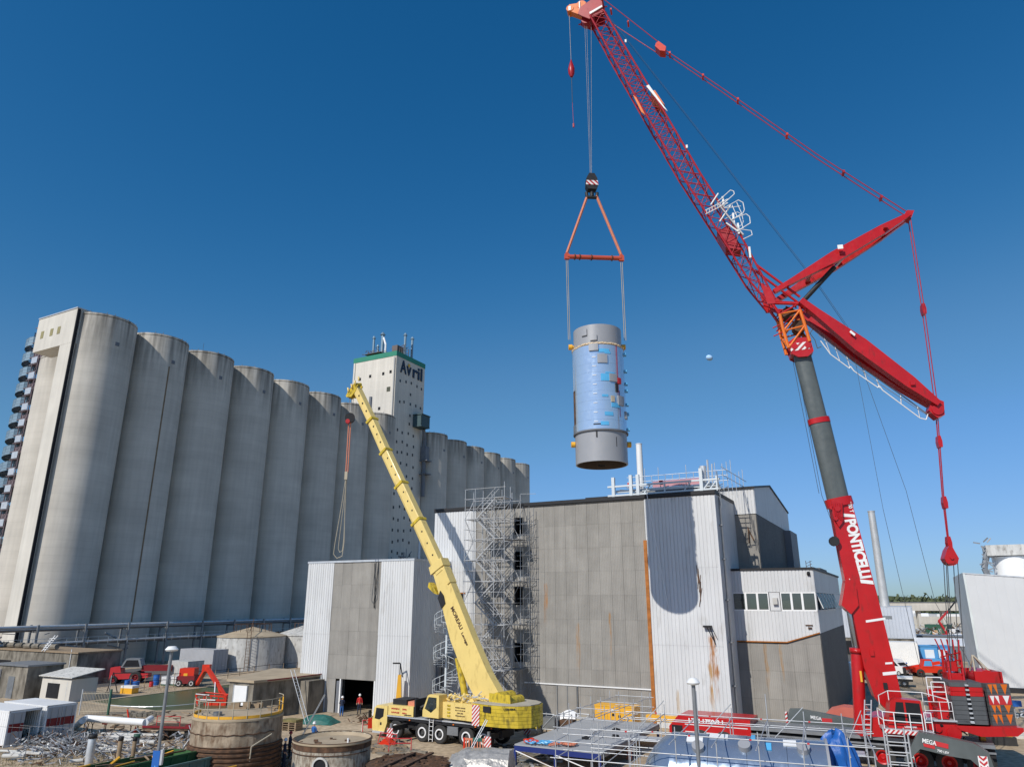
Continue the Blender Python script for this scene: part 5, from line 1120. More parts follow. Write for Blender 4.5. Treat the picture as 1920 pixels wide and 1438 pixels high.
# counterweight: slabs with a rounded tail
for k in range(6):
    z = 1.75 + k * .24; pts = [(-3.1, 1.75), (-2.3, 1.75)]
    outl = [(-2.5, 1.9), (-3.9, 2.05), (-5.2, 1.9), (-6.3, 1.4), (-6.9, .6), (-6.95, -.4), (-6.6, -1.3), (-5.8, -1.85), (-4.5, -2.0), (-2.5, -1.9)]
    MB().prism(outl, z + .008, z + .232, 'z').build('counterweight_slab', M['yellow2'], Y)
MB().prism([(-2.4, 1.85), (-3.9, 2.0), (-5.2, 1.85), (-6.25, 1.35), (-6.85, .6), (-6.9, -.4), (-6.5, -1.3), (-5.7, -1.8), (-4.5, -1.95), (-2.4, -1.9)], 3.2, 3.26, 'z').build('counterweight_lid', mat('dusty_lid', (.42, .38, .30), .9), Y)
MB().prism([(-2.5, 1.7), (-3.2, 1.7), (-3.2, 3.1), (-2.5, 3.1)], 1.95, 2.03, 'y').build('hazard_board', M['hazard_fine'], Y)
m = MB(); m.M = Matrix.Translation((-3.95, 2.08, 2.9)); m.box(-.35, .35, -.02, .02, -.2, .2); m.build('recess', M['black'], Y)
text(Y, 'LIEBHERR', (-5.35, 1.92, 2.95), (-.87, -.48, 0), (0, 0, 1), .9, .12, M['black'], .02)
# telescopic boom
bs = MB().prism([(2.85, 11.4), (1.28, 7.42), (-.45, 4.5), (-1.5, 3.2), (-3.6, 3.2), (-3.75, 3.8), (-2.6, 5.2), (-1.0, 7.75), (1.1, 11.4), (2.5, 13.8), (3.7, 13.3)], -.36, .36, 'y').build('boom_base_section', ye, Y)
text(bs, 'MOREAU', (1.35, .365, 9.9), (-.55, 0, -.84), (-.84, 0, .55), 2.0, .36, M['deeprust'], .02)
text(bs, 'Levage', (.2, .365, 7.95), (-.55, 0, -.84), (-.84, 0, .55), 1.1, .3, M['deeprust'], .02)
import itertools
ax = [(2.9, 13.0), (5.7, 17.2), (8.1, 20.7), (10.4, 24.1), (12.6, 27.5), (15.1, 31.1)]
for i in range(5):
    wv = .54 - i * .045; a, b_ = ax[i], ax[i + 1]; d = Vector((b_[0] - a[0], 0, b_[1] - a[1])).normalized(); u = Vector((-d.z, 0, d.x)); pa, pb_ = Vector((a[0], 0, a[1])) - d * .3, Vector((b_[0], 0, b_[1])) + d * .25
    vs = []
    for c in (pa, pb_):
        for (h_, y_) in ((-wv, -.28), (-wv, .28), (-wv * .55, .40 - i * .02), (wv * .85, .40 - i * .02), (wv, .32), (wv, -.32), (wv * .85, -.40), (-wv * .55, -.40)): vs.append(tuple(c + u * h_ + Vector((0, y_, 0))))
    MB().add(vs, [(k, (k + 1) % 8, 8 + (k + 1) % 8, 8 + k) for k in range(8)] + [tuple(range(8)), tuple(range(8, 16))[::-1]]).build('boom_section', ye, Y)
    if i < 4:
        c = Vector((b_[0], 0, b_[1])); wq = wv + .06
        vs = [tuple(c + d * q + u * h_ + Vector((0, y_, 0))) for q in (-.12, .12) for h_, y_ in ((-wq, -.46), (-wq, .46), (wq, .46), (wq, -.46))]
        MB().add(vs, [(0, 1, 2, 3), (7, 6, 5, 4)] + [(k, 4 + k, 4 + (k + 1) % 4, (k + 1) % 4) for k in range(4)]).build('boom_collar', M['yellow2'], Y)
    for k in range(3):
        c = pa.lerp(pb_, .3 + k * .22) + u * wv * .35; MB().box(c.x - .07, c.x + .07, .38, .415 - i * .02, c.z - .07, c.z + .07).build('inspection_port', M['black'], Y)
MB().prism([(3.85, 13.2), (3.6, 12.6), (2.2, 13.4), (2.5, 14.0)], -.48, .48, 'y').build('base_section_collar', ye, Y)
MB().prism([(3.9, 12.0), (3.3, 11.6), (2.9, 11.0), (3.3, 11.1), (4.0, 11.6)], -.3, .35, 'y').build('winch_bracket', M['yellow2'], Y)
MB().prism([(1.7, 11.8), (1.4, 12.0), (2.1, 13.2), (2.3, 13.1)], -.4, .46, 'y').build('hose_reel_guard', ye, Y)
MB().prism([(2.75, 10.7), (2.3, 9.9), (1.9, 10.3), (2.1, 10.9), (2.5, 11.3)], .3, .44, 'y').build('side_cover', M['black'], Y)
rod(Y, 'lift_cylinder', (-.2, 0, 3.0), (.75, 0, 6.1), .27, M['yellow2'], 14); rod(Y, 'cylinder_rod', (.75, 0, 6.1), (2.05, 0, 9.6), .16, mat('dark_rod', (.05, .07, .10), .3, .4), 12)
m = MB()
for y0 in (-.36, .24): m.prism([(14.7, 31.5), (15.2, 31.9), (15.8, 31.4), (16.3, 30.9), (16.1, 30.5), (15.6, 30.4), (15.0, 30.9)], y0, y0 + .12, 'y')
m.tube((15.9, -.4, 30.9), (15.9, .4, 30.9), .22, 12).tube((15.1, -.4, 31.8), (15.1, .4, 31.6), .18, 12).tube((16.2, -.35, 30.6), (16.2, .35, 30.7), .22, 12); m.build('boom_head', M['yellow2'], Y, True)
for k in range(4): rod(Y, 'head_fitting', (14.4 + k * .5, .5, 31.9 - k * .3), (14.5 + k * .5, .5, 32.3 - k * .3), .1, ye, 6)
for y in (-.12, .12): rod(Y, 'hoist_rope', (16.1, y, 30.6), (15.95, y, 29.0), .025, M['wire'], 4)
YH = YB + Matrix.Rotation(R(YR), 3, 'Z') @ Vector((15.95, 0, 0))
y2 = thing('hook_block', 'small dark red hook block hanging from the yellow crane tip', 'hook block', (YH.x, YH.y, 28.0), 10)
MB().tube((0, -.3, .3), (0, .3, .3), .5, 16).build('sheave_housing', M['black'], y2, True)
MB().tube((-.2, -.36, -.1), (-.2, .1, -.1), .22, 14).build('hook_plate', M['redwhite'], y2, True)
sling('sling', 'orange round sling hanging from the yellow crane hook in front of the silos', 'sling', (YH.x, YH.y, 27.9), (YH.x + .05, YH.y, 22.7), .06, M['sling'], 'slings on the yellow crane', .1)
m = MB(); pts = [(0, 0), (-.25, -3), (-.62, -6.5), (-.7, -7.6), (-.35, -8.0), (.15, -7.8), (.25, -6.5), (.1, -3), (0, 0)]
m.path([(x, 0, z) for x, z in pts], .035, 5); m.path([(x * .5 + .05, .1, z * .93) for x, z in pts], .03, 5); m.box(-.14, .14, -.1, .1, -.4, .4)
tag(m.build('wire_sling', M['khaki']), 'long pale looped wire sling dangling below the orange sling by the silos', 'sling', 'slings on the yellow crane', loc=(YH.x, YH.y, 22.4), rot=0)
# ================================================================ yard: survey helper, point on level z under a sight line
def gp(u, v, z=0.0):
    f_ = 1330.0; th = R(17.01); a = (u - 960) / f_; t_ = (719 - v) / f_
    d = Vector((a, math.cos(th) - t_ * math.sin(th), math.sin(th) + t_ * math.cos(th)))
    p = Vector((0, 0, 10.5)) + d * ((z - 10.5) / d.z); return p
# ---------------------------------------------------------------- people
def body_mesh(pose):
    J_ = {'pel': (0, 0, .95), 'ch': (0, 0, 1.25), 'nk': (0, .01, 1.45), 'hd': (0, -.01, 1.60), 'top': (0, 0, 1.70)}
    arm = {'down': ((.24, .0, 1.15), (.26, -.08, .90)), 'front': ((.25, -.05, 1.16), (.12, -.30, 1.12)), 'hip': ((.30, .03, 1.16), (.20, -.05, .97))}[pose]
    vs = [(0, 0, .95), (0, 0, 1.25), (0, 0, 1.44), (0, -.01, 1.53), (0, -.02, 1.64), (0, -.01, 1.72)]; rs = [(.15, .11), (.17, .11), (.08, .07), (.055, .055), (.085, .095), (.07, .08)]
    es = [(0, 1), (1, 2), (2, 3), (3, 4), (4, 5)]
    for sg in (-1, 1):
        i = len(vs); vs += [(sg * .18, 0, 1.40), (sg * arm[0][0], arm[0][1], arm[0][2]), (sg * arm[1][0], arm[1][1], arm[1][2]), (sg * arm[1][0], arm[1][1] - .05, arm[1][2] - .08)]
        rs += [(.065, .065), (.05, .05), (.036, .036), (.04, .03)]; es += [(2, i), (i, i + 1), (i + 1, i + 2), (i + 2, i + 3)]
        i = len(vs); st = .04 if sg > 0 else -.05
        vs += [(sg * .09, 0, .88), (sg * .11, st * .5 - .02, .48), (sg * .12, st, .08), (sg * .13, st - .14, .04)]
        rs += [(.10, .10), (.065, .065), (.05, .05), (.045, .035)]; es += [(0, i), (i, i + 1), (i + 1, i + 2), (i + 2, i + 3)]
    me = bpy.data.meshes.new('person_base'); me.from_pydata(vs, es, []); o = bpy.data.objects.new('person_base', me); C.objects.link(o)
    sk = o.modifiers.new('skin', 'SKIN'); sk.use_smooth_shade = True
    for k, r_ in enumerate(rs): me.skin_vertices[0].data[k].radius = r_
    me.skin_vertices[0].data[0].use_root = True
    ss = o.modifiers.new('sub', 'SUBSURF'); ss.levels = ss.render_levels = 1
    out = bpy.data.meshes.new_from_object(o.evaluated_get(bpy.context.evaluated_depsgraph_get())); bpy.data.objects.remove(o); return out
BODY = {k: body_mesh(k) for k in ('down', 'front', 'hip')}
def person(label, loc, face, shirt, trousers, helmet, pose='down', h=1.0, vest=None):
    me = BODY[pose].copy(); me.materials.clear()
    for m_ in (shirt, trousers, M['skin'], M['black']): me.materials.append(m_)
    for p in me.polygons:
        z = p.center.z; side = abs(p.center.x)
        p.material_index = 3 if z < .12 else 1 if z < .93 and side < .2 else 2 if (z > 1.5 or (side > .1 and z < 1.0 and pose != 'front') or (pose == 'front' and p.center.y < -.26)) else 0
        p.use_smooth = True
    o = bpy.data.objects.new('person', me); C.objects.link(o); tag(o, label, 'person', loc=loc, rot=face); o.scale = (h, h, h)
    if helmet: MB().lathe([(.14, 1.66), (.125, 1.68), (.12, 1.74), (.08, 1.81), (0, 1.83)], 14, (0, -.01)).build('helmet', helmet, o, True)
    if vest: MB().lathe([(.19, 1.02), (.20, 1.2), (.17, 1.38)], 12).build('vest', vest, o, True)
    return o
person('worker in black with a red helmet standing on the yellow crane deck', YB + Matrix.Rotation(R(-30), 3, 'Z') @ Vector((-2.1, -1.0, 1.68)), -40, M['blackcloth'], M['blackcloth'], M['redwhite'], 'hip')
person('worker in dark top and blue trousers with white helmet at the open doorway', gp(640, 1343), 200, M['navycloth'], M['bluecloth'], M['white'], 'front')
person('worker in a red jacket standing inside the open doorway', gp(673, 1338), 10, M['redcloth'], M['navycloth'], M['white'], 'down')
person('worker in blue with a white helmet behind the second rusty tank', gp(586, 1402), 150, M['bluecloth'], M['navycloth'], M['white'], 'front')
person('worker in dark clothes with a red helmet in the shade beside the biggest rusty tank', gp(541, 1424), 90, M['navycloth'], M['blackcloth'], M['redwhite'], 'front')
person('worker in dark clothes with white helmet lowest in the shade beside the rusty tank', gp(531, 1440), 120, M['navycloth'], M['navycloth'], M['white'], 'down')
person('man in navy overalls walking by the red telehandler', gp(1703, 1266), 80, M['navycloth'], M['navycloth'], M['bluecloth'], 'down')
person('bystander in pale top standing between the white vans', gp(1616, 1258), 30, M['khaki'], M['navycloth'], M['white'], 'down')
# ---------------------------------------------------------------- rusty tanks in front
def tank(name, label, c, r, h, wm, top=True, rings=0, flat=None):
    t = thing(name, label, 'tank', c, 0)
    prof = [(r, 0)]
    if rings:
        for k in range(rings):
            z = .25 + k * .28; prof += [(r, z), (r + .10, z + .03), (r + .10, z + .11), (r, z + .14)]
    prof += [(r, h - .1), (r, h)]
    MB().lathe(prof, 64).build('tank_wall', wm, t, True)
    return t
t = tank('rusty_tank', 'biggest rusty tank with ribbed foot and yellow rim rail on top', (-18.2, 51.6, 0), 2.85, 3.35, M['tank_rust'])
for k in range(6): MB().lathe([(2.86, .12 + k * .27), (2.97, .15 + k * .27), (2.97, .25 + k * .27), (2.86, .29 + k * .27)], 64).build('foot_ring', M['deeprust'], t, True)
MB().lathe([(2.875, 0), (2.875, 1.75)], 64).build('rusted_shaded_foot', M['foot_rust_shade'], t, True)  # sleeve darker than the wall: rust and painted shade together
MB().lathe([(0, 3.5), (2.0, 3.42), (2.82, 3.35), (2.88, 3.3), (2.88, 3.2)], 64).build('tank_roof', M['rim'], t, True)
MB().lathe([(2.74, 3.36), (2.74, 3.52), (2.80, 3.52), (2.80, 3.36)], 64, a0=R(170), a1=R(385)).build('yellow_kickboard', M['machine'], t)
for k in range(14):
    a = R(160 + k * 17.5); rod(t, 'post', (2.8 * math.cos(a), 2.8 * math.sin(a), 3.3), (2.8 * math.cos(a), 2.8 * math.sin(a), 4.35), .03, M['machine'] if k > 10 else M['khaki'], 5)
    a2 = R(160 + (k + 1) * 17.5)
    for z in (4.35, 3.9): rod(t, 'rail', (2.8 * math.cos(a), 2.8 * math.sin(a), z), (2.8 * math.cos(a2), 2.8 * math.sin(a2), z), .025, M['khaki'], 5)
m = MB()
for k in range(14):
    p = Vector((random.uniform(-1.2, 1.8), random.uniform(.6, 1.9), 3.55)); m.box(p.x, p.x + random.uniform(.3, .9), p.y, p.y + .25, 3.42, 3.42 + random.uniform(.1, .5))
m.build('planks_on_roof', M['wood'], t)
MB().tube((-.8, -1.6, 3.4), (-.8, -1.6, 3.65), .28, 14).build('manhole', M['galv_dk'], t, True)
m = MB(); m.path([(2.87 * math.cos(R(a)), 2.87 * math.sin(R(a)), 2.45 + .03 * math.sin(a * .4)) for a in range(190, 350, 8)], .035, 5); m.path([(2.92 * math.cos(R(a)), 2.92 * math.sin(R(a)), 1.75) for a in range(180, 372, 8)], .03, 5); m.build('pipe_ring', M['deeprust'], t, True)
m = MB(); m.path([(2.9 * math.cos(R(-52)), 2.9 * math.sin(R(-52)), .9), (3.0 * math.cos(R(-52)), 3.0 * math.sin(R(-52)), 1.75), (3.0 * math.cos(R(-25)), 3.0 * math.sin(R(-25)), 2.3)], .05, 6).build('bent_pipe', M['khaki'], t, True)
t = tank('rusty_tank', 'open-topped peeling tank with a round dark manhole in its side', (-10.9, 47.6, 0), 2.3, 2.55, M['tank_peel'])
MB().lathe([(0, 2.30), (2.2, 2.33), (2.3, 2.5), (2.38, 2.55), (2.38, 2.45), (2.31, 2.4)], 56).build('tank_top', M['rim'], t, True)
MB().lathe([(2.31, 2.12), (2.33, 2.14), (2.33, 2.5), (2.36, 2.56), (2.28, 2.58)], 56).build('rusted_rim', M['deeprust'], t, True)
m = MB(); m.M = Matrix.Translation((-.12, -2.28, 1.45)) @ Matrix.Rotation(R(90), 4, 'X'); m.lathe([(.36, -.05), (.46, -.05), (.46, .12), (.36, .12), (.36, -.05)], 24); m.build('manhole_ring', M['tank_grey'], t, True)
m = MB(); m.M = Matrix.Translation((-.12, -2.30, 1.45)) @ Matrix.Rotation(R(90), 4, 'X'); m.lathe([(0, .03), (.38, .03)], 24); m.build('manhole_opening', M['darkint'], t)
m = MB()
for _ in range(16): 
    a = random.uniform(0, 6.28); rr = random.uniform(.5, 2.0); m.box(rr * math.cos(a), rr * math.cos(a) + random.uniform(.1, .4), rr * math.sin(a), rr * math.sin(a) + .12, 2.31, 2.31 + random.uniform(.03, .12))
stuff(m.build('debris', M['deeprust'], t)); MB().tube((1.1, -.8, 2.3), (1.1, -.8, 2.65), .06, 8).build('spigot', M['white'], t, True)
m = MB(); m.path([(2.34 * math.cos(R(a)), 2.34 * math.sin(R(a)), 1.95) for a in range(185, 352, 8)], .03, 5).build('pipe_ring', M['deeprust'], t, True)
t = tank('rusty_tank', 'low dark rusty tank with a crumbling lid crossed by two timbers', (-6.1, 46.3, 0), 2.4, 1.45, M['deeprust'])
MB().lathe([(0, 1.5), (2.35, 1.42), (2.44, 1.4)], 48).build('tank_lid', M['deeprust'], t, True)
for x in (-.5, .6): rod(t, 'timber', (x - .9, -2.1, 1.52), (x + .6, 1.9, 1.60), .26, M['deeprust'], h=.1)
m = MB()
for _ in range(120):
    a = random.uniform(0, 6.28); rr = 2.3 * random.random() ** .5; x, y = rr * math.cos(a), rr * math.sin(a); m.prism([(x, y), (x + random.uniform(.1, .5), y + random.uniform(-.1, .1)), (x + random.uniform(0, .3), y + random.uniform(.05, .25))], 1.44, 1.48 + random.uniform(.02, .1), 'z')
stuff(m.build('rust_flakes', M['deeprust'], t))
t = thing('insulated_vessel', 'foil-wrapped lying vessel with a red flange at the bottom edge', 'vessel', (-2.4, 46.9, .55), -10)
m = MB()
for i in range(14):
    for j in range(24):
        pass
pr = [(0, -1.7)] + [(1.55 * math.sin(R(a)) * (1 + random.uniform(-.03, .03)), -1.7 * math.cos(R(a))) for a in range(20, 100, 10)] + [(1.6, 1.2), (1.55, 2.4), (0, 2.5)]
m.M = Matrix.Rotation(R(90), 4, 'Y'); m.lathe(pr, 26); o = m.build('foil_wrap', M['foil'], t, False)
for v in o.data.vertices: v.co += Vector((random.gauss(0, .03), random.gauss(0, .03), random.gauss(0, .03)))
m = MB(); m.M = Matrix.Rotation(R(90), 4, 'Y'); m.lathe([(.5, -1.9), (.8, -1.9), (.8, -2.02), (.5, -2.02), (.5, -1.9)], 20); m.build('red_flange', M['redwhite'], t, True)
# ---------------------------------------------------------------- bits around the yellow crane
def ladder(label, p, q, w_=.4, m_=None, n=None):
    t = thing('ladder', label, 'ladder', Vector(p), 0); q = Vector(q) - Vector(p); m_ = m_ or M['galv']; n = n or int(q.length / .3)
    sd = Vector((q.y, -q.x, 0)); sd = (sd.normalized() if sd.length > .1 else Vector((1, 0, 0))) * w_ / 2; sd = Vector((w_ / 2, 0, 0)) if abs(q.x) < abs(q.y) else sd
    for s_ in (-1, 1): rod(t, 'ladder_rail', sd * s_, q + sd * s_, .03, m_, 5)
    for k in range(1, n): rod(t, 'rung', q * (k / n) - sd, q * (k / n) + sd, .02, m_, 4)
ladder('long aluminium ladder leaning in front of the low concrete building', gp(577, 1358), gp(577, 1358) + Vector((-2.2, 1.5, 4.4)))
ladder('dark ladder rising beside the second rusty tank', gp(535, 1436), gp(535, 1436) + Vector((2.1, .8, 4.3)), .35, M['galv_dk'])
ladder('short aluminium ladder leaning behind the foil-wrapped vessel', (-3.4, 48.6, .2), (-1.6, 49.2, 3.3), .35)
t = thing('site_barrier', 'orange plastic site barrier standing behind the foil-wrapped vessel', 'barrier', gp(895, 1412), -14)
for x in (-1.0, 1.0): MB().box(x - .06, x + .06, -.04, .04, 0, 1.0).build('post', M['liftred'], t)
for z in (.15, .85): MB().box(-1.05, 1.05, -.03, .03, z, z + .14).build('rail', M['sling'], t)
for k in range(9): MB().box(-.88 + k * .21, -.80 + k * .21, -.025, .025, .25, .85).build('slat', M['sling'], t)
MB().box(-.35, .35, -.05, .05, .8, 1.02).build('green_cloth', M['tarpgreen'], t)
t = thing('pallet_stack', 'stack of pallets with a yellow-green cover by the concrete building', 'pallets', gp(547, 1368), -20)
for k in range(4):
    z = k * .17
    MB().box(-.75, .75, -.5, .5, z + .12, z + .15).build('deck_board', M['wood'], t)
    for x in (-.7, -.05, .6): MB().box(x, x + .12, -.5, .5, z, z + .12).build('block', M['wood'], t)
MB().box(-.72, .72, -.5, .5, .68, .86).build('cover', M['grass'], t)
m = MB(); n = 10
vs = [(-1.7 + 3.4 * i / n, -1 + 2 * j / n, max(0, .7 * (1 - (abs(i - n / 2) / (n / 2)) ** 3) * (1 - (abs(j - n / 2) / (n / 2)) ** 3) + random.uniform(-.06, .06))) for i in range(n + 1) for j in range(n + 1)]
m.add(vs, [(i * (n + 1) + j, (i + 1) * (n + 1) + j, (i + 1) * (n + 1) + j + 1, i * (n + 1) + j + 1) for i in range(n) for j in range(n)])
tag(m.build('tarpaulin', M['tarpgreen']), 'green tarpaulin bundled over material near the doorway', 'tarpaulin', loc=gp(598, 1355), rot=-15)
m = MB()
for _ in range(60):
    p = Vector((random.gauss(0, .6), random.gauss(0, .4), random.uniform(0, .6))); m.tube(p, p + Vector((random.uniform(-.4, .4), random.uniform(-.3, .3), random.uniform(0, .3))), .04, 4)
tag(stuff(m.build('scrub_heap', M['deeprust'])), 'small heap of brown scrub between doorway and yellow crane', 'heap', loc=gp(685, 1355))
t = thing('light_mast', 'yellow mast with a black lamp head standing behind the yellow crane', 'mast', gp(746, 1350), 0)
MB().prism([(-.35, 0), (.35, 0), (.14, 3.9), (-.14, 3.9)], -.2, .2, 'y').build('mast_column', M['machine'], t)
rod(t, 'lamp_arm', (0, 0, 3.9), (.0, 0, 4.9), .05, M['black']); rod(t, 'lamp_arm', (0, 0, 4.9), (-.7, 0, 4.9), .07, M['black'], 6); rod(t, 'lamp_arm', (0, 0, 4.9), (.3, -.2, 3.7), .05, M['black'], 6)
for i, (u, v, sc, r_) in enumerate(((697, 1372, 1, 20), (728, 1395, .8, -30), (750, 1408, .9, 5))):
    t = thing('site_trestle', ('folded red barrier frame beside the yellow crane cab', 'small red and white barrier under the crane cab', 'red trestle beside the crane front wheel')[i], 'barrier', gp(u, v), r_)
    for x in (-.8, .8):
        rod(t, 'leg', (x, -.3, 0), (x, 0, 1.0 * sc), .03, M['redwhite'], 5); rod(t, 'leg', (x, .3, 0), (x, 0, 1.0 * sc), .03, M['white'], 5)
    for z in (.95, .6): rod(t, 'rail', (-.8, 0, z * sc), (.8, 0, z * sc), .035, M['redwhite'], 5)
    if i == 0: MB().box(-.35, .3, -.05, .05, .3, 1.1).build('sign_board', M['liftred'], t)
    if i == 1: MB().prism([(-.6, .05), (.6, .05), (0, .5)], -.5, .3, 'y').build('red_cover', M['liftred'], t)
rails = [((700, 1400), (800, 1412)), ((690, 1408), (770, 1424)), ((960, 1418), (1035, 1398)), ((940, 1408), (1010, 1402)), ((930, 1432), (1010, 1420)), ((955, 1428), (1040, 1412))]
for k, (p, q) in enumerate(rails):
    p, q = gp(*p), gp(*q); o = rod(None, 'steel_beam', p + Vector((0, 0, .03)), q + Vector((0, 0, .06)), .3, M['old_concrete'], h=.14)
    tag(o, ('pale steel beam lying nearest the yellow crane wheels', 'short beam lying left of the low rusty tank', 'beam lying between the crane and the blue trestle', 'thin beam on the ground under the crane tail', 'beam lying beside the foil-wrapped vessel', 'beam leading to the blue trestle legs')[k], 'beam', 'beams lying around the yellow crane')
# stillages behind the yellow crane
for k in range(4):
    t = thing('stillage', ('grey and yellow stillage directly behind the yellow crane tail', 'second metal stillage from the crane tail', 'third stillage from the crane tail, filled with scrap', 'last stillage against the wall, with pale boxes')[k], 'stillage', G(-28.6 + k * 1.25, 57.5 + k * .7), -28, 'stillages behind the yellow crane')
    for x in (-.6, .6):
        for y in (-.5, .5): rod(t, 'post', (x, y, 0), (x, y, 1.6), .04, M['galv_dk'], 4)
    MB().box(-.58, .58, -.48, .48, .5, 1.1 + .2 * (k % 2)).build('load', (M['yellow2'], M['galv_dk'], M['deeprust'], M['khaki'])[k], t)
    for z in (.45, 1.6): rod(t, 'rail', (-.6, -.5, z), (.6, -.5, z), .04, M['galv'], 4)
    rod(t, 'brace', (-.6, -.5, .45), (.6, -.5, 1.6), .03, M['galv'], 4)
# ---------------------------------------------------------------- low concrete building and ramp roof
t = thing('concrete_outbuilding', 'low dark concrete building with a white door panel beside the pond', 'building', G(0, 0))
MB().prism([(-57.8, 51.6), (-54.6, 51.6), (-53.3, 59.4), (-58.0, 61.6), (-62.3, 61.6)], 0, 3.2, 'z').build('wall', M['old_concrete'], t)
MB().prism([(-58.0, 51.4), (-54.4, 51.4), (-53.1, 59.5), (-58.0, 61.8), (-62.6, 61.8)], 3.2, 3.42, 'z').build('roof', M['rim'], t)
MB().box(-57.0, -55.3, 51.5, 51.6, .9, 2.9).build('door', M['white'], t)
for x in (-57.05, -55.3): MB().box(x, x + .06, 51.44, 51.6, .9, 2.95).build('door_frame', M['galv'], t)
rod(t, 'red_trim', (-53.1, 51.6 + .2, 3.45), (-53.08, 59.5, 3.45), .06, M['boxred'], 4)
MB().box(-54.2, -52.5, 56.6, 58.8, 0, 3.0).build('side_block', M['old_concrete'], t)
# ---------------------------------------------------------------- white tanks near the silos
for i, (c, r, h, lb) in enumerate(((gp(467, 1252), 5.35, 4.9, 'stained white storage tank with rusty conical roof near the silos'), (gp(585, 1245), 6.2, 4.9, 'farther storage tank with pale domed roof half hidden by the white building'))):
    t = thing('storage_tank', lb, 'tank', c, 0, 'storage tanks near the silos')
    MB().lathe([(r, 0), (r, h)], 56).build('tank_wall', M['tank_grey'], t, True)
    MB().lathe([(r + .12, h - .02), (r + .12, h + .1), (0, h + (1.5 if i == 0 else 2.1))], 56).build('roof', M['deeprust'] if i == 0 and False else (M['rim'] if i == 0 else M['tank_grey']), t, True)
    for k in range(16):
        a = R(-170 + k * 20); a2 = R(-150 + k * 20)
        rod(t, 'post', (r * .55 * math.cos(a), r * .55 * math.sin(a), h + .7), (r * .55 * math.cos(a), r * .55 * math.sin(a), h + 1.9), .04, M['deeprust'], 4)
        rod(t, 'rail', (r * .55 * math.cos(a), r * .55 * math.sin(a), h + 1.9), (r * .55 * math.cos(a2), r * .55 * math.sin(a2), h + 1.9), .04, M['deeprust'], 4)
    m = MB()
    for dx in (-.3, .3): m.tube((1.5 + dx, -r - .4, 0), (1.5 + dx, -r - .4, h + 2), .05, 4)
    for k in range(14): m.tube((1.2, -r - .4, .3 + k * .45), (1.8, -r - .4, .3 + k * .45), .03, 4)
    m.path([(1.5, -r - .3, h + 1), (1.0, -r * .6, h + 2.2), (0, 0, h + 2.8)], .06, 4); m.build('caged_ladder', M['deeprust'], t)
# ---------------------------------------------------------------- two white site containers
def container(label, loc, rot, l, w_, h, mwall, open_door=False, band=True, grp=None, mdoor=None):
    """doors on the +x end; body runs towards -x"""
    t = thing('shipping_container', label, 'container', loc, rot, grp); mdoor = mdoor or mwall
    MB().box(-l, -.08, 0, w_, .12, .2).build('floor', M['wood'], t)
    MB().box(-l, 0, -.01, w_ + .01, h - .08, h).build('roof', mwall, t)
    m = MB(); corr(m, -l, -.05, .12, h - .08, .03, .28, .035); m.build('side_wall', mwall, t)
    m = MB(); m.M = Matrix.Translation((0, w_, 0)); corr(m, -l, -.05, .12, h - .08, -.03, .28, -.035); m.build('side_wall', mwall, t)
    MB().box(-l, -l + .06, 0, w_, .12, h).build('end_wall', mwall, t)
    MB().box(-.1, 0, 0, .1, 0, h).box(-.1, 0, w_ - .1, w_, 0, h).box(-.1, 0, 0, w_, 0, .15).box(-.1, 0, 0, w_, h - .14, h).build('door_frame', mwall, t)
    for i in range(2):
        if i == 1 and open_door: continue
        y0 = .1 + i * (w_ / 2 - .1); y1 = y0 + w_ / 2 - .12
        d = MB().box(-.02, .02, y0, y1, .15, h - .14).build('door', mdoor, t)
        if band: MB().box(.022, .03, y0 + .02, y1 - .02, h * .40, h * .63).build('red_band', M['boxred'], d)
        for k in (.25, .75): rod(d, 'lock_bar', (.06, y0 + (y1 - y0) * k, .2), (.06, y0 + (y1 - y0) * k, h - .2), .016, M['galv_dk'], 5)
        MB().box(.03, .08, y0 + (y1 - y0) * .25, y0 + (y1 - y0) * .6, 1.0, 1.04).build('door_handle', M['galv'], d)
    return t
container('nearer white site container with its right door open and a dark red band', G(-61.1, 33.9), -28, 6.06, 2.44, 2.5, M['white'], True, mdoor=M['boxgrey'])
container('farther white site container with both doors shut and a dark red band', G(-61.1, 36.7), -28, 6.06, 2.44, 2.55, M['white'], mdoor=M['boxgrey'])
# ---------------------------------------------------------------- lamp posts
t = thing('lamp_post', 'grey lamp post carrying a blue sign in front of the pond', 'lamp post', (-17.95, 39.9, 0), -10)
rod(t, 'pole', (0, 0, 0), (0, 0, 8.0), .085, M['galv_dk'], 10); MB().lathe([(0, 7.95), (.28, 7.97), (.34, 8.05), (.2, 8.2), (0, 8.22)], 16).build('lamp_head', M['white'], t, True)
sg = MB().box(-.2, .2, -.14, -.10, 2.15, 3.25).build('sign_board', M['blue'], t)
MB().box(.2, .32, -.12, .02, 2.6, 3.3).build('sign_edge', M['galv'], sg)
MB().prism([(-.10, 2.35), (.12, 2.35), (.01, 2.62)], -.15, -.142, 'y').build('sign_symbol', M['blue_l'], sg)
t = thing('lamp_post', 'grey lamp post with a round head rising in front of the scaffold', 'lamp post', (7.05, 29.8, 0), 0)
rod(t, 'pole', (0, 0, 0), (0, 0, 7.45), .075, M['galv_dk'], 10); MB().lathe([(0, 7.35), (.22, 7.4), (.26, 7.46), (.16, 7.6), (0, 7.65)], 16).build('lamp_head', M['white'], t, True)
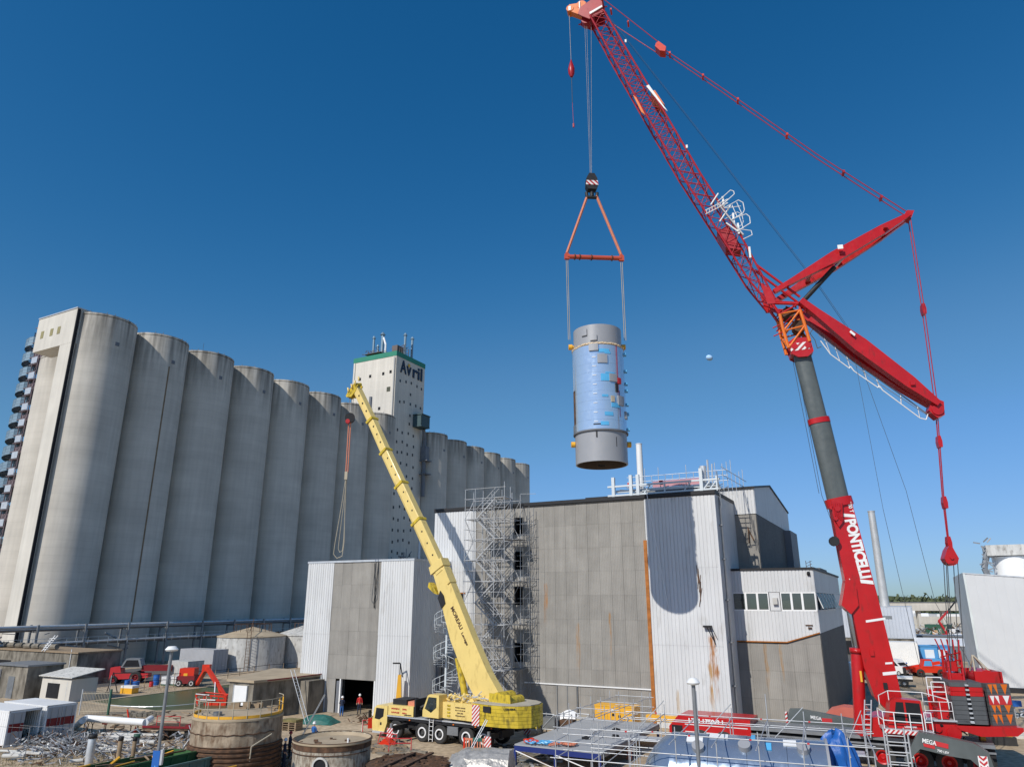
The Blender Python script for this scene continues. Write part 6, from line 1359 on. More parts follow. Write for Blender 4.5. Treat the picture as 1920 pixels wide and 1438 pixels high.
# ---------------------------------------------------------------- thick white pipe on stands
t = thing('white_pipe_run', 'thick white pipe bent at both ends on rusty stands', 'pipe', gp(140, 1372), 0)
P0 = gp(140, 1372); pts = [gp(142, 1362, .25), gp(155, 1350, .95), gp(163, 1346, 1.0), gp(245, 1352, 1.0), gp(272, 1354, 1.0), gp(279, 1350, 1.0), gp(283, 1347, 1.0)]
MB().path([p - P0 for p in pts], .27, 16).build('pipe', M['white'], t, True)
for u in (160, 167, 175, 200, 247, 260, 272):
    p = gp(u, 1349 + (u - 160) * .05, .78) - P0; p.z = .72
    for dx in (-.25, .25): rod(t, 'stand_arm', (p.x, p.y, .42), (p.x + dx, p.y, .85), .03, M['deeprust'], 4)
    rod(t, 'stand', (p.x, p.y, -.0), (p.x, p.y, .45), .04, M['deeprust'], 5)
for k, (u, v) in enumerate(((194, 1372), (214, 1370))):
    t = thing('warning_sign', ('orange red sign board under the white pipe', 'small square red sign right of the other one under the pipe')[k], 'sign', gp(u, v), 0)
    rod(t, 'post', (0, 0, 0), (0, 0, .7), .025, M['deeprust'], 4); MB().box(-.22 if k == 0 else -.12, .22 if k == 0 else .12, -.02, .02, .6, .85).build('board', M['liftred'], t)
t = thing('traffic_cone', 'orange and white traffic cone near the right end of the white pipe', 'cone', gp(253, 1373), 0)
MB().lathe([(.15, 0), (.14, .03), (.02, .5), (0, .5)], 14).box(-.18, .18, -.18, .18, 0, .03).build('cone_body', M['liftred'], t, True); MB().lathe([(.105, .2), (.08, .3)], 14).build('white_band', M['white'], t, True)
# red post with rubble and a cover on the sand
t = thing('marker_post', 'leaning red post in the sandy yard by the pond', 'post', gp(242, 1352), 0); rod(t, 'pole', (0, 0, 0), (-.35, .1, 1.0), .08, M['liftred'], 6)
m = MB()
for _ in range(70): p = Vector((random.gauss(0, .8), random.gauss(0, .7), 0)); m.prism([(p.x, p.y), (p.x + .3, p.y + .05), (p.x + .2, p.y + .3)], 0, random.uniform(.05, .3), 'z')
tag(stuff(m.build('rubble_heap', M['old_concrete'])), 'grey rubble heap on the sand right of the red post', 'heap', loc=gp(262, 1342))
# ---------------------------------------------------------------- skips
def skip(label, p, l, w_, h, m_, load=None, rot=-28):
    t = thing('skip', label, 'skip', p, rot)
    MB().box(-w_, 0, 0, l, .1, .18).build('floor', m_, t)
    for (x0, x1, y0, y1) in ((-.06, 0, 0, l), (-w_, -w_ + .06, 0, l), (-w_ + .06, -.06, 0, .06), (-w_ + .06, -.06, l - .06, l)): MB().box(x0, x1, y0, y1, .1, h).build('side', m_, t)
    for k in range(int(l / 1.1)): MB().box(0, .07, .4 + k * 1.1, .52 + k * 1.1, .1, h).build('rib', m_, t)
    MB().box(-.02, .1, -.05, l + .05, h, h + .1).build('rim', m_, t)
    if load:
        m = MB()
        for _ in range(90):
            c = Vector((random.uniform(-w_ + .3, -.3), random.uniform(.4, l - .6), random.uniform(.3, h + .15))); d = Vector((random.uniform(-.3, .3), random.uniform(-1.4, 1.4), random.uniform(-.15, .15)))
            c.y = min(max(c.y, abs(d.y) + .2), l - abs(d.y) - .2); m.tube(c - d, c + d, random.choice((.03, .05, .09)), 5, m=random.randrange(4))
        stuff(m.build('scrap_load', [M['deeprust'], M['machine'], M['galv_dk'], M['wood']], t))
    return t
q = gp(374, 1407, 1.5); q.z = 0; L_ = 9.0
skip('long dark green skip full of scrap steel and yellow bars', q - E1 * L_, L_, 2.4, 1.45, M['green'], True)
q = gp(436, 1410, 1.25); q.z = 0
skip('grey green skip beside the biggest rusty tank', q - E1 * 8, 7.2, 2.2, 1.2, M['teal'])
q = gp(500, 1438, 1.3); q.z = 0
skip('rust brown skip at the bottom edge beside the ladder', q - E1 * 7, 6.6, 2.2, 1.2, M['deeprust'], True)
# ---------------------------------------------------------------- scrap yard, lower left
pp = [((0, 1412), (95, 1418)), ((20, 1418), (82, 1421)), ((4, 1425), (45, 1426)), ((175, 1399), (240, 1409)), ((185, 1409), (222, 1414)), ((190, 1383), (300, 1387)), ((130, 1405), (185, 1412)), ((60, 1396), (120, 1402)), ((205, 1392), (290, 1400)), ((45, 1404), (110, 1410)), ((130, 1434), (155, 1433)), ((200, 1388), (255, 1391))]
for k, (p, q_) in enumerate(pp):
    p, q_ = gp(*p), gp(*q_); z = .18 + .05 * (k % 3); o = rod(None, 'scrap_pipe', p + Vector((0, 0, z)), q_ + Vector((0, 0, z + .05)), .09 + .03 * (k % 3), M['dirtywhite'], 8)
    tag(o, ['long pale pipe lying lowest left in the scrap yard', 'short white pipe just right of the longest one', 'stub of pale pipe by the left picture edge', 'white pipe lying beside the concrete post', 'short pipe stub below the one by the concrete post', 'pale pipe along the back of the scrap yard',
            'pipe poking out under the scrap heap', 'pipe lying before the nearer container', 'pale pipe leading towards the blue sign', 'white pipe across the middle of the left scrap', 'thick pipe piece at the bottom edge', 'thin pale pipe behind the scrap heap'][k], 'pipe', 'scrap pipes on the ground')
m = MB()
for _ in range(1300):
    u, v = random.uniform(20, 345), random.uniform(1382, 1436)
    if random.random() < .5: u = random.gauss(120, 40); v = random.gauss(1402, 9)
    p = gp(u, v); h = random.random() ** 2 * .7; r_ = random.choice((.02, .03, .05, .03)); d = Vector((random.uniform(-.8, .8), random.uniform(-.6, .6), random.uniform(-.1, .4)))
    if random.random() < .75: m.tube(p + Vector((0, 0, h + .05)), p + Vector((0, 0, h + .05)) + d, r_, 4, m=random.randrange(5))
    else:
        a, b_ = d.normalized() * random.uniform(.06, .2), Vector((-d.y, d.x, random.uniform(-.3, .3))).normalized() * random.uniform(.04, .14); c = p + Vector((0, 0, h + .08))
        m.add([tuple(c - a - b_), tuple(c + a - b_), tuple(c + a + b_), tuple(c - a + b_)], [(0, 1, 2, 3)], random.randrange(5))
tag(stuff(m.build('scrap_heap', [M['scaf'], M['galv_dk'], M['boxgrey'], M['galv_dk'], M['deeprust']])), 'tangled silver scrap metal heap in front of the white containers', 'scrap heap')
m = MB()
for _ in range(2600):
    u, v = (random.uniform(0, 330), random.uniform(1408, 1438)) if random.random() < .6 else (random.uniform(230, 440), random.uniform(1280, 1300))
    p = gp(u, v); a = random.uniform(0, 6.28); w_ = .03; h = random.uniform(.08, .3); m.add([(p.x, p.y, 0), (p.x + w_ * math.cos(a), p.y + w_ * math.sin(a), 0), (p.x + random.uniform(-.08, .08), p.y, h)], [(0, 1, 2)])
tag(stuff(m.build('weeds', M['grass'])), 'dry weeds and grass along the pond bank and scrap yard', 'weeds')
for k, (u, v, r_, h, c1) in enumerate(((165, 1438, .26, 1.75, 'galv'), (220, 1434, .16, 1.5, 'wood'), (248, 1424, .14, 1.2, 'wood'), (253, 1408, .22, .9, 'galv_dk'))):
    t = thing('bollard', ('tall grey post with black cap in the scrap yard', 'brown post in front of the green skip', 'shorter brown post inside the green skip edge', 'green capped steel cylinder standing in the scrap')[k], 'post', gp(u, v), 0)
    rod(t, 'post', (0, 0, 0), (0, 0, h), r_, M[c1], 10); rod(t, 'cap', (0, 0, h), (0, 0, h + .25), r_ * 1.1, M['black'] if k != 3 else M['fgreen'], 10)
for k, (u, v, w_, h) in enumerate(((45, 1428, 0, 2.2), (125, 1432, 0, 2.3))):
    t = thing('wire_fence_post', ('thin fence post in front of the nearer container', 'thin fence post in front of the scrap heap')[k], 'fence post', gp(u, v), 0); rod(t, 'post', (0, 0, 0), (0, 0, h), .025, M['galv_dk'], 5); rod(t, 'wire', (0, 0, h - .1), (-3.4, -.3, h + .12), .012, M['wire'], 4)
# rusty flatbed trailer
t = thing('flatbed_trailer', 'rusty flatbed trailer parked on the sand left of the biggest tank', 'trailer', gp(335, 1384), -8)
MB().box(-2.6, 2.6, -1.0, 1.0, .75, .95).build('bed', M['deeprust'], t); MB().box(-2.6, 2.6, -1.05, -1.0, .9, 1.05).build('side_rail', M['boxred'], t)
for x in (-.9, 1.3): MB().box(x - .4, x + .4, -.8, .8, .2, .75).build('axle_block', M['black'], t)
for x in (-.9, 1.3): wheel(t, Matrix.Identity(4), x, -.95, .32, .25, M['dark_hub'])
MB().box(.8, 2.4, -.6, .6, .96, 1.1).build('steel_load', M['boxred'], t)
m = MB().path([(-1.5, -.9, .95), (-1.5, -.9, 1.75), (.5, -.9, 1.75), (.5, -.9, .95)], .025, 4).path([(-1.5, -.9, 1.35), (.5, -.9, 1.35)], .02, 4); m.build('frame_rail', M['redwhite'], t)
t = thing('metal_stand', 'tangle of thin white metal legs beside the biggest rusty tank', 'stand', gp(356, 1398), 0)
for k in range(9): rod(t, 'leg', (random.uniform(-.5, .5), random.uniform(-.3, .3), 0), (random.uniform(-.4, .4), random.uniform(-.3, .3), random.uniform(.7, 1.5)), .03, M['galv'], 4)
# ---------------------------------------------------------------- fences by the pond
t = thing('mesh_fence', 'grey wire mesh fence panels left of the pond', 'fence', gp(121, 1316), 0); P0 = gp(121, 1316)
fp = [gp(121, 1316), gp(152, 1312), gp(177, 1307), gp(204, 1302)]
for p in fp: rod(t, 'post', p - P0, p - P0 + Vector((0, 0, 2.1)), .05, M['galv'], 6)
for p, q_ in zip(fp, fp[1:]):
    m = MB(); p, q_ = p - P0, q_ - P0
    for k in range(1, 14): a = p.lerp(q_, k / 14); m.tube(a, a + Vector((0, 0, 2)), .008, 3, caps=False)
    for k in range(1, 12): m.tube(p + Vector((0, 0, k * .17)), q_ + Vector((0, 0, k * .17)), .008, 3, caps=False)
    stuff(m.build('mesh_panel', M['galv_dk'], t))
t = thing('palisade_gate', 'greenish bar gate with green end post near the pond corner', 'gate', gp(148, 1340), 0); P0 = gp(148, 1340)
q_ = gp(202, 1340) - P0
for z in (.3, 1.9): rod(t, 'rail', (0, 0, z), q_ + Vector((0, 0, z)), .04, M['khaki'], 4)
for k in range(20): a = q_ * (k / 19); rod(t, 'bar', a + Vector((0, 0, .1)), a + Vector((0, 0, 2.1)), .025, M['khaki'], 4)
rod(t, 'end_post', q_, q_ + Vector((0, 0, 2.3)), .12, M['fgreen'], 6); rod(t, 'end_post', (0, 0, 0), (0, 0, 2.3), .06, M['galv'], 6)
t = thing('timber_frame', 'black A-shaped timber prop beside the mesh fence', 'frame', gp(212, 1299), 0)
rod(t, 'leg', (-.8, 0, 0), (-.3, 0, 2.3), .06, M['black'], 5); rod(t, 'leg', (.5, 0, 0), (-.3, 0, 2.3), .06, M['black'], 5); rod(t, 'rail', (-.3, 0, 2.2), (2.6, .6, 2.2), .05, M['black'], 5); rod(t, 'foot', (-.9, 0, .05), (1.4, 0, .05), .08, M['black'], 5)
t = thing('bank_fence', 'dark pipe handrail with posts along the far pond bank', 'fence', gp(232, 1301), 0); P0 = gp(232, 1301); pr_ = None
for u, v in ((242, 1297), (270, 1292), (298, 1289), (325, 1288), (352, 1286), (378, 1282), (402, 1281), (426, 1278), (448, 1276), (475, 1272), (503, 1268), (530, 1266), (556, 1263)):
    p = gp(u, v) - P0; rod(t, 'post', p, p + Vector((0, 0, 1.7)), .05, M['wood'], 5)
    if pr_ is not None:
        for z in (1.6, .9): rod(t, 'rail', pr_ + Vector((0, 0, z)), p + Vector((0, 0, z)), .04, M['black'], 4)
    pr_ = p
m = MB(); prev = None
for k in range(13):
    p = gp(206 + k * 13.5, 1322 + 4 * math.sin(k * .26) - k * .3, .25)
    if prev: m.tube(prev, p, .045, 5)
    prev = p
tag(m.build('floating_hose', M['galv']), 'thin pale hose lying along the near edge of the pond', 'hose')
# ---------------------------------------------------------------- left buildings
def boxbuilding(name, label, p, rot, l, dp, h, mw, mr, roof='flat', over=.15):
    t = thing(name, label, 'building', p, rot)
    MB().box(0, l, 0, dp, 0, h).build('wall', mw, t)
    if roof == 'flat': MB().box(-over, l + over, -over, dp + over, h, h + .18).build('roof', mr, t)
    else: MB().prism([(-over, h + .0), (dp + over, h + roof), (dp + over, h + roof + .08), (-over, h + .08)], -over, l + over, 'x').build('roof', mr, t); MB().prism([(0, h), (dp, h), (dp, h + roof)], 0, l, 'x').build('gable', mw, t)
    return t
q = gp(137, 1286)
t = boxbuilding('low_workshop', 'long low dark workshop with a brown flat roof at the foot of the silos', q - E2 * 26, -28, 26, 6, 3.9, M['old_concrete'], M['wood'])
MB().tube((24.6, -.1, 0), (24.6, -.1, 4.4), .05, 6).build('vent_pipe', M['white'], t, True)
for x in (2, 8, 14, 19): MB().box(x, x + 3, -.06, -.02, .3, 2.6).build('doorway', M['darkint'], t)
m = MB()
for k in range(9): m.tube((1 + k * 2, 1.5, 4.4), (2.6 + k * 2, 1.5, 4.5), .35, 8)
stuff(m.build('rooftop_ducts', M['old_concrete'], t))
m = MB()
for k in range(2): m.tube((18.2 + k * .6, -.2, 4.0), (19.6 + k * .6, .4, 6.0), .07, 4)
for k in range(6): m.tube((18.3 + k * .22, -.2, 4.2 + k * .28), (19.1 + k * .22, .1, 4.3 + k * .28), .05, 4)
m.build('roof_ladder', M['white'], t)
q = gp(73, 1311)
t = thing('tin_roof_shed', 'small cream shed with a speckled tin roof left of the blue drum', 'shed', q, -28)
MB().prism([(0, 0), (3.0, 0), (3.0, 2.2), (0, 2.6)], 0, .1, 'x').build('end_wall', M['concrete_light'], t)
MB().box(.1, 5.4, 0, 3.0, 0, 2.3).build('wall', M['concrete_light'], t)
MB().prism([(-.3, 2.45), (3.4, 3.1), (3.4, 3.18), (-.3, 2.53)], -.3, 5.8, 'x').build('roof', mat('speckled_roof', (.62, .60, .55), .7, var=.1, dirt=(.05, .05, .05), dirt_amt=.12, dirt_scale=2.5), t)
MB().box(1.2, 3.4, -.05, -.01, .3, 1.8).build('window', M['darkint'], t)
t = boxbuilding('pump_house', 'grey rendered hut with pale door at the left picture edge', gp(46, 1312) - E2 * 7, -28, 6.6, 4, 3.4, M['old_concrete'], M['galv_dk']); MB().box(3.2, 4.4, -.06, -.01, 0, 2.3).build('door', M['galv_dk'], t)
MB().box(1.0, 1.5, -.3, -.05, .6, 3.0).build('switch_cabinet', M['white'], t)
t = container('short blue container with a pale end beside the workshop', gp(178, 1279), -28, 3.2, 2.4, 2.5, M['blue'], band=False, mdoor=M['blue'])
def ibc(label, p, rot=-28, grp='white liquid totes'):
    t = thing('liquid_tote', label, 'tote', p, rot, grp)
    MB().box(-.5, .5, -.5, .5, 0, .14).build('pallet', M['fgreen'], t); MB().box(-.47, .47, -.47, .47, .15, 1.1).build('bottle', M['white'], t)
    m = MB()
    for k in range(6):
        x = -.5 + k * .2; m.tube((x, -.5, .14), (x, -.5, 1.15), .014, 4).tube((.5, x, .14), (.5, x, 1.15), .014, 4)
    for k in range(4): z = .2 + k * .3; m.tube((-.5, -.5, z), (.5, -.5, z), .014, 4).tube((.5, -.5, z), (.5, .5, z), .014, 4)
    m.build('cage', M['galv'], t); return t
for k, lb in enumerate(('leftmost of four white liquid totes on a green pallet rack', 'second from left of the four white liquid totes', 'third from left of the four white liquid totes', 'rightmost of the four white liquid totes by the mesh fence')): ibc(lb, gp(88 + k * 11, 1304 - k * 1.5, .3) + Vector((0, 0, .0)))
MB_ = MB().box(-2.6, 2.6, -.8, .8, 0, .29); tag(MB_.build('pallet_rack', M['fgreen']), 'dark green low rack under the four white totes', 'rack', loc=gp(104, 1303), rot=-20)
def drum(label, p, m_, r=.3, h=.9, grp='plastic drums'):
    o = MB().lathe([(0, 0), (r, 0), (r, h * .3), (r * 1.04, h * .33), (r, h * .36), (r, h * .66), (r * 1.04, h * .69), (r, h * .72), (r, h), (0, h)], 18).build('drum', m_, smooth=True); tag(o, label, 'drum', grp, loc=p)
drum('blue plastic drum left of the white totes', gp(77, 1304), M['blue'], .42, 1.3); drum('blue drum leaning group nearest the red tractor', gp(237, 1289), M['blue']); drum('second blue drum beside the red tractor', gp(243, 1288), M['blue']); drum('blue drum standing right of the lamp post by the white boxes', gp(292, 1284), M['blue'], .4, 1.3); drum('small red drum beside the blue one near the pond', gp(283, 1287), M['redwhite'], .25, .6)
drum('green plastic tank against the cream shed', gp(62, 1306), mat('green_tank', (.30, .48, .38), .5), .8, 2.2, 'tanks'); drum('blue square bin right of the blue drums by the pond bank', gp(254, 1290), M['blue'], .4, .8)
t = thing('crate', 'yellow crate with white sacks on the far pond bank', 'crate', gp(242, 1299), -20); MB().box(-.9, .9, -.5, .5, 0, .6).build('crate_body', M['machine'], t); MB().box(-.9, .9, -.5, .5, .6, .85).build('sacks', M['white'], t)
q = gp(302, 1281)
container('small white store box behind the lamp post', gp(348, 1281), -28, 4.0, 2.6, 2.7, M['dirtywhite'], band=False); ibc('white tote in front of the small white store box', gp(312, 1284)); ibc('dusty tote at the right of the small white store box', gp(330, 1284))
container('large grey white office container close to the silos', gp(396, 1262), -28, 7.5, 2.8, 3.3, M['boxgrey'], band=False)
# red tractor unit
t = thing('red_tractor', 'old red tractor with grey bonnet parked by the silos', 'tractor', gp(243, 1280), 8)
MB().prism([(-2.4, .5), (-2.4, 2.0), (-1.2, 2.1), (-1.0, 1.3), (2.4, 1.2), (2.4, .7)], -.8, .8, 'y').build('body', M['redwhite'], t)
MB().prism([(-1.2, 2.0), (-.6, 3.1), (1.1, 3.1), (1.5, 2.0)], -.75, .75, 'y').build('cab', M['galv_dk'], t); MB().prism([(-.9, 2.1), (-.5, 2.9), (.9, 2.9), (1.2, 2.1)], -.78, -.76, 'y').build('cab_window', M['darkint'], t)
MB().box(1.4, 5.2, -.5, .5, 1.5, 2.2).build('loader_arm', M['boxred'], t)
for x, r_ in ((-1.8, .5), (.9, .75)):
    for y in (-.8, .8): wheel(t, Matrix.Identity(4), x, y, r_, .4, M['boxred'])
# articulated boom lift
P0 = gp(352, 1286); t = thing('boom_lift', 'red articulated boom lift reaching over the pond with its basket', 'boom lift', P0, 0)
def lp(u, v, z): return gp(u, v, z) - P0
MB().box(-1.1, 1.1, -.9, .9, .4, 1.3).build('chassis', M['boxred'], t); MB().box(-1.0, .9, -.7, .7, 1.3, 2.2).build('turret', M['liftred'], t); MB().box(-.4, .1, -.75, -.7, .9, 1.6).build('yellow_label', M['machine'], t)
for x in (-.8, .8):
    for y in (-.85, .85): wheel(t, Matrix.Identity(4), x, y, .42, .3, M['white'])
def dp(u, v, Y_):  # point on a sight line at distance Y_
    f_ = 1330.0; th = R(17.01); a = (u - 960) / f_; t_ = (719 - v) / f_; d = Vector((a, math.cos(th) - t_ * math.sin(th), math.sin(th) + t_ * math.cos(th))); return Vector((0, 0, 10.5)) + d * (Y_ / d.y) - P0
A1, A2, A3, A4 = dp(370, 1281, 98), dp(388, 1251, 94), dp(408, 1282, 87), dp(424, 1308, 82)
rod(t, 'lower_arm', A1, A2, .42, M['liftred'], h=.42); rod(t, 'upper_arm', A2, A3, .38, M['liftred'], h=.42); rod(t, 'upper_arm', A3, A4, .3, M['liftred'], h=.34)
MB().box(A2.x - .45, A2.x + .45, A2.y - .35, A2.y + .35, A2.z - .4, A2.z + .35).build('knuckle', M['liftred'], t)
rod(t, 'strut', dp(404, 1276, 88), dp(402, 1306, 82), .07, W_, 6); rod(t, 'strut', dp(409, 1290, 86), dp(414, 1305, 82), .06, M['liftred'], 5)
B1, B2, B3, B4 = dp(368, 1301, 81), dp(424, 1306, 81), dp(371, 1325, 81), dp(422, 1323, 81)
bk = rod(t, 'basket_rail', B1, B2, .16, M['liftred'], h=.16)
for p, q_ in ((B3, B4), (B1, B3), (B2, B4), (B1.lerp(B3, .4), B2.lerp(B4, .4))): rod(t, 'basket_rail', p, q_, .16, M['liftred'], h=.16)
dv = Vector((.3, 1.6, 0))
for p, q_ in ((B1 + dv, B2 + dv), (B1, B1 + dv), (B2, B2 + dv), (B3, B3 + dv), (B3 + dv, B4 + dv), (B1 + dv, B3 + dv), (B2 + dv, B4 + dv)): rod(t, 'basket_rail', p, q_, .08, M['liftred'], 5)
for k in range(1, 4): a = B1.lerp(B2, k / 4); rod(t, 'basket_post', a, B3.lerp(B4, k / 4), .06, M['liftred'], 5)
rod(t, 'white_pad', B1 + Vector((0, -.1, .05)), B1.lerp(B2, .45) + Vector((0, -.1, .05)), .1, W_, h=.08); rod(t, 'white_pad', B1.lerp(B3, .4) + Vector((.4, -.12, 0)), B1.lerp(B3, .4) + Vector((2.0, -.12, -.05)), .1, W_, h=.1)
MB().box(B4.x - 2.0, B4.x, B4.y, B4.y + .8, B4.z - .1, B4.z + .55).build('control_box', M['liftred'], t)
# ================================================================ access platform, scaffold and lying vessel, lower right
t = thing('access_platform', 'broad grey steel deck on a blue trestle before the plant hall', 'platform', G(-24.6, 46.6), -28)
nb = 9
for i in range(nb):
    MB().box(0, 6.2, i * 12.6 / nb + .02, (i + 1) * 12.6 / nb - .02, 1.22, 1.3).build('deck_plate', M['deck'], t)
for x in (0, 6.1): MB().box(x, x + .12, 0, 12.6, .95, 1.21).build('edge_beam', M['navycloth'] if x == 0 else M['galv_dk'], t)
MB().box(0, 6.2, -.02, .1, .9, 1.21).build('edge_beam', mat('trestle_blue', (.015, .03, .16), .5), t)
for x, y in ((.05, .05), (6.1, .05), (.05, 6), (6.1, 6), (.05, 12.4), (6.1, 12.4), (3, .05)): MB().box(x - .08, x + .08, y - .08, y + .08, 0, .95).build('leg', MATS['trestle_blue'], t)
rod(t, 'brace', (.1, 0, .9), (3.0, 0, .1), .04, W_, 5); rod(t, 'brace', (3.0, 0, .9), (6.0, 0, .1), .04, W_, 5); rod(t, 'brace', (3, 0, .1), (.6, 0, .85), .03, M['deeprust'], 5)
def rope(label, p, m_, n=14, s_=.45):
    m = MB()
    for _ in range(n):
        r_ = random.uniform(.15, .3); c = Vector((random.gauss(0, s_), random.gauss(0, .2), .1)); tl = random.uniform(-.3, .3)
        m.path([(c.x + r_ * math.cos(a), c.y + r_ * math.sin(a), c.z + tl * math.cos(a) * r_ + .05) for a in [k * .7854 for k in range(9)]], .04, 5)
    tag(m.build('rope_coil', m_, smooth=True), label, 'rope', loc=p)
rope('blue rope coils on the near edge of the grey deck', G(-22.6, 47.3, 1.32), M['film']); rope('orange rope coils on the grey deck edge beside the blue ones', G(-21.2, 47.4, 1.32), M['sling']); rope('orange straps at the left corner of the grey deck', G(-23.8, 47.2, 1.32), M['liftred'], 7, .3)
for k, (a_, b_) in enumerate(((-21.0, 50.5), (-20.3, 54.6), (-19.4, 52))):
    tag(MB().box(-.3, .3, -.08, .08, 0, .12).box(-.1, .1, -.2, .2, 0, .18).build('clamp', M['black']), ('black clamp lying on the near part of the grey deck', 'black clamp on the far part of the grey deck', 'black clamp by the deck handrail')[k], 'clamp', loc=G(a_, b_, 1.32), rot=20 * k)
# handrails on the deck
t = thing('deck_handrail', 'scaffold handrails standing on the grey deck', 'handrail', G(-21.6, 47, 1.3), -28)
for x in (0, 2.6):
    for k in range(7): rod(t, 'post', (x, k * 2, -.1), (x, k * 2, 2.2 + .25 * (k % 2)), .028, M['scaf'], 5)
    for z in (1.1, 1.9): rod(t, 'rail', (x, -.2, z), (x, 12.3, z), .026, M['scaf'], 5)
for k in range(0, 7, 2):
    for z in (1.2, 1.9): rod(t, 'rail', (-.3, k * 2, z), (2.9, k * 2, z), .026, M['scaf'], 5)
# generator cabinet
t = thing('generator', 'bright yellow generator cabinet behind the scaffold', 'generator', G(-24.6, 61.2), -28)
MB().box(0, 3.5, 0, 1.5, .35, 2.0).box(-.03, 3.53, -.03, 1.53, 2.0, 2.1).build('cabinet', M['machine'], t); MB().box(.1, 3.4, .1, 1.4, .05, .34).build('skid', M['black'], t)
for x in (.15, 1.3, 2.45): MB().box(x, x + 1.0, -.03, -.005, .5, 1.8).build('door_panel', M['machine'], t)
for (x, z) in ((1.55, 1.3), (1.55, .8), (1.8, .75), (2.1, 1.2)): MB().box(x, x + .2, -.05, -.03, z, z + .2).build('louvre', M['black'], t)
MB().box(2.7, 3.2, -.05, -.03, .6, .75).build('nameplate', M['black'], t); MB().tube((1.6, -.1, 1.75), (1.6, 0, 1.75), .1, 10).build('beacon', M['white'], t, True)
MB().box(4.4, 7.2, .2, .8, 1.1, 1.55).build('yellow_beam', M['machine'], t)
m = MB(); n = 8
m.add([(-1.2 + 2.4 * i / n, -.7 + 1.4 * j / n, max(0, .8 * (1 - (abs(i - n / 2) / (n / 2)) ** 2) * (1 - (abs(j - n / 2) / (n / 2)) ** 2) + random.uniform(-.05, .05))) for i in range(n + 1) for j in range(n + 1)], [(i * (n + 1) + j, (i + 1) * (n + 1) + j, (i + 1) * (n + 1) + j + 1, i * (n + 1) + j + 1) for i in range(n) for j in range(n)])
tag(m.build('tarpaulin', M['white']), 'white plastic sheet crumpled at the back of the grey deck', 'tarpaulin', loc=G(-26.4, 60.0, 0.9), rot=-28)
# lying vessel section
VR = -20
t = thing('lying_vessel', 'big shiny vessel section lying inside the scaffold', 'vessel', (11.6, 39.6, 1.75), VR)
m = MB(); m.M = Matrix.Rotation(R(90), 4, 'Y')
ringp = [(2.2, -3.4), (2.2, 4.0)]
for k in range(4):
    m = MB(); m.M = Matrix.Rotation(R(90), 4, 'Y'); m.lathe([(2.2, -3.4 + k * 1.85), (2.212, -3.4 + (k + 1) * 1.85 - .02), (2.17, -3.4 + (k + 1) * 1.85)], 56); m.build('shell_plate', M['shell_dark'], t, True)
m = MB(); m.M = Matrix.Rotation(R(90), 4, 'Y'); m.lathe([(0, -5.0), (.9, -4.8), (1.5, -4.4), (1.95, -3.9), (2.2, -3.4)], 40); m.build('end_cone', M['shell_dark'], t, True)
m = MB(); m.M = Matrix.Rotation(R(90), 4, 'Y'); m.lathe([(0, 3.9), (2.3, 3.9), (2.3, 4.02), (0, 4.02)], 40); m.build('end_flange', M['paint_grey'], t, True)
for (x, a, l_) in ((-1.5, 100, .9), (.5, 95, .2), (2.0, 108, .6), (-2.6, 112, .8), (1.2, 118, .25)):
    m = MB(); m.M = Matrix.Rotation(R(a - 90), 4, 'X'); m.box(x, x + l_, -.25, .25, 2.2, 2.26); m.build('film_patch', M['white'] if l_ > .5 else M['film'], t)
for (x, a) in ((2.9, 120), (.2, 122), (-2, 128)):
    m = MB(); m.M = Matrix.Rotation(R(a - 90), 4, 'X'); m.tube((x, 0, 2.15), (x, 0, 2.45), .3, 14); m.build('nozzle', M['paint_grey'], t, True)
for x in (-2.5, 0, 2.5): MB().box(x - .2, x + .2, -1.8, 1.8, -1.75, -1.2).build('cradle', M['wood'], t)
# smaller light plates left of the vessel
for k in range(4):
    o = MB().box(-.6, .6, -.4, .4, 0, .1).build('pale_panel', M['film'] if k % 2 else M['paint_grey']); tag(o, ('pale blue panel on the ground at the left of the scaffold', 'grey plate lying before the lying vessel', 'pale blue sheet leaning in the scaffold', 'flat grey plate nearest the deck edge')[k], 'panel', 'loose panels by the scaffold', loc=(5.5 + k * .8, 43.5 - k * 1.0, .5 + .3 * k), rot=k * 25)
# scaffold around it
SX = (7.15, 46.0)
t = thing('tube_scaffold', 'long grey tube scaffold wrapped around the lying vessel', 'scaffold', (SX[0], SX[1], 0), -22)
def scol(x, y, z): rod(t, 'upright', (x, y, 0), (x, y, z), .028, M['scaf'], 6)
cols = [0, 1.9, 3.8, 5.7, 7.6, 9.5, 11.4, 12.4]
for i, x in enumerate(cols):
    scol(x, 0, 4.4 + (1.1 if i in (2, 4) else .3)); scol(x, -1.3, 4.1 + .3 * (i % 2)); scol(x, -7.6, 4.2 + .5 * ((i + 1) % 2)); scol(x, -9.0, 3.2)
for y, zs in ((0, (4.2, 3.9, 3.2, 2.2, 1.2)), (-1.3, (4.0, 3.4, 2.9)), (-7.6, (4.35, 3.5, 2.6, 1.6)), (-9.0, (3.2, 2.4, 1.4))):
    for z in zs: rod(t, 'ledger', (-.4, y, z), (12.8, y, z), .027, M['scaf'], 5)
for i, x in enumerate(cols):
    for z in (1.2, 2.6, 4.2): rod(t, 'transom', (x, .2, z), (x, -9.2, z), .026, M['scaf'], 5)
    for z in (3.9,): rod(t, 'transom', (x, .2, z), (x, -1.5, z), .026, M['scaf'], 5)
for i in range(0, 7, 2): rod(t, 'brace', (cols[i], 0, 3.0), (cols[i + 1], 0, 4.9), .026, M['scaf'], 5); rod(t, 'brace', (cols[i], -9.0, .3), (cols[i + 1], -9.0, 2.8), .026, M['scaf'], 5)
for k in range(13): 
    MB().box(k * .95, k * .95 + .9, -1.25, -.05, 2.9, 2.95).build('scaffold_board', M['galv'], t)
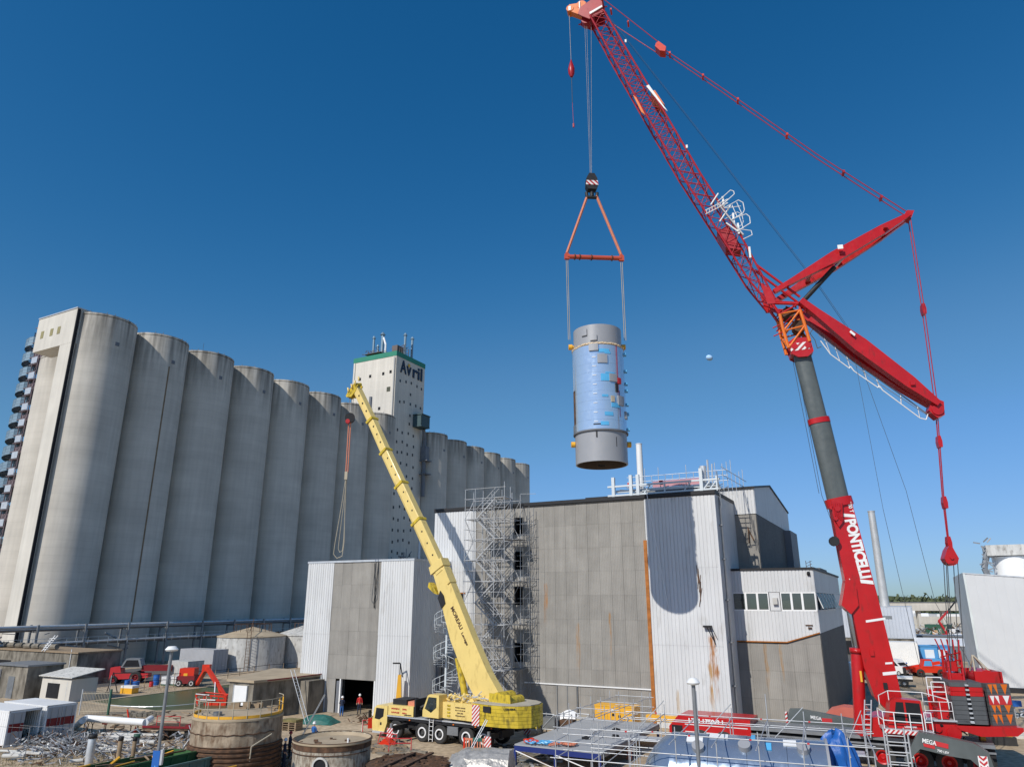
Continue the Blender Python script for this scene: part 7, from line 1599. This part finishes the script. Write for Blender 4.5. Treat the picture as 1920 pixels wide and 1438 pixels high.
for k in range(9):
    x = k * 1.35 + random.uniform(0, .5)
    for y, z in ((0, 4.2), (-7.6, 4.35), (-1.3, 3.4)): MB().box(x, x + .10, y - .035, y + .035, z - .035, z + .035).build('coupler', M['redwhite'], t) if k % 2 else None
# ladder beam towers at the right end
for y in (-7.4, -9.0):
    for x in (12.9, 13.7): rod(t, 'upright', (x, y, 0), (x, y, 5.2), .035, M['scaf'], 6)
    for k in range(13): rod(t, 'rung', (12.9, y, .3 + k * .38), (13.7, y, .3 + k * .38), .025, M['scaf'], 5)
for k in range(6): rod(t, 'ledger', (12.0, -9.4, .8 + k * .55), (13.6, -9.4, .8 + k * .55), .035, M['scaf'], 5)
# left forward extension
t2 = thing('tube_scaffold', 'smaller scaffold bay standing left of the lying vessel at the bottom edge', 'scaffold', (2.3, 41.5, 0), -22)
for x in (0, 2.0, 4.0):
    for y in (0, 2.2): rod(t2, 'upright', (x, y, 0), (x, y, 3.7 + .5 * (x > 1)), .028, M['scaf'], 6)
for z in (1.6, 2.6, 3.4):
    for y in (0, 2.2): rod(t2, 'ledger', (-.3, y, z), (5.2, y, z), .027, M['scaf'], 5)
    for x in (0, 2.0, 4.0): rod(t2, 'transom', (x, -.2, z), (x, 2.4, z), .026, M['scaf'], 5)
for k in range(5): MB().box(k * 1.0, k * 1.0 + .95, 0.05, .6, 1.62, 1.68).build('scaffold_board', M['dirtywhite'], t2)
rod(t2, 'brace', (0, 0, .1), (2, 0, 1.6), .026, M['scaf'], 5)
# blue tarpaulin
m = MB(); n = 40; m_ = 18; vs = []
for j in range(m_ + 1):
    q = j / m_
    for i in range(n):
        a = 6.2832 * i / n; fold = (.13 * math.sin(a * 7 + q * 2) + .08 * math.sin(a * 13 + 1.3 + q * 5) + .05 * math.sin(a * 23 + q * 9)) * q ** .6
        r_ = .12 + .98 * q ** .45 + fold + random.uniform(-.02, .02)
        vs.append((r_ * 1.12 * math.cos(a) + .22 * q, r_ * .85 * math.sin(a), 4.05 - .25 * math.sin(a * 2 + .6) * (1 - q) - 3.1 * q ** 1.35 + .10 * math.sin(a * 5) * (1 - q)))
m.add(vs, [(j * n + i, j * n + (i + 1) % n, (j + 1) * n + (i + 1) % n, (j + 1) * n + i) for j in range(m_) for i in range(n)] + [tuple(range(n))])
tag(m.build('tarpaulin', M['tarpblue'], smooth=True), 'creased blue tarpaulin draped over the right end of the scaffold', 'tarpaulin', loc=(16.2, 39.3, 0))
m = MB(); m.add([(-.35 + .1 * random.random(), 0, 1.0), (.4, .1, 1.0), (.45, .0, 2.2), (.25, .1, 3.4), (-.15, .05, 3.4), (-.4, .1, 2.0), (-.35, .3, 1.0), (.4, .4, 1.0), (.3, .3, 3.4), (-.1, .3, 3.4)], [(0, 1, 2, 5), (5, 2, 3, 4), (4, 3, 8, 9), (1, 7, 8, 3, 2), (0, 5, 4, 9, 6), (6, 9, 8, 7)])
tag(m.build('canvas_cover', M['khaki']), 'tan canvas cover hanging beside the blue tarpaulin', 'cover', loc=(15.2, 39.6, 0.1))
t = thing('red_cover_hood', 'faded red domed cover behind the red crane lift cylinder', 'hood', G(-6.4, 63.5), -28)
MB().prism([(-.6, 1.9), (.1, 2.55), (1.0, 2.8), (2.6, 2.75), (2.9, 2.3), (2.9, 1.9)], 0, 1.8, 'y').build('hood', M['paintedred'], t)
for k in range(8): MB().box(-.5 + k * .42, -.3 + k * .42, -.04, 0, 1.7, 1.9).build('scallop', M['deeprust'], t)
for x in (0, 2.4): rod(t, 'leg', (x, .9, 0), (x, .9, 1.95), .06, M['galv_dk'], 5)
m = MB()
for _ in range(90):
    p = Vector((random.uniform(0, 8), random.uniform(0, 2), random.uniform(.1, 1.2))); m.tube(p, p + Vector((random.uniform(-.7, .7), random.uniform(-.3, .3), random.uniform(-.1, .3))), random.choice((.04, .08)), 4)
tag(stuff(m.build('steel_offcuts', M['galv_dk'])), 'pile of grey steel offcuts along the wall behind the red carrier', 'pile', loc=G(-17, 61.0), rot=-28)
# ================================================================ right-hand background
WL = 15.6
t = boxbuilding('corrugated_warehouse', 'pale blue-grey corrugated warehouse above a concrete plinth beyond the red boom', gp(1560, 1226), -28, WL, 20, 3.3, M['old_concrete'], M['galv'])
m = MB(); corr(m, -.1, WL + .1, 3.4, 9.2, -.1, .6, .08); m.build('corrugated_cladding', M['blue_l'] if False else mat('pale_sheet', (.52, .55, .60), .5, var=.06), t)
MB().box(-.1, WL + .2, -.05, 20, 9.2, 9.4).build('roof', M['galv'], t); m = MB(); m.M = SIDE(WL + .1); corr(m, 0, 20, 3.4, 9.2, 0, .6, .08); m.build('side_cladding', MATS['pale_sheet'], t)
MB().box(10.2, 12.0, -.22, -.12, 7.0, 7.6).build('louvre', M['galv_dk'], t)
for x0, x1 in ((1, 7), (8, 10.5), (13, 14.8)): MB().box(x0, x1, -.06, -.01, .1, 2.7).build('doorway', M['darkint'], t)
MB().box(10.8, 12.6, -.1, -.02, 0, 2.8).build('door', M['galv_dk'], t)
WP = gp(1690, 1226)
tag(MB().tube((0, 0, 0), (0, 0, 21.5), .95, 20, .72).tube((0, 0, 21.4), (0, 0, 21.6), .8, 20).build('chimney', mat('galvanised_stack', (.58, .57, .55), .4, .4, var=.1), smooth=True), 'tall tapering steel chimney rising behind the corrugated warehouse', 'chimney', loc=(WP.x + 1.6, WP.y + 7, 8.4))
t = thing('water_tower', 'small blue tank with a lattice mast behind the red boom', 'tank', (WP.x - 10.5, WP.y + 16, 0), 0)
MB().tube((0, 0, 0), (0, 0, 12.0), 2.0, 14).build('tank', M['blue_l'], t, True); MB().box(-1.4, .4, -1, 1, 12, 13.2).build('head_box', M['black'], t)
for x in (-.5, .5): rod(t, 'mast_leg', (x, 0, 13), (x, 0, 19.5), .07, M['deeprust'], 4)
for k in range(10): rod(t, 'lacing', (-.5, 0, 13 + k * .65), (.9, 0, 13.6 + k * .65), .06, M['deeprust'], 4)
tag(MB().tube((0, 0, 0), (0, 0, 12), 2.2, 16).build('tank', M['concrete_light'], smooth=True), 'cream round tank peeking out left of the lift cylinder', 'tank', loc=(WP.x - 24, WP.y - 6, 0))
# white hall
t = thing('white_hall', 'huge plain white hall at the right picture edge', 'building', G(7.0, 108.8), -28)
m = MB(); tp = lambda x: 13.75 - .09 * x
corr(m, 0, 60, .6, tp, 0, 1.0, .02); m.build('front_cladding', M['hall'], t)
MB().prism([(0, .0), (60, .0), (60, 8.3), (0, 13.7)], .1, 22, 'y').build('hall_wall', M['hall'], t)
MB().box(-.25, .0, -.06, 22, 0, 13.9).build('corner_trim', mat('hall_side', (.62, .66, .65), .5), t); MB().box(0, 60, -.08, -.03, 0, .55).build('plinth', M['black'], t)
MB().prism([(-.2, 13.75), (60, 8.35), (60, 8.5), (-.2, 13.9)], -.08, 22, 'y').build('roof_edge', M['galv'], t)
t = thing('process_silos', 'twin white silos with a grey machine platform behind the white hall', 'silo', G(14.6, 128), -28)
for x in (-.2, 5.2): MB().tube((x, 0, 0), (x, 0, 16.6), 2.5, 24).build('silo_wall', M['white'], t, True)
MB().box(-3.4, 9, -2.8, 2.8, 16.7, 18.2).build('head_platform', M['tank_grey'], t); MB().box(4.0, 7.5, -2, 2, 18.2, 20.4).build('head_box', M['tank_grey'], t)
m = MB().path([(-3.2, -2, 12), (-4, -2.2, 15), (-3, -2, 18)], .4, 8)
for _ in range(24): p = Vector((-4 + random.random(), -2.5, random.uniform(12, 19))); m.tube(p, p + Vector((random.uniform(-1, 1), 0, random.uniform(-1, 1))), .12, 4)
stuff(m.build('pipework', M['galv_dk'], t))
# conveyor bridge
t = thing('conveyor_bridge', 'long raised concrete conveyor bridge in front of the distant woodland', 'bridge', (128, 262, 0), -6)
MB().box(0, 60, -2, 2, 7.2, 9.9).build('gallery', M['concrete'], t); MB().box(0, 60, -2.2, 2.2, 9.9, 10.1).build('roof', M['galv_dk'], t)
for x in (3, 9, 14, 22, 30, 38): MB().box(x - .5, x + .5, -1, 1, 0, 7.2).build('pier', M['concrete_light'], t)
MB().box(-10, 60, 14, 15, 0, 5).build('yard_wall', M['concrete_light'], t)
def boxvan(label, p, rot, l, w_, h, body, cabm=None, cat='van', name='van'):
    t = thing(name, label, cat, p, rot)
    MB().prism([(-l / 2, .35), (-l / 2, h * .8), (-l / 2 + .1, h), (l / 2 - 1.4, h), (l / 2 - .6, h * .62), (l / 2, h * .52), (l / 2, .35)], -w_ / 2, w_ / 2, 'y').build('body', body, t)
    for y in (-w_ / 2 - .01, w_ / 2 + .005): MB().prism([(l / 2 - 2.0, h * .60), (l / 2 - 2.0, h * .9), (l / 2 - 1.4, h * .9), (l / 2 - .8, h * .60)], y, y + .01, 'y').build('side_window', M['darkint'], t)
    m = MB(); m.add([(l / 2 - 1.38, -w_ / 2 + .1, h * .97), (l / 2 - 1.38, w_ / 2 - .1, h * .97), (l / 2 - .6, w_ / 2 - .1, h * .64), (l / 2 - .6, -w_ / 2 + .1, h * .64)], [(0, 1, 2, 3)]); m.build('windscreen', M['darkint'], t); t_ = t.children
    for v_ in (m,): pass
    for x in (-l / 2 + .9, l / 2 - .9):
        for y in (-w_ / 2 + .1, w_ / 2 - .1): wheel(t, Matrix.Identity(4), x, y, .34, .22, M['galv'])
    return t
boxvan('white van parked left of the red boom with its nose to the camera', gp(1626, 1262), -150, 4.8, 1.9, 2.1, M['white']); boxvan('white van parked just right of the red boom', gp(1674, 1264), -60, 5.0, 1.9, 2.2, M['white'])
boxvan('small white van beyond the white-roofed shed', gp(1753, 1208), -95, 4.8, 2.0, 2.3, M['white']); boxvan('white van on the far yard left of the white hall', gp(1796, 1204), -95, 4.8, 2.0, 2.1, M['white'])
def rigid(label, p, rot, l, h, body, cabm, flat=False):
    t = thing('truck', label, 'truck', p, rot)
    MB().box(-l / 2, l / 2, -1.1, 1.1, .7, 1.0).build('chassis', M['black'], t)
    MB().prism([(l / 2, .6), (l / 2, 1.7), (l / 2 - .3, 2.7), (l / 2 - 2, 2.7), (l / 2 - 2, .6)], -1.2, 1.2, 'y').build('cab', cabm, t)
    MB().prism([(l / 2 + .01, 1.75), (l / 2 - .25, 2.5), (l / 2 - .22, 2.5), (l / 2 + .03, 1.75)], -1.0, 1.0, 'y').build('windscreen', M['darkint'], t)
    if flat: MB().box(-l / 2, l / 2 - 2.2, -1.2, 1.2, 1.0, 1.2).build('flatbed', body, t)
    else: MB().box(-l / 2, l / 2 - 2.2, -1.25, 1.25, 1.0, h).build('load_box', body, t)
    for x in (-l / 2 + 1, -l / 2 + 2.2, l / 2 - 1.2):
        for y in (-1.0, 1.0): wheel(t, Matrix.Identity(4), x, y, .48, .3, M['galv'])
    return t
rigid('white flatbed truck behind the lift cylinder of the red crane', gp(1640, 1284), 152, 9.0, 2, M['white'], M['white'], True)
rigid('green and white box truck in the far yard', gp(1770, 1196), -60, 9, 3.8, M['fgreen'], M['white']); rigid('white truck left of the tank trailers far away', gp(1735, 1178), 90, 8, 3.6, M['white'], M['white'])
for k, (u, v) in enumerate(((1745, 1168), (1775, 1168))):
    t = thing('tank_trailer', ('left of two long white tank trailers below the conveyor bridge', 'right of two long white tank trailers below the conveyor bridge')[k], 'tank trailer', gp(u, v), -4)
    m = MB().tube((-7, 0, 3), (6, 0, 3), 1.7, 14); m.build('tank', M['white'], t, True); MB().box(-7, 6, -1, 1, .8, 1.2).build('chassis', M['black'], t)
    for x in (-5.5, -4, 4): wheel(t, Matrix.Identity(4), x, -1, .5, .3, M['dark_hub'])
container('white storage box standing right of the red boom', gp(1727, 1253), -28, 4.4, 3.0, 4.0, M['white'], band=False)
for k, u in enumerate((1747, 1772)):
    t = thing('site_cabin', ('left of two light blue cabins with a white panel', 'right of two light blue cabins with a white panel')[k], 'cabin', gp(u, 1250), -12, 'light blue cabins')
    MB().box(-1.3, 1.3, 0, 2.2, .1, 3.2).build('cabin_wall', M['blue_l'], t); MB().box(-.7, .7, -.06, -.01, 1.2, 2.7).build('white_panel', W_, t); MB().box(-1.4, 1.4, -.1, 2.3, 3.2, 3.35).build('roof', M['blue_l'], t)
    MB().box(-1.2, 1.2, -1.6, -.1, 0, 1.4).build('blue_crate', M['blue_l'], t)
t = thing('waste_bin', 'dark blue wheeled waste bin with white lettering right of the telehandler', 'bin', gp(1782, 1266), -10)
MB().prism([(-.85, .2), (.85, .2), (.95, 1.7), (-.95, 1.7)], -.6, .6, 'y').build('bin_body', M['blue'], t); MB().box(-1, 1, -.65, .65, 1.7, 1.82).build('lid', M['blue'], t); text(t, '2 MR', (-.5, -.63, 1.25), (1, 0, 0), (0, 0, 1), 1.0, .22, W_, .02)
t = thing('telehandler', 'red telehandler parked before the blue cabins', 'telehandler', gp(1742, 1268), 172)
MB().prism([(-2.2, .6), (-2.2, 1.4), (-.6, 1.5), (2.0, 1.3), (2.0, .6)], -.9, .9, 'y').build('chassis', M['liftred'], t)
MB().prism([(-.5, 1.3), (-.4, 2.4), (.8, 2.4), (1.1, 1.3)], -.1, .95, 'y').build('cab', M['liftred'], t); MB().prism([(-.3, 1.5), (-.25, 2.2), (.65, 2.2), (.85, 1.5)], .95, .97, 'y').build('cab_window', M['blue_l'], t)
rod(t, 'telescopic_arm', (-1.9, -.4, 1.9), (3.4, -.4, 1.0), .4, M['liftred'], h=.4); MB().box(3.2, 3.4, -1, .6, .2, 1.2).build('fork_carriage', M['black'], t)
for x in (-1.4, 1.4):
    for y in (-.9, .9): wheel(t, Matrix.Identity(4), x, y, .55, .4, M['dark_hub'])
t = thing('bicycle', 'dark bicycle pushed by the man in navy overalls', 'bicycle', gp(1710, 1267), 20)
for x in (-.5, .5):
    m = MB(); m.M = Matrix.Translation((x, 0, .34)) @ Matrix.Rotation(R(90), 4, 'X'); m.path([(.33 * math.cos(k * .5236), .33 * math.sin(k * .5236), 0) for k in range(13)], .025, 5); m.build('wheel', M['rubber'], t, True)
m = MB().path([(-.5, 0, .34), (-.1, 0, .8), (.4, 0, .8), (.5, 0, .34)], .025, 5).path([(-.1, 0, .8), (0, 0, .34), (.4, 0, .8)], .025, 5).path([(-.15, 0, .8), (-.2, 0, .95)], .03, 5).path([(.4, -.2, 1.0), (.4, .2, 1.0)], .02, 5); m.build('frame', M['redwhite'], t)
t = boxbuilding('white_roof_shed', 'low shed with a sloping white roof and dark side beyond the telehandler', gp(1722, 1237), -28, 12, 9, 2.6, M['blue_dark'], M['white'], roof=.9)
m = boxbuilding('dark_store', 'dark low store between the warehouse and the far yard', gp(1716, 1216), -28, 10, 6, 2.8, M['blue_dark'], M['galv_dk'])
boxbuilding('green_white_depot', 'distant green and white depot building left of the white hall', gp(1760, 1172), -10, 30, 10, 5.0, M['white'], M['fgreen'])
# small red truck crane far away
t = thing('loader_crane', 'thin red knuckle crane raised in the far yard', 'crane', gp(1778, 1198), 0)
MB().box(-1, 1, -.8, .8, .3, 1.5).build('base', M['redwhite'], t)
for x in (-.7, .7): wheel(t, Matrix.Identity(4), x, -.8, .4, .3, M['dark_hub'])
rod(t, 'lower_arm', (0, 0, 1.4), (-1.9, 0, 4.9), .5, M['redwhite'], h=.5); rod(t, 'middle_arm', (-1.9, 0, 4.9), (1.2, 0, 7.6), .45, M['redwhite'], h=.45); rod(t, 'tip_arm', (1.2, 0, 7.6), (4.6, 0, 11), .3, M['black'], h=.3)
# clutter in the far yard
k = 0
FY = ['dark', 'pale', 'rust', 'blue', 'yellow']
for (u, v, l_, w_, h, mm, lb) in ((1722, 1205, 2, 2, 1.6, 'white', 'white crate by the dark store'), (1738, 1192, 3, 1, 1, 'machine', 'long yellow steel stack in the far yard'), (1742, 1213, 1.6, 1.6, 1.5, 'white', 'small white box on the dark asphalt'), (1755, 1196, 1.4, 1.4, 2.2, 'cardboard', 'orange brown box in the far yard'),
    (1716, 1166, 2.4, 2, 6, 'white', 'upright white panel beyond the warehouse'), (1730, 1160, 5, 2, 3, 'galv_dk', 'grey machinery stack below the bridge'), (1792, 1182, 2, 2, 3, 'khaki', 'sandy coloured stack beside the hall'), (1770, 1212, 5, 2, 2.2, 'concrete_light', 'pale covered load behind the pulley ropes'),
    (1790, 1222, 3, 2, 2.0, 'deeprust', 'brown scrap bundle against the white hall'), (1762, 1182, 4, 2, 2.5, 'fgreen', 'low green stack in the far yard')):
    t = thing('stacked_goods', lb, 'goods', gp(u, v), -28)
    MB().box(-l_ / 2, l_ / 2, -w_ / 2, w_ / 2, .15, h).build('goods', M[mm], t); MB().box(-l_ / 2 - .1, l_ / 2 + .1, -w_ / 2 - .1, w_ / 2 + .1, 0, .15).build('pallet', M['wood'], t)
m = MB()
for _ in range(500):
    u, v = random.uniform(1705, 1800), random.uniform(1158, 1200); p = gp(u, v); p.z = random.uniform(.1, 2.5); m.tube(p, p + Vector((random.uniform(-2.5, 2.5), random.uniform(-1, 1), random.uniform(-.4, 1.6))), random.choice((.06, .12, .2)), 4, m=random.randrange(4))
tag(stuff(m.build('far_yard_steel', [M['galv_dk'], M['galv'], M['khaki'], M['deeprust']])), 'jumble of stored steel and pipes in the distant yard', 'stored steel')
# things at the far right
for k in range(4):
    p = gp(1880 + k * 14, 1372 + k * 4); o = MB().box(-3.5, 3.5, -.2, .2, 0, .22).build('concrete_sleeper', M['concrete_light']); tag(o, ('long concrete sleeper behind the ballast stack', 'second concrete sleeper on the right-hand ground', 'third concrete sleeper at the right edge', 'last concrete sleeper by the right edge')[k], 'sleeper', 'concrete sleepers at the right edge', loc=p, rot=-14)
t = thing('parked_wheel_rack', 'grey steel rack of parts below the white hall at the right edge', 'rack', gp(1905, 1345), -20)
for x in (-1.5, 0, 1.5): rod(t, 'post', (x, 0, 0), (x, 0, 1.5), .06, M['scaf'], 5)
m = MB()
for _ in range(40): p = Vector((random.uniform(-2, 2), random.uniform(-.5, .5), random.uniform(.1, 1))); m.tube(p, p + Vector((random.uniform(-.6, .6), random.uniform(-.3, .3), random.uniform(-.1, .2))), .07, 5)
stuff(m.build('steel_parts', M['galv'], t)); MB().box(-.6, .6, -.3, .3, 1.0, 1.5).build('blue_box', M['blue'], t)
tag(MB().tube((0, 0, 0), (3.6, 0, 0), .35, 12).build('black_pipe', M['black'], smooth=True), 'black cylinder lying at the foot of the white hall', 'pipe', loc=G(14, 106, .4), rot=-28)
t = thing('yellow_machine', 'yellow tracked machine half hidden under the red ballast tray', 'machine', gp(1862, 1392), -20)
MB().box(-1.2, 1.2, -.8, .8, .6, 1.9).build('engine_hood', M['yellow2'], t); MB().box(-1.4, 1.4, -1.0, -.6, 0, .6).build('track', M['rubber'], t); MB().box(-1.4, 1.4, .6, 1.0, 0, .6).build('track', M['rubber'], t)
t = thing('plastic_barrel', 'small orange barrel under the grey deck', 'barrel', gp(1180, 1423), 0); MB().lathe([(0, 0), (.2, 0), (.2, .7), (0, .72)], 12).build('barrel', M['sling'], t, True)

LBL = {(0): ('timber_offcuts', 'loose timber and steel offcuts on the ground under the yellow crane nose', (640, 1385, 760, 1412), 'wood'),
       1: ('steel_offcuts', 'grey steel scraps strewn between the yellow crane and the blue trestle', (930, 1395, 1040, 1436), 'galv_dk'),
       2: ('timber_offcuts', 'broken boards and bits lying along the sandy bank behind the white pipe', (210, 1332, 370, 1376), 'deeprust'),
       3: ('steel_offcuts', 'dark scrap lying in the shade between the two biggest rusty tanks', (510, 1395, 570, 1438), 'deeprust')}
for k, (nm, lb, (u0, v0, u1, v1), mm) in LBL.items():
    m = MB()
    for _ in range(150 if k != 2 else 60):
        p = gp(random.uniform(u0, u1), random.uniform(v0, v1)); a = random.uniform(0, 3.14); l_ = random.uniform(.15, .9); d = Vector((math.cos(a), math.sin(a), 0)) * l_; n_ = Vector((-d.y, d.x, 0)).normalized() * random.uniform(.03, .12); h = random.uniform(.03, .14)
        q_ = [p - d - n_, p + d - n_, p + d + n_, p - d + n_]
        m.add([tuple(c) for c in q_] + [tuple(c + Vector((0, 0, h))) for c in q_], [(4, 5, 6, 7), (0, 1, 5, 4), (1, 2, 6, 5), (2, 3, 7, 6), (3, 0, 4, 7)], random.randrange(3))
    tag(stuff(m.build(nm, [M[mm], M['galv'] if k == 1 else M['wood'], M['old_concrete']])), lb, 'offcuts')
